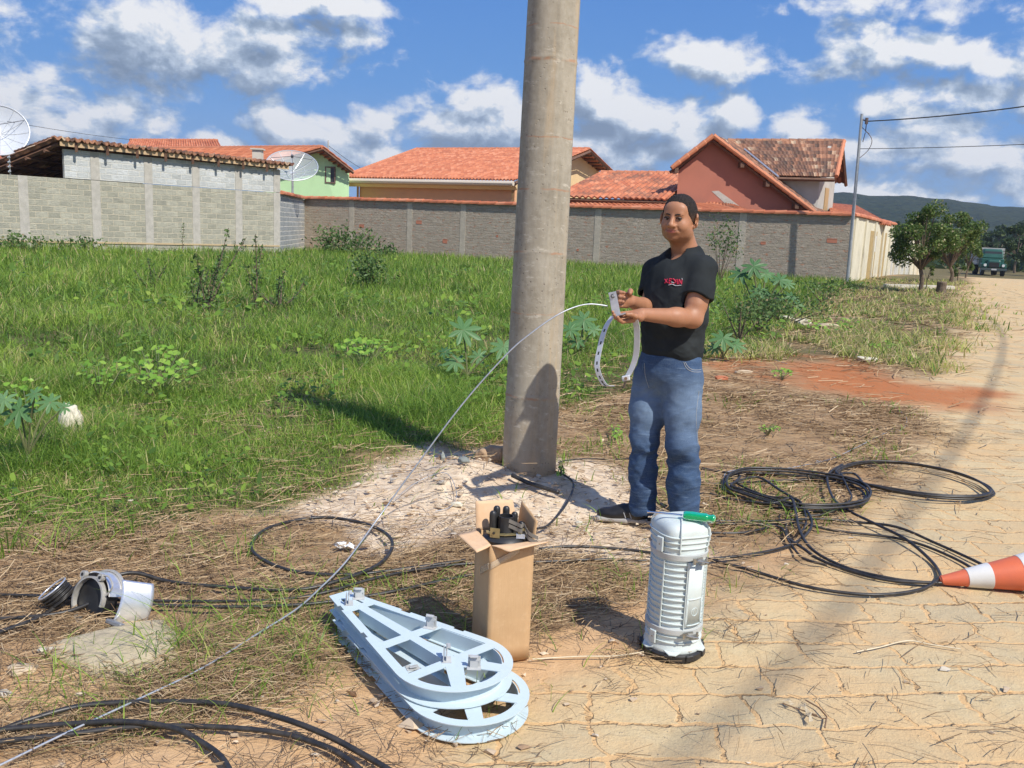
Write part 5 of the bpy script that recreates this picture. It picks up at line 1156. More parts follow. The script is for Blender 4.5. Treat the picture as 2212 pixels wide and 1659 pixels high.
cable([c2([(1120, 275, .05), (1165, 340, .02), (1185, 395, .02), (1140, 450, .03), (1060, 470, .01), (960, 480), (780, 470), (765, 510), (830, 540, .01)])], 'short loose black strand crossing the overlap of the two coils', .0062)
cable([c2([(20, 395), (120, 440), (260, 500), (420, 520), (600, 545, .01), (760, 560, .01), (820, 640), (900, 735), (1040, 775)])], 'thin black cable from behind the leg of the man into the loops', .006)
cable([c2([(150, 560), (340, 582), (500, 586), (600, 575), (695, 552)])], 'short black cable end right of the canister cap', .0075)
cable([[(1165, 1190), (1240, 1184), (1340, 1186), (1420, 1196), (1530, 1207)]], 'upper black cable between the box and the white canister', .0075)
cable([[(560, 1600, -.5)][:0]+[(1005, 1215), (900, 1230), (760, 1246), (640, 1240), (565, 1212), (543, 1182), (575, 1148), (640, 1128), (710, 1122), (790, 1136), (838, 1165, .01), (846, 1195, .01), (815, 1232, .014), (740, 1262, .01), (640, 1280), (500, 1275), (370, 1262), (296, 1258, .03), (250, 1264, .03), (215, 1275, .03)]], 'single ring of black cable on dry grass, its tail running to the clamp', .0085, 'cable_coil', grp='coils of black cable')
cable([[(1420, 1212), (1300, 1212), (1160, 1218), (1010, 1222), (900, 1240, .012), (800, 1264, .016), (700, 1290, .01), (600, 1300), (400, 1304), (160, 1297), (60, 1291), (-60, 1288)]], 'long black cable running from behind the canister past the box to the left edge', .0065)
cable([[(1020, 1246), (940, 1262), (860, 1280), (760, 1298), (640, 1312), (480, 1317), (300, 1312), (240, 1314)]], 'black cable passing behind the tail of the blue frames to the chrome clamp', .0075)
cable([[(180, 1285, .05), (150, 1306, .03), (100, 1332), (40, 1358), (-40, 1385)]], 'thick black cable coming out of the chrome clamp to the lower left edge', .0085)
cable([[(200, 1318, .02), (150, 1326), (90, 1336), (0, 1342), (-60, 1344)]], 'black cable lying low beside the clamp at the left edge', .0080)
cable([[(-60, 1612), (0, 1588), (60, 1566), (180, 1536), (330, 1527), (480, 1535, .01), (600, 1566, .016), (700, 1604, .016), (790, 1641), (870, 1690)]], 'topmost arc of thick black cable in the lower left corner', .0088)
cable([[(-60, 1600), (0, 1586), (120, 1576), (260, 1576, .012), (370, 1588, .012), (430, 1608), (480, 1645), (510, 1700)]], 'shortest arc of thick black cable bending down in the lower left corner', .0088)
cable([[(-60, 1622), (0, 1611), (140, 1596), (280, 1580), (440, 1577), (590, 1588), (680, 1612, .0), (740, 1640), (800, 1690)]], 'lower arc of thick black cable crossing under the topmost one at the bottom left', .0085)
cable([[(1160, 1150, .01), (1185, 1138), (1222, 1100), (1238, 1066), (1224, 1050), (1200, 1040)]], 'thin black cable bending from the box up to the foot of the pole', .0065)
cable([[(1206, 1012), (1222, 1004), (1270, 996), (1320, 993), (1360, 990)]], 'thin black cable from the pole foot towards the knees of the man', .0045)
o = cable([[(1105, 1058), (1145, 1068), (1206, 1081)]], 'short black cable offcut lying at the foot of the pole', .013)
# ---- grey steel wires
M_WIRE = mat('steel_wire', rough=.45, metal=.55, fn=speck((.42, .45, .48), (.58, .60, .62), 60, 0))
HANDW = at(1312, 661, 4.02)
wp = [HANDW, at(1275, 657, 4.0), at(1240, 664, 3.98), at(1200, 683, 3.95), at(1150, 718, 3.93), at(1095, 765, 3.92), at(1000, 872, 3.90), at(900, 1005, 3.86), at(820, 1115, 3.78)]
for u, v, z in ((750, 1210, .10), (690, 1272, .055), (640, 1316, .04), (560, 1367, .03), (430, 1447, .03), (300, 1510, .03), (150, 1580, .03), (0, 1653, .03), (-120, 1710, .03)): wp.append(G(u, v, z))
mb = MB(); mb.tube(catmull(wp, 10), .0036, 6); tag(mb.build('steel_wire', M_WIRE, smooth=True), 'long grey steel wire from the hands of the man to the lower left corner', 'wire')
def gwire(path, r_, lab):
    pts = [G(q[0], q[1], .01) for q in path]
    for p, q in zip(pts, path): p[2] = gz(p)+.012+(q[2] if len(q) > 2 else 0)
    mb = MB(); mb.tube(catmull(pts, 8), r_, 5); tag(mb.build('steel_wire', M_WIRE, smooth=True), lab, 'wire')
gwire([(1568, 1045), (1564, 1030), (1572, 1020), (1600, 1015), (1680, 1014), (1745, 1004), (1800, 990), (1860, 962), (1915, 935), (1945, 930), (1958, 915), (1955, 898), (1930, 880)], .0032, 'thin pale wire looping over the dry grass right of the man')
gwire([(1545, 776), (1600, 770), (1640, 766), (1670, 776), (1700, 786)], .0032, 'short thin wire on the red soil behind the man')
gwire([(850, 1085), (900, 1060), (960, 1058), (985, 1080), (975, 1100), (940, 1108)], .002, 'rusty thin wire loop on the sand left of the pole')
# ---- flat stone and small rocks
def rock(c, size, seed, m_, name, lab, cat='stone', grp=None, flat=1., n=4, rough=.75, parent=None):
    import bmesh
    bm = bmesh.new(); bmesh.ops.create_icosphere(bm, subdivisions=n, radius=1); V = np.array([v.co for v in bm.verts])
    q = V*(1+rough*(fbm(V*1.3+seed*7, 4, seed)-.5)[:, None]*2); q = np.sign(q)*np.abs(q)**.8; q = q*np.array(size); q[:, 2] = np.maximum(q[:, 2], -size[2]*.6)
    o = npmesh(name, q+np.array(c), [tuple(v.index for v in f.verts) for f in bm.faces], m_, smooth=False); bm.free()
    return tag(o, lab, cat, grp)
M_SLAB = mat('slab_stone', rough=.95, fn=lambda N, b: (N.mix(N.math('MULTIPLY', N.rng(N.noise(N.tc(), 26, 5, .7), .52, .62), .8), N.mix(N.rng(N.noise(N.tc(), 9, 4), .35, .65), (.48, .40, .26), (.58, .48, .31)), (.34, .28, .19)), N.bump(N.noise(N.tc(), 40, 6, .7), .8, .01)))
pts = [(112, 1382), (200, 1358), (262, 1344), (352, 1331), (365, 1346), (388, 1366), (398, 1420), (330, 1452), (255, 1460), (190, 1449), (120, 1418), (98, 1400)]
gp = catmull([G(u, v, .02) for u, v in pts], 3, closed=True); c = gp.mean(0); c[2] = 0; mb = MB()
def slab(i, j):
    k = i*len(gp); a, b_ = gp[int(k) % len(gp)], gp[(int(k)+1) % len(gp)]; p = lerp(a, b_, k-int(k)); q = c+(p-c)*j; zz = gz(q)+.034*(1-j**3.5)+.012*(fbm([[q[0]*9, q[1]*9]], 4, 6)[0]-.5)-(.02 if j > .99 else 0); return (q[0], q[1], zz)
mb.grid(slab, 72, 24, flip=True); tag(mb.build('flat_stone', M_SLAB, smooth=True), 'broad flat speckled stone half buried in the dry grass below the chrome clamp', 'stone')
M_PALE = mat('pale_rock', rough=.9, fn=speck((.62, .56, .42), (.72, .67, .53), 12, .5, .01)); M_TAN = mat('tan_rock', rough=.95, fn=speck((.52, .40, .26), (.62, .50, .34), 20, .6, .01))
g = G(155, 925, 0.05); rock((g[0], g[1], .10), (.072, .06, .13), 3, M_PALE, 'stone', 'pale upright stone half hidden in the green grass at the far left')
for i, (u, v, s, sd_, m_, lab) in enumerate(((45, 1455, (.04, .03, .012), 5, M_TAN, 'flat tan stone in the soil near the left edge'), (101, 1413, (.028, .018, .010), 6, M_PALE, 'small cream pebble beside the broad flat stone'), (1735, 700, (.16, .12, .08), 7, M_PALE, 'pale rubble stone on the verge right of the big-leaved plant'), (1790, 712, (.20, .14, .08), 8, M_TAN, 'larger tan rubble stone on the verge'), (1700, 690, (.12, .1, .05), 9, M_PALE, 'leftmost pale rubble stone on the verge'), (1880, 780, (.16, .1, .04), 10, M_PALE, 'flat pale stone on the upper rim of the red soil'), (1558, 822, (.07, .04, .03), 11, mat('brick_bit', (.45, .16, .08), .9), 'broken piece of red brick on the ground right behind the man'), (1605, 808, (.09, .04, .03), 12, M_TAN, 'long tan stone chip on the red soil behind the man'), (985, 1100, (.03, .02, .012), 13, M_PALE, 'small cream stone on the sand left of the box'), (1250, 1135, (.02, .02, .01), 14, M_PALE, 'small pale stone between the box and the shoe of the man'), (1000, 1048, (.035, .02, .02), 15, mat('slate_bit', (.22, .24, .22), .8), 'small dark slate chip on the mound left of the pole'), (955, 1025, (.012, .012, .03), 16, mat('slate_bit2', (.30, .33, .30), .8), 'upright grey chip of slate on the mound left of the pole'), (1060, 1018, (.08, .06, .06), 17, mat('dirt_clod', rough=.95, fn=speck((.38, .24, .14), (.50, .36, .22), 20, .6, .01)), 'crumbly brown clod leaning against the left foot of the pole'))):
    g = G(u, v, 0); rock((g[0], g[1], gz(g)+s[2]*.45), s, sd_, m_, 'stone', lab, grp='loose stones on the ground')
# ---- litter: crumpled paper and fibres
def crumple(u, v, s, lab, seed, m_, name='paper_scrap', aspect=.6, z=.01):
    g = G(u, v, .01); zz = gz(g); mb = MB(); r_ = np.random.default_rng(seed)
    for k in range(7):
        a = r_.uniform(0, 6.28); L_ = s*r_.uniform(.6, 1.1); d = np.array([math.cos(a), math.sin(a)*aspect, 0]); n_ = np.array([-d[1], d[0], 0])*r_.uniform(.15, .35)
        b0 = np.array([g[0], g[1], zz+z]); pts = [b0-n_*s*.2, b0+n_*s*.2, b0+d*L_*.5+n_*s+up_*s*r_.uniform(.0, .35), b0+d*L_+up_*s*r_.uniform(0, .2), b0+d*L_*.5-n_*s+up_*s*r_.uniform(.0, .3)]
        mb.add(pts, [(0, 1, 2, 3, 4)])
    return tag(mb.build(name, m_, solid=.0008), lab, 'litter')
M_PAPER = mat('white_paper', (.80, .80, .77), .7)
crumple(745, 1182, .075, 'crumpled white paper lying inside the single cable ring', 3, M_PAPER); crumple(1772, 998, .03, 'small white scrap on the dry grass beside the pale wire', 4, M_PAPER); crumple(1893, 987, .018, 'tiny cream scrap right of the white scrap on the paving', 5, M_PAPER); crumple(1283, 1238, .012, 'tiny pinkish scrap on the soil between box and canister', 6, mat('pink_scrap', (.6, .35, .25), .8))
hsk = mat('husk', rough=.8, fn=speck((.60, .50, .33), (.72, .62, .44), 40, 0)); mb = MB()
for a, b_ in (((1697, 1512), (1712, 1522)), ((1732, 1521), (1746, 1540)), ((1746, 1540), (1752, 1559))):
    p, q = G(*a, .015), G(*b_, .015)
    for k in range(5): o_ = np.array([(k-2)*.004, (k-2)*.002, 0]); mb.tube([p+o_*1.6, lerp(p, q, .5)+o_*.3+up_*.006, q+o_*.9], .0014, 4)
tag(mb.build('dry_husk', hsk), 'pale dry frayed husk lying on the paving at the bottom right', 'husk')
mb = MB(); mb.tube([G(*p, .012) for p in ((1690, 1519), (1720, 1530), (1765, 1545))], .0022, 5); mb.tube([G(*p, .012) for p in ((1740, 1512), (1768, 1528), (1786, 1548), (1782, 1572))], .0026, 5); mb.tube([G(*p, .01) for p in ((1748, 1540), (1775, 1552), (1784, 1552))], .002, 5)
tag(mb.build('stick', mat('brown_stick', (.20, .12, .07), .9)), 'forked brown twig lying beside the pale husk on the paving', 'stick')
for tr, lab in (([(1850, 1408), (1900, 1398), (1960, 1384), (2010, 1392), (2075, 1402)], 'long thin curved stem lying across the paving at the lower right'), ([(1150, 1424), (1250, 1418), (1330, 1417), (1390, 1408)], 'thin pale stem on the ground between box and canister')):
    zz = .17 if tr[0][1] < 1000 else .01; mb = MB(); mb.tube(catmull([G(u, v, zz)+up_*.0 for u, v in tr], 4), .0028 if zz < .1 else .0032, 5); tag(mb.build('dry_grass_stalk', hsk), lab, 'stalk')
# ---- chrome clamp and tape roll at the left
M_CHR = mat('polished_metal', rough=.28, metal=.75, fn=lambda N, b: (N.mix(N.rng(N.noise(N.tc(), 20, 3), .3, .7), (.90, .90, .90), (.78, .78, .79)), N.bump(N.noise(N.tc(), 14, 3), .12, .01))); M_GREYM = mat('cast_metal', rough=.5, metal=.4, fn=speck((.40, .38, .33), (.55, .53, .48), 30, .2, .003))
cb_ = G(212, 1340, 0); t = thing('pipe_clamp', 'shiny chrome pipe clamp with open ring, lying behind the broad flat stone', 'clamp', (cb_[0], cb_[1], 0))
vd = np.array([0, -1., 0]); 
def lp(x, y, Y): return at(x*.1929, 1152+y*.1929, Y)
Yc = cb_[1]+.03; C0 = lp(1010, 770, Yc); rad = .068
nrm = np.array([-.45, -.80, .35]); nrm /= np.linalg.norm(nrm); xx = np.cross(nrm, up_); xx /= np.linalg.norm(xx); yy = np.cross(xx, nrm)
xx = -xx if xx[0] < 0 else xx; yy = -yy if yy[2] < 0 else yy
ribbon('front_ring', [C0+xx*math.cos(a)*rad+yy*math.sin(a)*rad for a in np.linspace(-.15, math.pi*1.45, 30)], .016, nrm, M_GREYM, t, .006)
ribbon('band', [C0-nrm*.035+xx*math.cos(a)*rad*1.22+yy*math.sin(a)*rad*1.25 for a in np.linspace(.3, math.pi*1.62, 36)], .055, nrm, M_CHR, t, .004)
ribbon('rear_ring', [C0-nrm*.06+xx*math.cos(a)*rad*1.3+yy*math.sin(a)*rad*1.35 for a in np.linspace(.6, math.pi*1.0, 20)], .010, nrm, M_GREYM, t, .006)
def plate(i, j):
    a = -.75+1.5*j; p = C0+xx*(.080+.075*math.cos(a))+yy*(.105*math.sin(a)+.020)-nrm*(-.01+.085*i); return p+xx*.045*i
mb = MB(); mb.grid(plate, 10, 20); mb.build('cover_plate', M_CHR, t, smooth=True, solid=.004)
mb = MB(); mb.cyl(C0-nrm*.055, C0-nrm*.012, rad*.98, seg=28); mb.build('dark_opening', M_BLK, t)  # black cylinder filling the ring, stands in for the shade of its opening
mb = MB(); q = C0+xx*.17-yy*.035+nrm*.02; mb.box(q, (.07, .02, .014), np.array([xx, nrm, yy]).T, bev=.003); mb.build('lever', mat('lever_grey', (.3, .3, .3), .4, .5), t)
for (a, rr_) in ((1.15, 1.22), (2.2, 1.22)):
    q = C0+nrm*.004+xx*math.cos(a)*rad*rr_+yy*math.sin(a)*rad*rr_; mb = MB(); mb.cyl(q-nrm*.008, q+nrm*.006, .012, seg=14); o_ = mb.build('ear', M_GREYM, t); mb = MB(); mb.cyl(q+nrm*.005, q+nrm*.0075, .0055, seg=10); mb.build('bolt', M_BLK, o_)
q = C0-yy*.088-xx*.012; mb = MB(); mb.box(q, (.035, .012, .03), np.array([xx, nrm, yy]).T, bev=.003); o_ = mb.build('ear', M_CHR, t); mb = MB(); mb.cyl(q+nrm*.007, q+nrm*.009, .006, seg=10); mb.build('bolt', M_BLK, o_)
mb = MB(); mb.tube(catmull([C0+nrm*.01+yy*.08+xx*.03, C0+yy*.085+xx*.06, C0+yy*.06+xx*.09, C0+yy*.03+xx*.075], 6), .003, 6); mb.build('wire_hook', M_GREYM, t)
t.scale = (1.18, 1.18, 1.18)
c0 = lp(600, 640, Yc+.03); t = thing('wire_roll', 'small roll of thin dark wire with a shiny edge, leaning against the chrome clamp', 'wire roll', (c0[0], c0[1], 0))
nr = np.array([-.55, -.15, .75]); nr /= np.linalg.norm(nr); x1 = np.cross(nr, [0, 1, 0]); x1 /= np.linalg.norm(x1); y1 = np.cross(nr, x1)
mb = MB(); pts = [c0-nr*.012*k/24+x1*math.cos(a)*(.052+.004*math.sin(a*.37))+y1*math.sin(a)*(.05+.004*math.cos(a*.3)) for k, a in enumerate(np.linspace(0, 2*math.pi*11, 24*11)) for k in (k*.35,)]
mb.tube(pts, .0034, 5); mb.build('coil', M_CAB, t, smooth=True)
mb = MB(); mb.tube([c0+nr*.008+x1*math.cos(a)*.057+y1*math.sin(a)*.055 for a in np.linspace(0, 2*math.pi, 32, endpoint=False)], .0035, 6, closed=True); mb.build('rim', M_CHR, t, smooth=True)
# ================================================================== distance-field modelling (one continuous skin per body or garment)
def nrmz(v): v = np.array(v, float); return v/np.linalg.norm(v)
def cap(a, b, ra, rb=None):
    a, b = np.array(a, float), np.array(b, float); rb = ra if rb is None else rb; d = b-a; L2 = d@d+1e-12
    def f(p): w = p-a; h = np.clip(w@d/L2, 0, 1); q = w-h[:, None]*d; return np.sqrt((q*q).sum(1))-(ra+(rb-ra)*h)
    return f
def ell(c, r_, M=None):
    c = np.array(c, float); r_ = np.array(r_, float)
    def f(p):
        q = p-c; q = q@M if M is not None else q; k0 = np.sqrt(((q/r_)**2).sum(1))+1e-9; k1 = np.sqrt(((q/r_**2)**2).sum(1))+1e-9; return k0*(k0-1)/k1
    return f
def rbox(c, h, r_, M=None):
    c = np.array(c, float); h = np.array(h, float)
    def f(p): q = p-c; q = q@M if M is not None else q; d = np.abs(q)-h+r_; return np.sqrt((np.maximum(d, 0)**2).sum(1))+np.minimum(d.max(1), 0)-r_
    return f
def smin(a, b, k):
    h = np.clip(.5+.5*(b-a)/k, 0, 1); return b*(1-h)+a*h-k*h*(1-h)
def smax(a, b, k): return -smin(-a, -b, k)
def uni(fs):
    """fs: list of (primitive, blend)"""
    def f(p):
        d = None
        for g, k in fs:
            x = g(p); d = x if d is None else smin(d, x, k)
        return d
    return f
def nets(f, lo, hi, h):
    lo = np.array(lo, float); n = np.ceil((np.array(hi)-lo)/h).astype(int)+1; B = 12; nb = (n+B-1)//B; n = nb*B
    bc = np.stack(np.meshgrid(*[np.arange(k) for k in nb], indexing='ij'), -1).reshape(-1, 3); ctr = lo+(bc*B+B/2)*h
    dv = f(ctr); near = np.abs(dv) < B*h*1.15+.012; A = np.empty(n, np.float32)
    A5 = A.reshape(nb[0], B, nb[1], B, nb[2], B)
    A5[:] = dv.reshape(nb)[:, None, :, None, :, None]
    loc = np.stack(np.meshgrid(*[np.arange(B)]*3, indexing='ij'), -1).reshape(-1, 3); nbk = bc[near]
    for s in range(0, len(nbk), 200):
        b = nbk[s:s+200]; P = lo+((b[:, None]*B+loc[None]).reshape(-1, 3))*h; v = f(P).reshape(len(b), B, B, B)
        for q, w_ in zip(b, v): A5[q[0], :, q[1], :, q[2], :] = w_
    s = A < 0; mm = [k-1 for k in n]
    c = np.zeros(mm, np.int8)
    for dx in (0, 1):
        for dy in (0, 1):
            for dz in (0, 1): c += s[dx:dx+mm[0], dy:dy+mm[1], dz:dz+mm[2]]
    act = (c > 0) & (c < 8); idx = np.full(mm, -1, np.int64); ii = np.argwhere(act); idx[act] = np.arange(len(ii)); acc = np.zeros((len(ii), 3)); cnt = np.zeros(len(ii))
    cor = [(a, b, c_) for a in (0, 1) for b in (0, 1) for c_ in (0, 1)]
    for a in cor:
        for k in range(3):
            if a[k]: continue
            b = list(a); b[k] = 1; va = A[ii[:, 0]+a[0], ii[:, 1]+a[1], ii[:, 2]+a[2]]; vb = A[ii[:, 0]+b[0], ii[:, 1]+b[1], ii[:, 2]+b[2]]
            m_ = (va < 0) != (vb < 0); t = np.where(m_, va/(va-vb+1e-20), 0); pt = np.tile(np.array(a, float), (len(ii), 1)); pt[:, k] += t; acc[m_] += pt[m_]; cnt[m_] += 1
    V = lo+(ii+acc/cnt[:, None])*h; F_ = []
    for k in range(3):
        u, v = (k+1) % 3, (k+2) % 3; sl0 = [slice(None)]*3; sl1 = [slice(None)]*3; sl0[k] = slice(0, -1); sl1[k] = slice(1, None); e = np.argwhere(s[tuple(sl0)] != s[tuple(sl1)])
        e = e[(e[:, u] > 0) & (e[:, v] > 0) & (e[:, u] < mm[u]) & (e[:, v] < mm[v])]; q = []
        for du, dv_ in ((1, 1), (0, 1), (0, 0), (1, 0)): w_ = e.copy(); w_[:, u] -= du; w_[:, v] -= dv_; q.append(idx[w_[:, 0], w_[:, 1], w_[:, 2]])
        q = np.stack(q, -1); fl = s[e[:, 0], e[:, 1], e[:, 2]]; q[~fl] = q[~fl][:, ::-1]; F_.append(q[(q >= 0).all(1)])
    return V, np.concatenate(F_)
# ================================================================== the man
HC = at(1466.5, 471, 4.44); hz = nrmz([.03, -.02, 1]); hf = nrmz([-.50, -.86, -.05]); hx = nrmz(np.cross(hz, hf)*1.); hx = hx if hx[0] > 0 else -hx; hz = nrmz(np.cross(hx, hf)); hz = hz if hz[2] > 0 else -hz
MH = np.array([hx, hf, hz]).T
def hp(a, b, c): return HC+hx*a+hf*b+hz*c
def he(a, b, c, r_): return ell(hp(a, b, c), r_, MH)
HS = 1.03
head = [(he(0, -.014, .022, (.079, .100, .092)), .01), (he(0, .022, -.040, (.066, .068, .074)), .03), (he(0, .016, -.072, (.056, .060, .044)), .025)]
for s in (-1, 1):
    head += [(he(s*.038, .050, -.036, (.028, .030, .028)), .02), (he(s*.049, .006, -.066, (.026, .036, .032)), .02)]
head += [(he(0, .066, -.094, (.020, .016, .015)), .018), (cap(hp(-.036, .074, .020), hp(.036, .074, .020), .0095), .014), (he(0, .060, .045, (.052, .024, .03)), .02)]
head += [(cap(hp(0, .084, .012), hp(0, .103, -.030), .0075, .0125), .010), (ell(hp(0, .104, -.033), (.0150, .011, .011), MH), .008)]
for s in (-1, 1):
    head += [(ell(hp(s*.0175, .093, -.036), (.010, .010, .0085), MH), .007)]
head += [(he(0, .080, -.061, (.030, .0125, .016)), .014), (he(0, .0885, -.0555, (.027, .006, .0038)), .004), (he(0, .0880, -.0655, (.022, .0065, .0052)), .004)]
def ear(s): return [(ell(hp(s*.088, -.014, -.008), (.009, .022, .036), np.array([nrmz(hx*s-hf*.35), nrmz(hf+hx*s*.35), hz]).T), .008), (ell(hp(s*.081, -.002, -.038), (.007, .008, .010), MH), .006)]
head += ear(1)+ear(-1)
NB = at(1479, 549, 4.50)                                                        # base of the neck
neck = [(cap(hp(0, -.022, -.060), NB+up_*.02, .062, .064), .03), (cap(NB-up_*.0, NB-up_*.08, .060, .09), .03)]
bf = nrmz([-.72, -.70, 0]); bl = np.array([-bf[1], bf[0], 0]); bl = bl if bl[0] > 0 else -bl; MB_ = np.array([bl, bf, up_]).T
SL = at(1519, 590, 4.35); SR = at(1417, 590, 4.59); EL_ = at(1497, 688, 4.27); WL = at(1386, 679, 4.10); ER = at(1400, 668, 4.48); WR = at(1361, 650, 4.20)
arms = [(cap(SL, EL_, .046, .043), .03), (cap(lerp(SL, EL_, .3), lerp(SL, EL_, .7), .054, .052), .03), (cap(EL_, lerp(EL_, WL, .35), .043, .045), .03), (cap(lerp(EL_, WL, .3), WL, .044, .029), .02), (cap(SR, ER, .044, .042), .03), (cap(ER, lerp(ER, WR, .35), .042, .043), .02), (cap(lerp(ER, WR, .3), WR, .042, .029), .02)]
TC_ = at(1462, 650, 4.47); torso = [(ell(TC_, (.16, .11, .20), MB_), .04), (ell(TC_+up_*.09, (.16, .09, .10), MB_), .05)]
# left hand: palm up under the bracket, fingers reaching to the viewer's left
def chain(pts, rs, k=.006): return [(cap(pts[i], pts[i+1], rs[i], rs[i+1]), k) for i in range(len(pts)-1)]
pdir = nrmz(at(1316, 690, 4.02)-WL); lat = nrmz(np.cross(pdir, up_)); lat = lat if lat[1] > 0 else -lat; lat = nrmz(lat*.8+up_*.38); pn = nrmz(np.cross(pdir, lat)); pn = pn if pn[2] > 0 else -pn
PC = WL+pdir*.055-pn*.004; MP = np.array([pdir, lat, pn]).T
hand = [(ell(WL+pdir*.020, (.034, .028, .021), MP), .012), (rbox(PC, (.046, .039, .014), .012, MP), .014), (ell(WL+pdir*.035-lat*.022+pn*.006, (.030, .018, .016), MP), .012)]
nails = []
for i, (o, L_, c_) in enumerate(((-.030, .082, .30), (-.010, .090, .22), (.011, .085, .30), (.031, .066, .42))):
    b0 = WL+pdir*.090+lat*o-pn*.004; d1 = nrmz(pdir+pn*c_*.2+lat*o*1.5); d2 = nrmz(pdir+pn*(c_+.35)); d3 = nrmz(pdir*.8+pn*(c_+.9))
    p1 = b0+d1*L_*.42; p2 = p1+d2*L_*.32; p3_ = p2+d3*L_*.24; hand += chain([b0, p1, p2, p3_], [.0098, .0090, .0083, .0074])
tb = WL+pdir*.035-lat*.030+pn*.008; t1 = tb+nrmz(pdir*.8-lat*.35+pn*.45)*.036; t2 = t1+nrmz(pdir*.95+pn*.45+lat*.1)*.030; t3 = t2+nrmz(pdir+pn*.1+lat*.1)*.022; hand += chain([tb, t1, t2, t3], [.0135, .0112, .0102, .0088], .009)
# right hand: closed round the back of the bracket
rd_ = nrmz(at(1326, 645, 4.10)-WR); rl = nrmz(np.cross(rd_, up_)); rl = rl if rl[1] < 0 else -rl; ru = nrmz(np.cross(rd_, rl)); ru = ru if ru[2] > 0 else -ru; MR = np.array([rd_, rl, ru]).T
hand += [(ell(WR+rd_*.018, (.032, .022, .028), MR), .012), (rbox(WR+rd_*.055-rl*.004, (.045, .013, .038), .012, MR), .014)]
for i, (o, L_) in enumerate(((.032, .076), (.011, .084), (-.010, .080), (-.030, .064))):
    b0 = WR+rd_*.088+ru*o-rl*.004; p1 = b0+nrmz(rd_+rl*.35)*L_*.42; p2 = p1+nrmz(rd_*.55+rl*1.)*L_*.33; p3_ = p2+nrmz(-rd_*.35+rl*.9)*L_*.24; hand += chain([b0, p1, p2, p3_], [.0098, .0091, .0084, .0075])
tb = WR+rd_*.028+ru*.026+rl*.010; t1 = tb+nrmz(rd_*.7+ru*.55+rl*.6)*.036; t2 = t1+nrmz(rd_*.85+rl*.6-ru*.05)*.030; t3 = t2+nrmz(rd_*.8+rl*.5-ru*.5)*.022; hand += chain([tb, t1, t2, t3], [.0135, .0115, .0104, .009], .009)
skin_core = uni(head); skin_rest = uni(neck+torso+arms); hand_f = uni(hand)
sock = [ell(hp(s*.0315, .094, -.001), (.0165, .012, .0095), MH) for s in (-1, 1)]; mouthl = uni([(cap(hp(-.031, .0855, -.0550), hp(-.010, .0960, -.0608), .0018), .002), (cap(hp(-.010, .0960, -.0608), hp(.010, .0960, -.0608), .0018), .002), (cap(hp(.010, .0960, -.0608), hp(.031, .0855, -.0550), .0018), .002)])
earc = ell(hp(.0925, -.006, -.008), (.008, .011, .018), MH); nost = [ell(hp(s*.008, .1, -.0455), (.004, .005, .003), MH) for s in (-1, 1)]
naso = [cap(hp(s*.024, .0935, -.036), hp(s*.038, .080, -.060), .0022) for s in (-1, 1)]
def skin(p):
    d = skin_core(p)
    for q in sock: d = smax(d, -q(p), .008)
    d = smax(d, -mouthl(p), .003); d = smax(d, -earc(p), .004)
    for q in naso: d = smax(d, -q(p), .009)
    for q in nost: d = smax(d, -q(p), .002)
    d = smin(d, skin_rest(p), .03)
    return smin(d, hand_f(p), .012)
person = thing('person', 'man with short dark hair in black t-shirt and blue jeans holding a metal pole clamp', 'person', (float(TC_[0]), float(TC_[1]), 0))
def skin_fn(N, b):
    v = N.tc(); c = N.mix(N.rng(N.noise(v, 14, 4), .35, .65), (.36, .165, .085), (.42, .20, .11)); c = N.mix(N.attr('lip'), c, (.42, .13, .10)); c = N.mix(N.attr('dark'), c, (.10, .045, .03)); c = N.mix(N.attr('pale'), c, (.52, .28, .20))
    b.inputs['Subsurface Weight'].default_value = .08; b.inputs['Subsurface Radius'].default_value = (.01, .004, .002)
    return c, N.bump(N.math('ADD', N.noise(v, 260, 2), N.noise(v, 60, 3)), .18, .0015)
V, Fq = nets(skin, (HC[0]-.46, HC[1]-.62, WL[2]-.16), (HC[0]+.34, HC[1]+.42, HC[2]+.15), .0032)
q = (V-HC)@MH
lip = np.clip(1-np.sqrt((q[:, 0]/.027)**2+((q[:, 2]+.0620)/.0105)**2), 0, .35)/.35*(q[:, 1] > .07)
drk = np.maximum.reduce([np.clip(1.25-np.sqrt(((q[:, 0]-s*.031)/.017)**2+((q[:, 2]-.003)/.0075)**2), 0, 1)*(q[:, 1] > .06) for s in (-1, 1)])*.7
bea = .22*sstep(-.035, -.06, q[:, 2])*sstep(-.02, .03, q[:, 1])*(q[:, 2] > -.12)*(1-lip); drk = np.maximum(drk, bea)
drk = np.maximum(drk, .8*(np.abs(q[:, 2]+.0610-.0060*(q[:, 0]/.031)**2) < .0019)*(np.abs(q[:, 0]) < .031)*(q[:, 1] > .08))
body = npmesh('body', V, Fq, mat('skin', rough=.50, spec=.45, fn=skin_fn), parent=person, smooth=True, extra=dict(lip=lip, dark=drk, pale=np.zeros(len(V))))
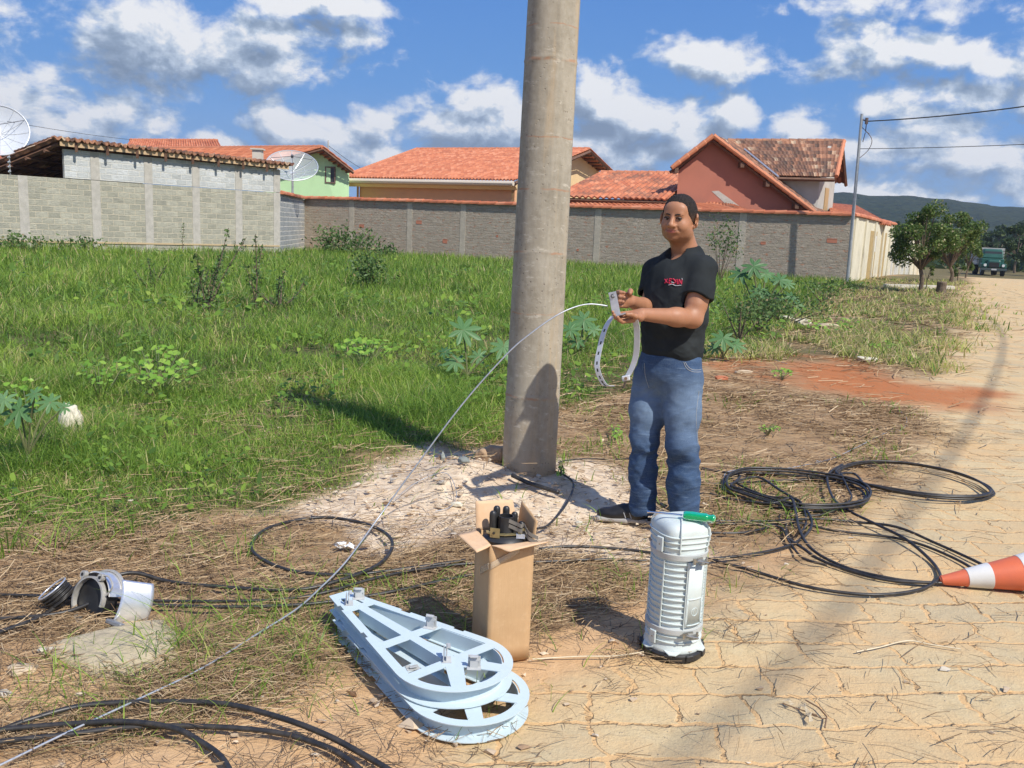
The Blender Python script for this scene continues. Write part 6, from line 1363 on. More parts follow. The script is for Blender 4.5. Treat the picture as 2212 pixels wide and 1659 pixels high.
# hair
def hairf(p):
    q = (p-HC)@MH; d = smin(ell(HC+MH@np.array([0, -.014, .022]), (.0825, .1035, .0965), MH)(p), 9., .001)
    side = np.abs(q[:, 0]); line = .062-.003*(side/.05)**2                                  # front hairline
    line = np.where(side > .054, .059-(side-.054)*3.2, line)
    front = line-q[:, 2]+np.minimum(0, (q[:, 1]-.03))*1.0                                      # above the line in front
    back = np.maximum(-.050-q[:, 2], q[:, 1]-.004-(q[:, 2]+.03)*.15)                                      # behind the ears
    sb = np.maximum(np.maximum(-.022-q[:, 2], q[:, 1]-.022), .055-side)
    cut = np.minimum(np.minimum(front, back), sb)
    return smax(d, cut, .006)+.0035*(fbm(p*190, 2, 5)-.5)
V, Fq = nets(hairf, HC-.13, HC+.15, .0030)
q = (V-HC)@MH; fade = np.clip(sstep(.045, -.035, q[:, 2])*.9+.25*(fbm(V*220, 2, 3)-.5), 0, 1)
npmesh('hair', V, Fq, mat('black_hair', rough=.85, spec=.2, fn=lambda N, b: (N.mix(N.attr('fade'), N.mix(N.rng(N.noise(N.tc(), 190, 3), .35, .65), (.010, .009, .009), (.045, .036, .032)), (.115, .060, .038)), N.bump(N.noise(N.tc(), 380, 2), .9, .004))), parent=person, smooth=True, extra=dict(fade=fade))
M_EYE = mat('eye_white', (.26, .21, .18), .35); M_IRIS = mat('iris', (.03, .015, .01), .2)
for s in (-1, 1):
    c = hp(s*.0315, .0775, -.002); mb = MB(); mb.lathe(c, [(.0001, -.0112)]+[(.0112*math.cos(a), .0112*math.sin(a)) for a in np.linspace(-1.4, 1.4, 9)]+[(.0001, .0112)], 16, MH, caps=False); e_ = mb.build('eye', M_EYE, person, smooth=True)
    dv_ = nrmz(CAM-c); mb = MB(); mb.lathe(c+dv_*.0085, [(.0070, 0), (.0060, .0018), (.001, .0028)], 14, Vector(dv_).to_track_quat('Z', 'Y').to_matrix()); mb.build('iris', M_IRIS, e_, smooth=True)
    mb = MB(); mb.tube(catmull([hp(s*.012, .0885, .0165), hp(s*.026, .0870, .0195), hp(s*.040, .0785, .0190), hp(s*.047, .0745, .0165)], 5), [.0036]*6+[.0042]*5+[.0030]*5, 6); mb.build('eyebrow', mat('brow', (.018, .012, .010), .9), person)
    mb = MB(); mb.tube(catmull([hp(s*.018, .0862, .0015), hp(s*.031, .0892, .0042), hp(s*.045, .0800, .0005)], 6), .0032, 6); mb.build('eyelid', mat('lash', (.035, .018, .013), .7), person)
# t-shirt
def denimy(*a): pass
SHL, SHR = at(1518, 582, 4.35), at(1417, 582, 4.59); sl1, sr1 = lerp(SL, EL_, .56), lerp(SR, ER, .58)
chest = uni([(ell(TC_+up_*.085+bf*.012, (.178, .124, .135), MB_), .05), (ell(TC_-up_*.03+bf*.022, (.166, .142, .17), MB_), .06), (rbox(TC_-up_*.16+bf*.010, (.160, .128, .19), .120, MB_), .05), (cap(NB-up_*.024+bl*.010, SHL-bl*.02, .079, .060), .05), (cap(NB-up_*.022, SHR+bl*.02, .080, .058), .05)])
slv = [(uni([(cap(SHL-bl*.01, SHL, .060), .03), (cap(SHL, lerp(SL, EL_, .62), .062, .073), .03)]), lerp(SL, EL_, .53), nrmz(EL_-SL)), (uni([(cap(SHR+bl*.01, SHR, .056), .03), (cap(SHR, lerp(SR, ER, .66), .058, .068), .03)]), lerp(SR, ER, .56), nrmz(ER-SR))]
hemC = at(1458, 781, 4.47)
fold = [cap(at(1405, 600, 4.30), at(1455, 740, 4.28), .004), cap(at(1440, 585, 4.28), at(1480, 625, 4.22), .004), cap(at(1400, 650, 4.3), at(1470, 700, 4.26), .005)]
def shirt(p):
    d = chest(p); q = (p-TC_)@MB_
    for g_, c_, n_ in slv: d = smin(d, smax(g_(p), (p-c_)@n_+.006*np.sin(q[:, 1]*60), .004), .022)
    w = fbm(np.stack([q[:, 0]*7+q[:, 2]*3, q[:, 1]*7, q[:, 2]*4-q[:, 0]*5], -1), 3, 21)-.5; w2 = np.abs(fbm(np.stack([q[:, 0]*9, q[:, 1]*9, q[:, 2]*16+q[:, 0]*8], -1), 3, 25)-.5)
    w3 = np.abs(fbm(np.stack([q[:, 0]*6-q[:, 2]*9, q[:, 1]*6, q[:, 2]*5+q[:, 0]*6], -1), 2, 28)-.5)
    d = d-.020*w+.022*w2*sstep(.12, -.10, q[:, 2])+.020*w3-.007
    d = smax(d, (hemC[2]-.006+.010*np.sin(q[:, 0]*18))-p[:, 2], .006)
    d = smax(d, -(cap(lerp(SL, EL_, .38), lerp(SL, EL_, .9), .0615))(p), .003); d = smax(d, -(cap(lerp(SR, ER, .4), lerp(SR, ER, .9), .059))(p), .003)
    d = smax(d, -(cap(NB+up_*.035, hp(0, -.02, -.04), .066, .10))(p), .006); d = smax(d, -(ell(NB+bf*.085+up_*.014, (.054, .052, .048), MB_))(p), .008)
    d = smax(d, -(rbox(hemC-up_*.02, (.150, .118, .05), .045, MB_))(p), .004)
    return d
V, Fq = nets(shirt, (TC_[0]-.30, TC_[1]-.36, hemC[2]-.05), (TC_[0]+.34, TC_[1]+.36, NB[2]+.10), .0042)
M_SHIRT = mat('black_cotton', rough=.95, spec=.15, fn=lambda N, b: (N.mix(N.rng(N.noise(N.tc(), 5, 5), .35, .7), (.020, .024, .026), (.034, .039, .041)), N.bump(N.noise(N.tc(), 500, 2), .15, .001)))
sh = npmesh('t_shirt', V, Fq, M_SHIRT, parent=person, smooth=True)
from mathutils.bvhtree import BVHTree
def caster(V, Fq):
    bv = BVHTree.FromPolygons([tuple(v) for v in V], [tuple(int(i) for i in f) for f in Fq])
    def f(u, v, off=.002):
        d = nrmz(ray(u, v)); loc, nn, _, _ = bv.ray_cast(Vector(CAM), Vector(d)); return None if loc is None else np.array(loc)-d*off
    return f
cs = caster(V, Fq)
def decal(cast, strokes, w_, name, m_, parent, off=.002):
    mb = MB()
    for st in strokes:
        P = [cast(u, v, off) for u, v in catmull([(a, b, 0) for a, b in st], 4)[:, :2]]; P = [p for p in P if p is not None]
        if len(P) > 1: mb.tube(P, w_, 4)
    return mb.build(name, m_, parent)
M_RED = mat('red_print', (.50, .02, .06), .7)
L0, T0 = 1436, 602
st = [[(L0, T0+1), (L0+6, T0+9)], [(L0+6, T0), (L0, T0+10)], [(L0+10, T0), (L0+9, T0+10)], [(L0+10, T0), (L0+16, T0+1)], [(L0+9, T0+5), (L0+14, T0+5)], [(L0+9, T0+10), (L0+15, T0+11)], [(L0+18, T0), (L0+24, T0+6), (L0+18, T0+11)], [(L0+20, T0+5), (L0+27, T0+2)], [(L0+27, T0+1), (L0+27, T0+12)], [(L0+31, T0+1), (L0+30, T0+12)], [(L0+31, T0+1), (L0+36, T0+11)], [(L0+37, T0+2), (L0+36, T0+12)]]
decal(cs, st, .0028, 'chest_print', M_RED, sh); decal(cs, [[(L0+8, T0+14), (L0+16, T0+12), (L0+24, T0+15), (L0+36, T0+14)], [(L0+14, T0+7), (L0+20, T0+9)], [(L0+37, T0-1), (L0+38, T0+2)]], .0014, 'print_script', mat('white_print', (.6, .6, .62), .7), sh, .004)
# jeans
hipR, hipL = at(1408, 822, 4.52), at(1474, 826, 4.40)
kR, aR = at(1392, 950, 4.46), at(1389, 1095, 4.46); kL, aL = at(1474, 962, 4.32), at(1479, 1120, 4.36)
pel = at(1447, 802, 4.46)
legs = uni([(ell(pel, (.170, .135, .11), MB_), .04), (ell(pel+up_*.07, (.160, .125, .10), MB_), .04), (cap(hipR, lerp(hipR, kR, .5), .098, .092), .05), (cap(lerp(hipR, kR, .5), kR, .089, .077), .03), (cap(kR, aR-up_*.005, .074, .074), .03), (cap(hipL, lerp(hipL, kL, .5), .098, .088), .05), (cap(lerp(hipL, kL, .5), kL, .086, .077), .03), (cap(kL, lerp(kL, aL, .45), .076, .081), .03), (cap(lerp(kL, aL, .45), aL-up_*.03, .081, .072), .03)])
def jeans(p):
    d = legs(p); q = (p-pel)@MB_
    w = fbm(np.stack([q[:, 0]*5, q[:, 1]*5, q[:, 2]*11+q[:, 0]*6], -1), 3, 61)-.5; r_ = np.abs(fbm(np.stack([q[:, 0]*6, q[:, 1]*6, q[:, 2]*13-q[:, 0]*9], -1), 2, 66)-.5)
    low = sstep(-.25, -.55, q[:, 2]); knee = np.exp(-((q[:, 2]+.42)/.10)**2)
    d = d-.012*w-(.010*low+.010*knee)*w+(.020*low+.034*knee+.010)*r_*1.2+.010*np.abs(fbm(np.stack([q[:, 0]*13+q[:, 2]*10, q[:, 1]*13, q[:, 2]*26-q[:, 0]*14], -1), 2, 71)-.5)-.005
    d = smax(d, (.030+.010*np.sin(p[:, 0]*40))-p[:, 2], .008); d = smax(d, p[:, 2]-(hemC[2]+.045), .01)
    for a, k in ((aR, kR), (aL, kL)): d = smax(d, -(cap(a-up_*.08, a+up_*.0, .058))(p), .004)
    return d
V, Fq = nets(jeans, (pel[0]-.27, pel[1]-.32, .0), (pel[0]+.30, pel[1]+.30, hemC[2]+.08), .0046)
def jean_fn(N, b):
    v = N.tc(); n = N.noise(N.mapping(v, (1, 1, .6)), 5.0, 6, .7); s = N.new('ShaderNodeSeparateXYZ'); N.put(s.inputs[0], v); th_ = N.math('MULTIPLY', N.rng(s.outputs[2], .42, .60), N.rng(s.outputs[2], .86, .72))
    c = N.mix(N.math('ADD', N.math('MULTIPLY', N.rng(n, .35, .65), .6), 0), (.024, .050, .115), (.048, .098, .195)); c = N.mix(N.math('MULTIPLY', th_, N.rng(n, .30, .66, .25, .70)), c, (.22, .30, .40))  # worn thighs lightened and base darkened to suggest sunlit and shaded cloth
    c = N.mix(N.math('MULTIPLY', N.rng(N.noise(N.mapping(v, (1, 1, 8)), 16, 3), .55, .75), .35), c, (.22, .31, .42)); c = N.mix(N.rng(N.noise(v, 300, 2), .3, .8, 0, .25), c, (.25, .33, .42))
    return c, N.bump(N.noise(v, 350, 2), .25, .001)
jn = npmesh('jeans', V, Fq, mat('denim', rough=.9, spec=.15, fn=jean_fn), parent=person, smooth=True)
cj = caster(V, Fq); M_STI = mat('stitching', (.42, .42, .40), .8)
decal(cj, [[(1477, 782), (1483, 795), (1497, 803), (1519, 803)], [(1480, 782), (1487, 793), (1499, 799), (1518, 798)]], .0012, 'pocket_stitching', M_STI, jn); decal(cj, [[(1392, 784), (1394, 812), (1402, 838)], [(1510, 845), (1504, 900), (1508, 960)]], .0011, 'seam', M_STI, jn)
decal(cj, [[(1390, 783), (1388, 800)]], .003, 'belt_loop', mat('denim_loop', (.10, .17, .27), .9), jn)
# shoes
def shoe(heel, toe, zoff=.0):
    heel, toe = np.array([heel[0], heel[1], 0]), np.array([toe[0], toe[1], 0]); d = nrmz(toe-heel); L_ = .285; s = np.array([-d[1], d[0], 0]); M = np.array([d, s, up_]).T; z = up_*zoff
    up_f = uni([(ell(heel+d*.045+up_*.055+z, (.052, .036, .055), M), .02), (ell(heel+d*.11+up_*.050+z, (.075, .038, .045), M), .03), (ell(heel+d*.19+up_*.034+z, (.080, .046, .034), M), .03), (cap(heel+d*.06+up_*.05+z, heel+d*.055+up_*.11+z, .040), .02)])
    def f(p): return smax(up_f(p), (.014+zoff)-p[:, 2], .004)
    V, Fq = nets(f, np.minimum(heel, toe)-.1, np.maximum(heel, toe)+[.1, .1, .17], .0038); o = npmesh('shoe', V, Fq, M_LEA, parent=person, smooth=True)
    sole = uni([(rbox(heel+d*.055+up_*.012+z, (.055, .036, .014), .012, M), .02), (rbox(heel+d*.19+up_*.010+z, (.080, .044, .012), .010, M), .03)]); V, Fq = nets(sole, np.minimum(heel, toe)-.1, np.maximum(heel, toe)+[.1, .1, .06], .004); npmesh('sole', V, Fq, mat('sole_grey', (.36, .34, .31), .7), parent=o, smooth=True)
    mb = MB()
    for k in range(4): c = heel+d*(.095+.024*k)+up_*(.088-.010*k)+z; mb.tube(catmull([c-s*.030-up_*.022, c-s*.014+up_*.0, c+s*.014+up_*.0, c+s*.030-up_*.022], 4), .0030, 5)
    mb.build('laces', mat('laces_white', (.55, .55, .55), .7), o)
    mb = MB()
    for k in range(2): c = heel+d*(.085+.03*k)+up_*.045+z; sg = -1 if (s@(CAM-heel)) < 0 else 1; mb.tube([c+s*sg*.039-up_*.018, c+s*sg*.038+d*.012+up_*.012], .003, 5)
    mb.build('stripe', mat('stripe_grey', (.35, .35, .36), .6), o)
M_LEA = mat('black_leather', rough=.38, fn=speck((.008, .008, .008), (.020, .018, .018), 30, .2, .003))
hR = G(1404, 1126); tR = G(1303, 1117); hR2 = np.array([aR[0]+.03, aR[1]+.01, 0]); shoe(hR2, hR2+nrmz([tR[0]-hR[0], tR[1]-hR[1], 0])*.285)
hL2 = np.array([aL[0]-.0, aL[1]+.045, 0]); shoe(hL2, hL2+nrmz([-.55, -.83, 0])*.285)
# ---- the pole clamp he holds: channel bracket, punched strap, bolt
def hcr(x, y, Y): return at(1263+x*.1543, 597.4+y*.1543, Y)
YB = 4.03; ct = thing('pole_clamp', 'galvanized bracket with long punched metal strap, held by the man', 'clamp', hcr(420, 400, YB))
A, B, C, D = hcr(330, 228, YB), hcr(437, 205, YB-.005), hcr(502, 522, YB-.012), hcr(392, 562, YB-.007); nb_ = nrmz(np.cross(B-A, D-A)); nb_ = nb_ if nb_[1] < 0 else -nb_
M_ZN = mat('zinc_plate', rough=.38, metal=.65, fn=speck((.48, .50, .54), (.66, .68, .71), 25, .1, .002))
mb = MB(); mb.hexa([D, C, C-nb_*.004, D-nb_*.004], [A, B, B-nb_*.004, A-nb_*.004]); mb.hexa([D-nb_*.0, D+(A-D)*.96, D+(A-D)*.96-nb_*.035, D-nb_*.035], [x+nrmz(B-A)*.003 for x in (D, D+(A-D)*.96, D+(A-D)*.96-nb_*.035, D-nb_*.035)]); mb.build('channel', M_ZN, ct, bevel=.0008)
dwn = nrmz(D-A); acr = nrmz(B-A); mb = MB(); mb.hexa([D-acr*.008+nb_*.018+dwn*.003, C+acr*.022+nb_*.018+dwn*.003, C+acr*.022-nb_*.035+dwn*.003, D-acr*.008-nb_*.035+dwn*.003], [x+dwn*-.004 for x in (D-acr*.008+nb_*.018+dwn*.003, C+acr*.022+nb_*.018+dwn*.003, C+acr*.022-nb_*.035+dwn*.003, D-acr*.008-nb_*.035+dwn*.003)]); mb.build('foot_plate', M_ZN, ct)
c = lerp(lerp(A, B, .52), lerp(D, C, .52), .17); mb = MB(); mb.cyl(c-nb_*.002, c+nb_*.005, .0065, seg=6); mb.cyl(c, c+nb_*.014, .0035, seg=10); mb.build('bolt', mat('bolt_steel', rough=.3, metal=.9, fn=speck((.45, .45, .45), (.6, .6, .6), 40, 0)), ct)
mb = MB(); mb.tube([c+nb_*.006+acr*(.0085*math.cos(a))+dwn*(.0085*math.sin(a)) for a in np.linspace(.6, 5.2, 12)], .0016, 5); mb.build('washer', M_BLK, ct)
M_STRP = mat('punched_strap', rough=.38, metal=.3, fn=speck((.60, .61, .62), (.74, .75, .76), 20, .1, .002))
def strapped(name, px, Y0, Y1, wpx, holes):
    pts = catmull([at(u, v, Y0+(Y1-Y0)*i/(len(px)-1)) for i, (u, v) in enumerate(px)], 6); wd = nrmz(acr*.85+np.array([.0, -.42, .0]))
    o = ribbon(name, pts, wpx, wd, M_STRP, ct, .0028)
    for f in holes:
        i = int(f*(len(pts)-1)); tg = nrmz(pts[min(i+1, len(pts)-1)]-pts[i-1]); nn = nrmz(np.cross(tg, wd)); mb = MB(); mb.hexa([pts[i]+nn*s_*.0017+tg*a*.0075+wd*b_*.004 for s_, a, b_ in ((-1, -1, -1), (-1, 1, -1), (-1, 1, 1), (-1, -1, 1))], [pts[i]+nn*s_*.0017+tg*a*.0075+wd*b_*.004 for s_, a, b_ in ((1, -1, -1), (1, 1, -1), (1, 1, 1), (1, -1, 1))]); mb.build('slot', M_SLOT, o)
M_SLOT = mat('slot_dark', (.05, .05, .04), .8)
strapped('strap', [(1344, 679), (1356, 679), (1369, 688), (1375, 705), (1376, 735), (1374, 765), (1367, 790), (1356, 812)], 4.03, 4.08, .030, (.24, .33))
strapped('strap', [(1325, 682), (1312, 700), (1303, 722), (1296, 750), (1291, 775), (1290, 793), (1295, 812), (1303, 827), (1310, 833), (1322, 834)], 4.10, 4.02, .027, (.2, .3, .4, .5, .6, .69, .77, .84))
c = at(1352, 817, 4.07); mb = MB(); mb.box(c, (.038, .02, .026), np.array([acr, nb_, dwn]).T, bev=.004); e_ = mb.build('strap_end', M_STRP, ct); mb = MB(); mb.cyl(c, c+nb_*.016, .008, seg=6); mb.build('nut', mat('nut_rust', (.28, .18, .10), .5, .5), e_); mb = MB(); mb.tube([c+dwn*.01, c+dwn*.045-acr*.02], .006, 6); mb.build('bolt_tail', mat('rust_rod', (.10, .07, .05), .7), e_)
# ================================================================== plants, trees, truck
def leafy2(name, c): m_ = leafy(c, None, .45, .3); m_.name = name; return m_
M_CASTOR = leafy2('castor_leaf', [(0, (.07, .16, .06)), (.5, (.12, .25, .09)), (1, (.20, .34, .15))])
M_LIME = leafy2('lime_leaf', [(0, (.12, .26, .03)), (.5, (.20, .38, .045)), (1, (.36, .52, .09))])
M_WEED = leafy2('weed_leaf', [(0, (.06, .12, .035)), (.5, (.11, .19, .055)), (.9, (.18, .26, .08)), (1, (.34, .26, .13))])
M_TREE = leafy2('tree_leaf', [(0, (.05, .10, .025)), (.5, (.10, .17, .035)), (.8, (.17, .23, .055)), (.93, (.34, .37, .12)), (1, (.48, .42, .26))])
M_TREE2 = leafy2('far_leaf', [(0, (.03, .06, .02)), (.6, (.06, .10, .03)), (1, (.13, .17, .06))])
M_STEM = mat('stem_green', (.16, .17, .07), .7); M_BARK = mat('bark', rough=.95, fn=speck((.09, .065, .045), (.20, .15, .10), 9, .7, .02))
def palm_leaf(c, r_, nrm, spin, lobes=8, droop=.25, rs=None):
    nrm = nrmz(nrm); x = nrmz(np.cross(nrm, [.31, .2, .9])); y = np.cross(nrm, x); V = [np.array(c)]; F_ = []
    def P(a, s): p = x*math.cos(a)+y*math.sin(a); return c+p*r_*s-nrm*r_*droop*s*s
    rim = []
    for k in range(lobes):
        a = spin+2*math.pi*(k+.5)/(lobes+.6); L_ = 1-.28*abs(k-(lobes-1)/2)/((lobes-1)/2)*.8; w_ = math.pi/lobes
        for da, s in ((-w_*.98, .34), (-w_*.62, .62*L_), (-w_*.36, .82*L_), (0, L_), (w_*.36, .82*L_), (w_*.62, .62*L_)): rim.append(P(a+da, s)+(nrm*r_*.05 if da == 0 else 0))
    rim.append(P(spin+2*math.pi*lobes/(lobes+.6), .34)); n = len(rim); V += rim; F_ = [(0, i+1, i+2) for i in range(n-1)]; return V, F_
def heart(c, r_, nrm, spin):
    nrm = nrmz(nrm); x = nrmz(np.cross(nrm, [.31, .2, .9])); y = np.cross(nrm, x); x, y = x*math.cos(spin)+y*math.sin(spin), y*math.cos(spin)-x*math.sin(spin)
    pts = [(0, 0), (.15, .45), (.0, .75), (-.3, .72), (-.45, .5), (0, 0)]
    o = [(-.25, 0), (-.42, .38), (-.25, .75), (.15, .78), (.6, .48), (1.05, 0), (.6, -.48), (.15, -.78), (-.25, -.75), (-.42, -.38)]
    return [np.array(c)]+[c+x*a*r_+y*b*r_+nrm*abs(b)*r_*.18 for a, b in o], [(0, i+1, (i+1) % 10+1) for i in range(10)]
def big_leaf_plant(u, v, leaves, lab, Y=None):
    g = G(u, v, .05) if Y is None else at(u, v, Y); g[2] = gz(g); t = thing('castor_plant', lab, 'plant', g, 'castor plants with big star-shaped leaves'); r_ = random.Random(int(u))
    st_ = MB(); top = g+up_*.05
    for (lu, lv, px) in leaves:
        Yl = g[1]+r_.uniform(-.15, .15); c = at(lu, lv, Yl); rad = px/F*Yl*1.05
        nn = nrmz([r_.uniform(-.4, .3), -.75+r_.uniform(-.2, .2), .75]); mb = MB(); V, F_ = palm_leaf(c, rad, nn, r_.uniform(0, 6.28), droop=.22); mb.add(V, F_)
        mb.build('leaf', M_CASTOR, t, rnd=[min(1, max(0, r_.gauss(.55, .2)))]*len(V), solid=0)
        st_.tube(catmull([top, lerp(top, c, .5)+up_*.04, c-nn*rad*.02], 4), .006*max(1, Yl/6), 5)
    st_.tube([g-up_*.05, top], .012, 6); st_.build('stem', M_STEM, t)
big_leaf_plant(1010, 812, [(1000, 712, 46), (1088, 748, 36), (985, 782, 34), (1035, 770, 26), (960, 760, 20)], 'castor plant with big star-shaped leaves in the grass just left of the concrete pole')
big_leaf_plant(1252, 765, [(1262, 690, 36), (1232, 712, 28), (1285, 712, 22), (1250, 735, 24)], 'castor plant with star-shaped leaves between the concrete pole and the man')
big_leaf_plant(1640, 690, [(1600, 590, 30), (1628, 575, 34), (1655, 592, 28), (1640, 628, 26), (1685, 605, 26), (1710, 640, 24), (1668, 640, 28), (1702, 612, 18), (1725, 660, 18), (1650, 668, 22)], 'tallest castor plant with many big leaves, right behind the shoulder of the man')
big_leaf_plant(1562, 770, [(1562, 730, 34), (1590, 745, 26), (1545, 750, 20)], 'low castor plant with pale leaves beside the right hip of the man')
big_leaf_plant(60, 985, [(42, 885, 46), (110, 868, 34), (10, 862, 34), (75, 850, 26), (140, 880, 22)], 'castor plant with star-shaped leaves at the far left edge beside the pale stone')
def vine(u, v, ru, rv, n, px, lab, z=.22, m_=None):
    g = G(u, v, z); t = thing('vine_plant', lab, 'plant', (g[0], g[1], 0), 'low plants with heart-shaped leaves'); r_ = random.Random(int(u+v)); mb = MB(); rn = []; sb = MB()
    for i in range(int(n*1.7)):
        a = r_.uniform(0, 6.28); q = math.sqrt(r_.random()); uu, vv = u+ru*q*math.cos(a), v+rv*q*math.sin(a); c = G(uu, vv, z*.8+r_.uniform(-.06, .08)); rad = px/F*c[1]*r_.uniform(.4, .9)
        V, F_ = heart(c, rad, [r_.gauss(0, .35), -.45+r_.gauss(0, .3), 1], r_.uniform(0, 6.28)); mb.add(V, F_); rn += [min(1, max(0, r_.gauss(.5, .28)))]*len(V)
        if i % 3 == 0: sb.tube(catmull([(g[0], g[1], gz(g)-.02), ((g[0]*.6+c[0]*.4), (g[1]*.6+c[1]*.4), gz(g)+.05), c], 3), .003, 4)
    mb.build('foliage', m_ or M_LIME, t, rnd=rn); sb.build('stem', M_STEM, t)
vine(790, 748, 62, 18, 46, 11, 'lime green heart-leaved vine in the middle of the grass'); vine(345, 790, 92, 42, 60, 13, 'largest patch of heart-leaved vine in the grass on the left'); vine(60, 850, 60, 30, 22, 12, 'small heart-leaved plant beside the castor plant at the left edge'); vine(215, 800, 50, 30, 24, 11, 'sparse heart-leaved vine left of the largest patch')
vine(1690, 805, 22, 10, 26, 6, 'small green weed growing on the rim of the red soil', .08); vine(1330, 930, 14, 14, 18, 7, 'small leafy weed between the concrete pole and the leg of the man', .08); vine(1660, 925, 30, 8, 24, 5, 'flat light green weed on the dry grass right of the knee of the man', .05); vine(1800, 700, 60, 14, 30, 8, 'low leafy weeds spreading on the verge', .12); vine(1212, 1018, 8, 14, 10, 7, 'small green sprig at the right foot of the concrete pole', .06)
vine(1920, 745, 40, 8, 22, 8, 'low leafy weed at the edge of the paving', .08)
def leafcloud(mb, rn, r_, pts, size, var=.3, up=.6):
    for c in pts:
        d = nrmz([r_.gauss(0, 1), r_.gauss(0, 1), r_.gauss(0, 1)]); nn = nrmz([r_.gauss(0, 1), r_.gauss(0, 1), r_.gauss(up, .6)]); s = nrmz(np.cross(nn, d)); d = np.cross(s, nn); L_ = size*r_.uniform(1-var, 1+var)
        o = len(mb.v); mb.v += [tuple(c-d*L_*.5), tuple(c+s*L_*.27), tuple(c+d*L_*.5-nn*L_*.1), tuple(c-s*L_*.27)]; mb.f.append((o, o+1, o+2, o+3)); rn += [min(1, max(0, r_.gauss(.5, .27)))]*4
def stalk(u, v, top, w_, lab, seed, Y=None):
    g = G(u, v, .15) if Y is None else at(u, v, Y); g[2] = gz(g); t = thing('stalk_weed', lab, 'weed', g, 'tall thin weeds rising above the grass'); r_ = random.Random(seed); tp = at(top[0], top[1], g[1]); Hh = tp[2]-g[2]
    sb = MB(); mb = MB(); rn = []; pts = []
    n = 1+int(w_*3)
    for k in range(n):
        f = r_.uniform(.55, 1) if k else 1; e = g+(tp-g)*f+np.array([r_.gauss(0, .22)*w_*(k > 0), r_.gauss(0, .2)*w_, 0]); mid = lerp(g, e, .5)+np.array([r_.gauss(0, .04), 0, 0]); P = catmull([g, mid, e], 8); sb.tube(P, np.linspace(.014, .005, len(P)), 4)
        for q in range(int(60*Hh)):
            s = r_.uniform(.12, 1); p = P[int(s*(len(P)-1))]; pts.append(p+np.array([r_.gauss(0, .07), r_.gauss(0, .07), r_.gauss(0, .03)])*(1.25-s))
    leafcloud(mb, rn, r_, pts, .065); sb.build('stem', M_BARK, t); mb.build('foliage', M_WEED, t, rnd=rn)
stalk(448, 655, (474, 492), 1.5, 'tallest thin weed, in front of the left block wall', 1); stalk(552, 650, (556, 505), .8, 'second tall thin weed, in front of the short block wall', 2); stalk(425, 650, (430, 575), 1.2, 'bushy dark weed at the foot of the tallest one', 3); stalk(604, 650, (612, 578), 1.4, 'low branching weed right of the two tall ones', 4); stalk(326, 612, (330, 556), 1., 'small branching weed left of the tall ones', 5); stalk(510, 575, (515, 522), 1., 'small far weed between the two tall ones', 6, 33); stalk(393, 560, (397, 480), .3, 'single thin stem against the left block wall', 7, 33)
def bush(u, v, Y, wx, wz, n, sz, lab, seed, m_=None):
    c = at(u, v, Y); t = thing('bush', lab, 'bush', (c[0], c[1], gz(c)), 'bushes growing in the grass'); r_ = random.Random(seed); mb = MB(); rn = []; pts = []; sb = MB(); b0 = np.array([c[0], c[1], gz(c)])
    for k in range(9):
        e = c+np.array([r_.uniform(-1, 1)*wx*.8, r_.uniform(-.5, .5)*wx, r_.uniform(.1, 1)*wz]); sb.tube([b0, e], [.015, .004], 4)
        for q in range(n//9): pts.append(e+np.array([r_.gauss(0, wx*.28), r_.gauss(0, wx*.28), r_.gauss(0, wz*.33)]))
    leafcloud(mb, rn, r_, pts, sz); mb.build('foliage', m_ or M_WEED, t, rnd=rn); sb.build('stem', M_BARK, t)
bush(748, 545, 38, 1.2, .75, 900, .16, 'rounded bush against the rough brick wall', 11); bush(835, 560, 37, .6, .4, 300, .14, 'small bush right of the rounded one by the brick wall', 12); bush(798, 622, 19.5, .48, .55, 700, .085, 'dark bushy weed standing alone in the middle of the grass', 13)
bush(70, 543, 29, 1.2, .45, 500, .13, 'low dark bush at the foot of the far left block wall', 14); bush(165, 545, 30, .7, .35, 300, .13, 'small dark bush at the foot of the left block wall', 15); bush(1560, 540, 30, .6, .8, 420, .10, 'sparse tall bush by the brick wall behind the shoulder of the man', 16)
bush(1640, 680, 14.5, .6, .3, 700, .06, 'tangled green bush under the tallest castor plant', 17); bush(1700, 670, 16, .8, .25, 500, .07, 'low tangled scrub on the verge right of the castor plant', 18); bush(1600, 690, 13, .4, .25, 300, .06, 'low scrub beside the arm of the man', 19); bush(1780, 625, 22, .9, .2, 300, .08, 'grassy scrub at the foot of the wall corner', 20)
def tree(base, crown, rad, n, sz, lab, seed, m_=None, trunk=.09, name='tree', grp='trees along the street', lobes=26, tt=.5):
    base, crown = np.array(base), np.array(crown); t = thing(name, lab, 'tree', base, grp); r_ = random.Random(seed); sb = MB(); fork = lerp(base, crown, tt)
    sb.tube(catmull([base-up_*.2, lerp(base, fork, .5)+[r_.gauss(0, .05), 0, 0], fork], 5), np.linspace(trunk, trunk*.75, 11), 8); pts = []; rad = np.array(rad)
    for k in range(lobes):
        d = nrmz([r_.gauss(0, 1), r_.gauss(0, 1), r_.gauss(.15, .8)]); e = crown+d*rad*r_.uniform(.45, .95); sb.tube(catmull([fork, lerp(fork, e, .5)+[0, 0, .1*rad[2]], e], 4), np.linspace(trunk*.5, trunk*.1, 9), 5); lr = rad*r_.uniform(.15, .32)
        for q in range(n//lobes): dd = nrmz([r_.gauss(0, 1), r_.gauss(0, 1), r_.gauss(0, 1)]); pts.append(e+dd*lr*r_.random()**.35)
    mb = MB(); rn = []; leafcloud(mb, rn, r_, pts, sz); mb.build('crown', m_ or M_TREE, t, rnd=rn); sb.build('trunk', M_BARK, t)
def gp3(u, v): p = G(u, v); return np.array([p[0], p[1], gz(p)])
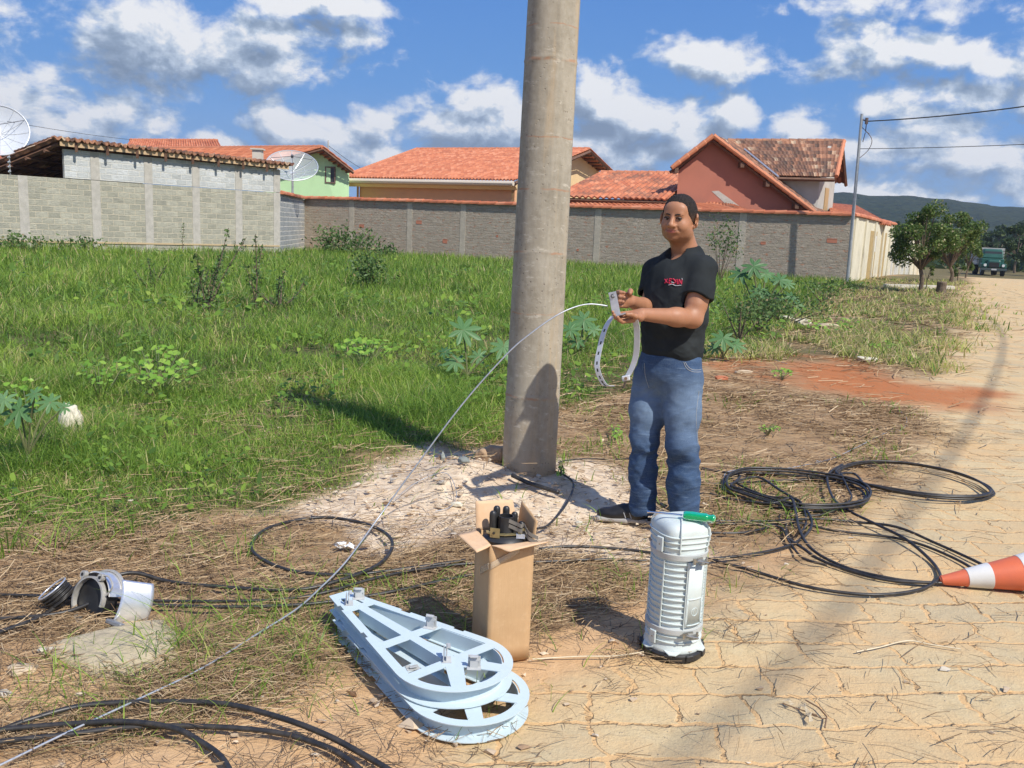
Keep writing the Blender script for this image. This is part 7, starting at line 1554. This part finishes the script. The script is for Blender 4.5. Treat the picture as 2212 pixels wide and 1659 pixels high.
b0 = gp3(1986, 632); tree(b0, at(1992, 514, b0[1]), (1.22, 1.15, 1.05), 9500, .09, 'dark green orange tree with a bare trunk, nearest of the street trees', 1, trunk=.085, tt=.42)
b0 = gp3(2050, 612); tree(b0, at(2058, 512, b0[1]), (1.3, 1.2, 1.15), 7000, .11, 'second dark street tree, right behind the nearest one', 2, trunk=.09, tt=.35)
b0 = gp3(2000, 628); tree(b0, at(2004, 585, b0[1]), (.22, .2, .32), 500, .06, 'spindly sapling between the two street trees', 3, trunk=.02, lobes=6)
b0 = gp3(2085, 598); tree(b0, at(2100, 550, b0[1]), (.75, .7, 1.0), 2600, .13, 'pale green smaller tree beyond the second street tree', 4, leafy2('pale_leaf', [(0, (.07, .12, .03)), (.6, (.13, .20, .05)), (1, (.24, .30, .10))]), trunk=.05, lobes=10)
b0 = gp3(2070, 606); tree(b0, at(2076, 578, b0[1]), (.5, .4, .5), 700, .1, 'low leafy shrub under the street trees', 5, trunk=.03, lobes=6, name='shrub')
far = [(2200, 530, 100, 2.6, 2.1), (2225, 520, 104, 3.4, 2.6), (2160, 530, 122, 3.0, 2.0), (2120, 528, 130, 3.4, 2.), (2080, 525, 140, 3.5, 2.3), (2030, 520, 150, 4., 2.4), (1980, 517, 150, 4., 2.4), (2240, 548, 90, 2.2, 1.8), (2145, 508, 190, 5, 3.2), (2200, 505, 185, 5, 3.6), (2090, 505, 200, 5, 3.2), (1945, 500, 190, 5, 3), (1890, 498, 200, 5, 3.), (2300, 520, 110, 4, 3.2), (2380, 520, 120, 4.5, 3.5), (2010, 498, 220, 5.5, 3)]
sh_ = ['broad dark tree at the right edge behind the truck', 'tall dark tree cut by the right edge', 'dark tree just left of the truck cab, far back', 'distant tree over the pale street tree', 'distant tree between hill and street trees', 'distant low tree behind the crown of the second street tree', 'distant low tree behind the crown of the nearest street tree', 'dark tree beyond the frame behind the truck', 'very distant tree on the slope above the truck', 'very distant large tree on the slope at the right', 'very distant tree on the slope over the street trees', 'very distant tree above the end of the cream wall', 'very distant tree right of the service pole', 'tree outside the right edge of the view', 'second tree outside the right edge of the view', 'very distant tree above the nearest street tree']
for i, ((u, v, Y, rx, rz), lab) in enumerate(zip(far, sh_)):
    c = at(u, v, Y); tree((c[0], c[1], gz(c)), c, (rx, rx*.8, rz), 1500 if Y < 150 else 900, .45 if Y < 150 else .8, lab, 40+i, M_TREE2, trunk=.16, grp='far trees below the hill', lobes=14, tt=.5)
# distant brush that reads as one dark mass along the foot of the hill
mb = MB(); rn = []; r_ = random.Random(5); pts = []
for k in range(9000):
    u = r_.uniform(1700, 2700); Y = r_.uniform(105, 260); g = at(u, 560, Y); pts.append(np.array([g[0], g[1], -1+abs(r_.gauss(0, 1.5))]))
leafcloud(mb, rn, r_, pts, 1.3); tag(mb.build('brush', M_TREE2, rnd=rn), 'dark scrub and brush below the wooded hill', 'brush', kind='stuff')
# ---- truck
tb_ = np.array(at(2148, 570, 85)); tb_[2] = gz(tb_); t = thing('truck', 'old dark green truck with a pale stake bed, parked far down the street', 'truck', tb_)
td = nrmz([-.30, -.95, 0]); ts = np.array([-td[1], td[0], 0]); Mt = np.array([ts, -td, up_]).T        # x = side, y = back, z = up
def TX(x, y, z): return tb_+ts*x-td*y+up_*z
M_GRN = mat('green_paint', rough=.35, fn=speck((.012, .075, .055), (.018, .105, .075), 2, 0)); M_GLS = mat('windscreen', (.03, .04, .05), .08, spec=.8); M_TYR = mat('tyre', (.02, .02, .02), .9); M_BEDW = mat('bed_wood', rough=.8, fn=speck((.36, .36, .32), (.50, .50, .46), 2, 0))
def tb(name, x0, x1, y0, y1, z0, z1, m_, par=None, bev=.0, tx=0, ty=0):
    mb = MB(); b4 = [TX(x0, y0, z0), TX(x1, y0, z0), TX(x1, y1, z0), TX(x0, y1, z0)]; t4 = [TX(x0+tx, y0+ty, z1), TX(x1-tx, y0+ty, z1), TX(x1-tx, y1, z1), TX(x0+tx, y1, z1)]; mb.hexa(b4, t4); return mb.build(name, m_, par or t, bevel=bev)
cab = tb('cab', -1.0, 1.0, .9, 2.1, .75, 1.65, M_GRN, bev=.08); tb('cab_roof', -.95, .95, .95, 2.1, 1.66, 2.55, M_GRN, bev=.12, tx=.12, ty=.3)
tb('windscreen', -.80, .80, 1.02, 1.10, 1.78, 2.32, M_GLS, tx=.07, ty=.17); tb('hood', -.62, .62, 0, .95, .80, 1.52, M_GRN, bev=.12, tx=.08, ty=.05); tb('grille', -.42, .42, -.03, .02, .85, 1.3, M_TYR)
tb('bumper', -1.12, 1.12, -.16, -.04, .52, .74, mat('bumper', (.05, .07, .07), .5), bev=.02)
for s in (-1, 1):
    tb('fender', s*.84-.24, s*.84+.24, .0, 1.0, .72, 1.2, M_GRN, bev=.1); mb = MB(); c = TX(s*.78, -.02, 1.02); mb.cyl(c+td*.04, c-td*.05, .13, seg=14); mb.build('headlight', mat('lamp_glass', (.7, .7, .68), .15), t)
    mb = MB(); c = TX(s*.88, .5, .48); mb.cyl(c-ts*.13, c+ts*.13, .48, seg=20); w_ = mb.build('wheel', M_TYR, t); mb = MB(); mb.cyl(c+ts*s*.131, c+ts*s*.15, .22, seg=14); mb.build('rim', M_GALV, w_)
    mb = MB(); c = TX(s*.85, 4.2, .48); mb.cyl(c-ts*.2, c+ts*.2, .48, seg=20); mb.build('wheel', M_TYR, t)
    mb = MB(); mb.tube([TX(s*.9, 1.0, 1.9), TX(s*1.2, .95, 2.0)], .02, 4); mb.box(TX(s*1.2, .95, 2.0), (.14, .04, .28), Mt); mb.build('mirror', M_TYR, t)
bd = tb('cargo_bed', -1.15, 1.15, 2.2, 5.6, 1.0, 1.2, M_BEDW)
for k in range(5):
    for s in (-1, 1): tb('stake_board', s*1.15-.03, s*1.15+.03, 2.2, 5.6, 1.22+.3*k, 1.46+.3*k, M_BEDW)
    tb('stake_board', -1.11, 1.11, 2.2, 2.26, 1.22+.3*k, 1.46+.3*k, M_BEDW)
tb('plate', -.22, .22, -.175, -.165, .56, .70, mat('plate_grey', (.5, .5, .48), .6))
# ---- stump, kerb
g = gp3(2032, 634); t = thing('tree_stump', 'short dark tree stump at the edge of the street right of the nearest street tree', 'stump', g); mb = MB()
mb.lathe(g-up_*.1, [(.20, 0), (.17, .12), (.15, .30), (.155, .47), (.12, .50), (.02, .49)], 14); mb.build('wood', M_BARK, t)
a, b_ = gp3(1915, 622), gp3(2062, 626); mb = MB(); mb.hexa([a-[0, 0, .1], b_-[0, 0, .1], b_+[0, .3, -.1], a+[0, .3, -.1]], [a+up_*.13, b_+up_*.13, b_+[0, .3, .13], a+[0, .3, .13]]); tag(mb.build('kerb_slab', mat('kerb_concrete', rough=.9, fn=speck((.55, .50, .40), (.66, .61, .50), 3, .3, .02))), 'long pale concrete kerb slab at the gate of the cream wall', 'kerb')
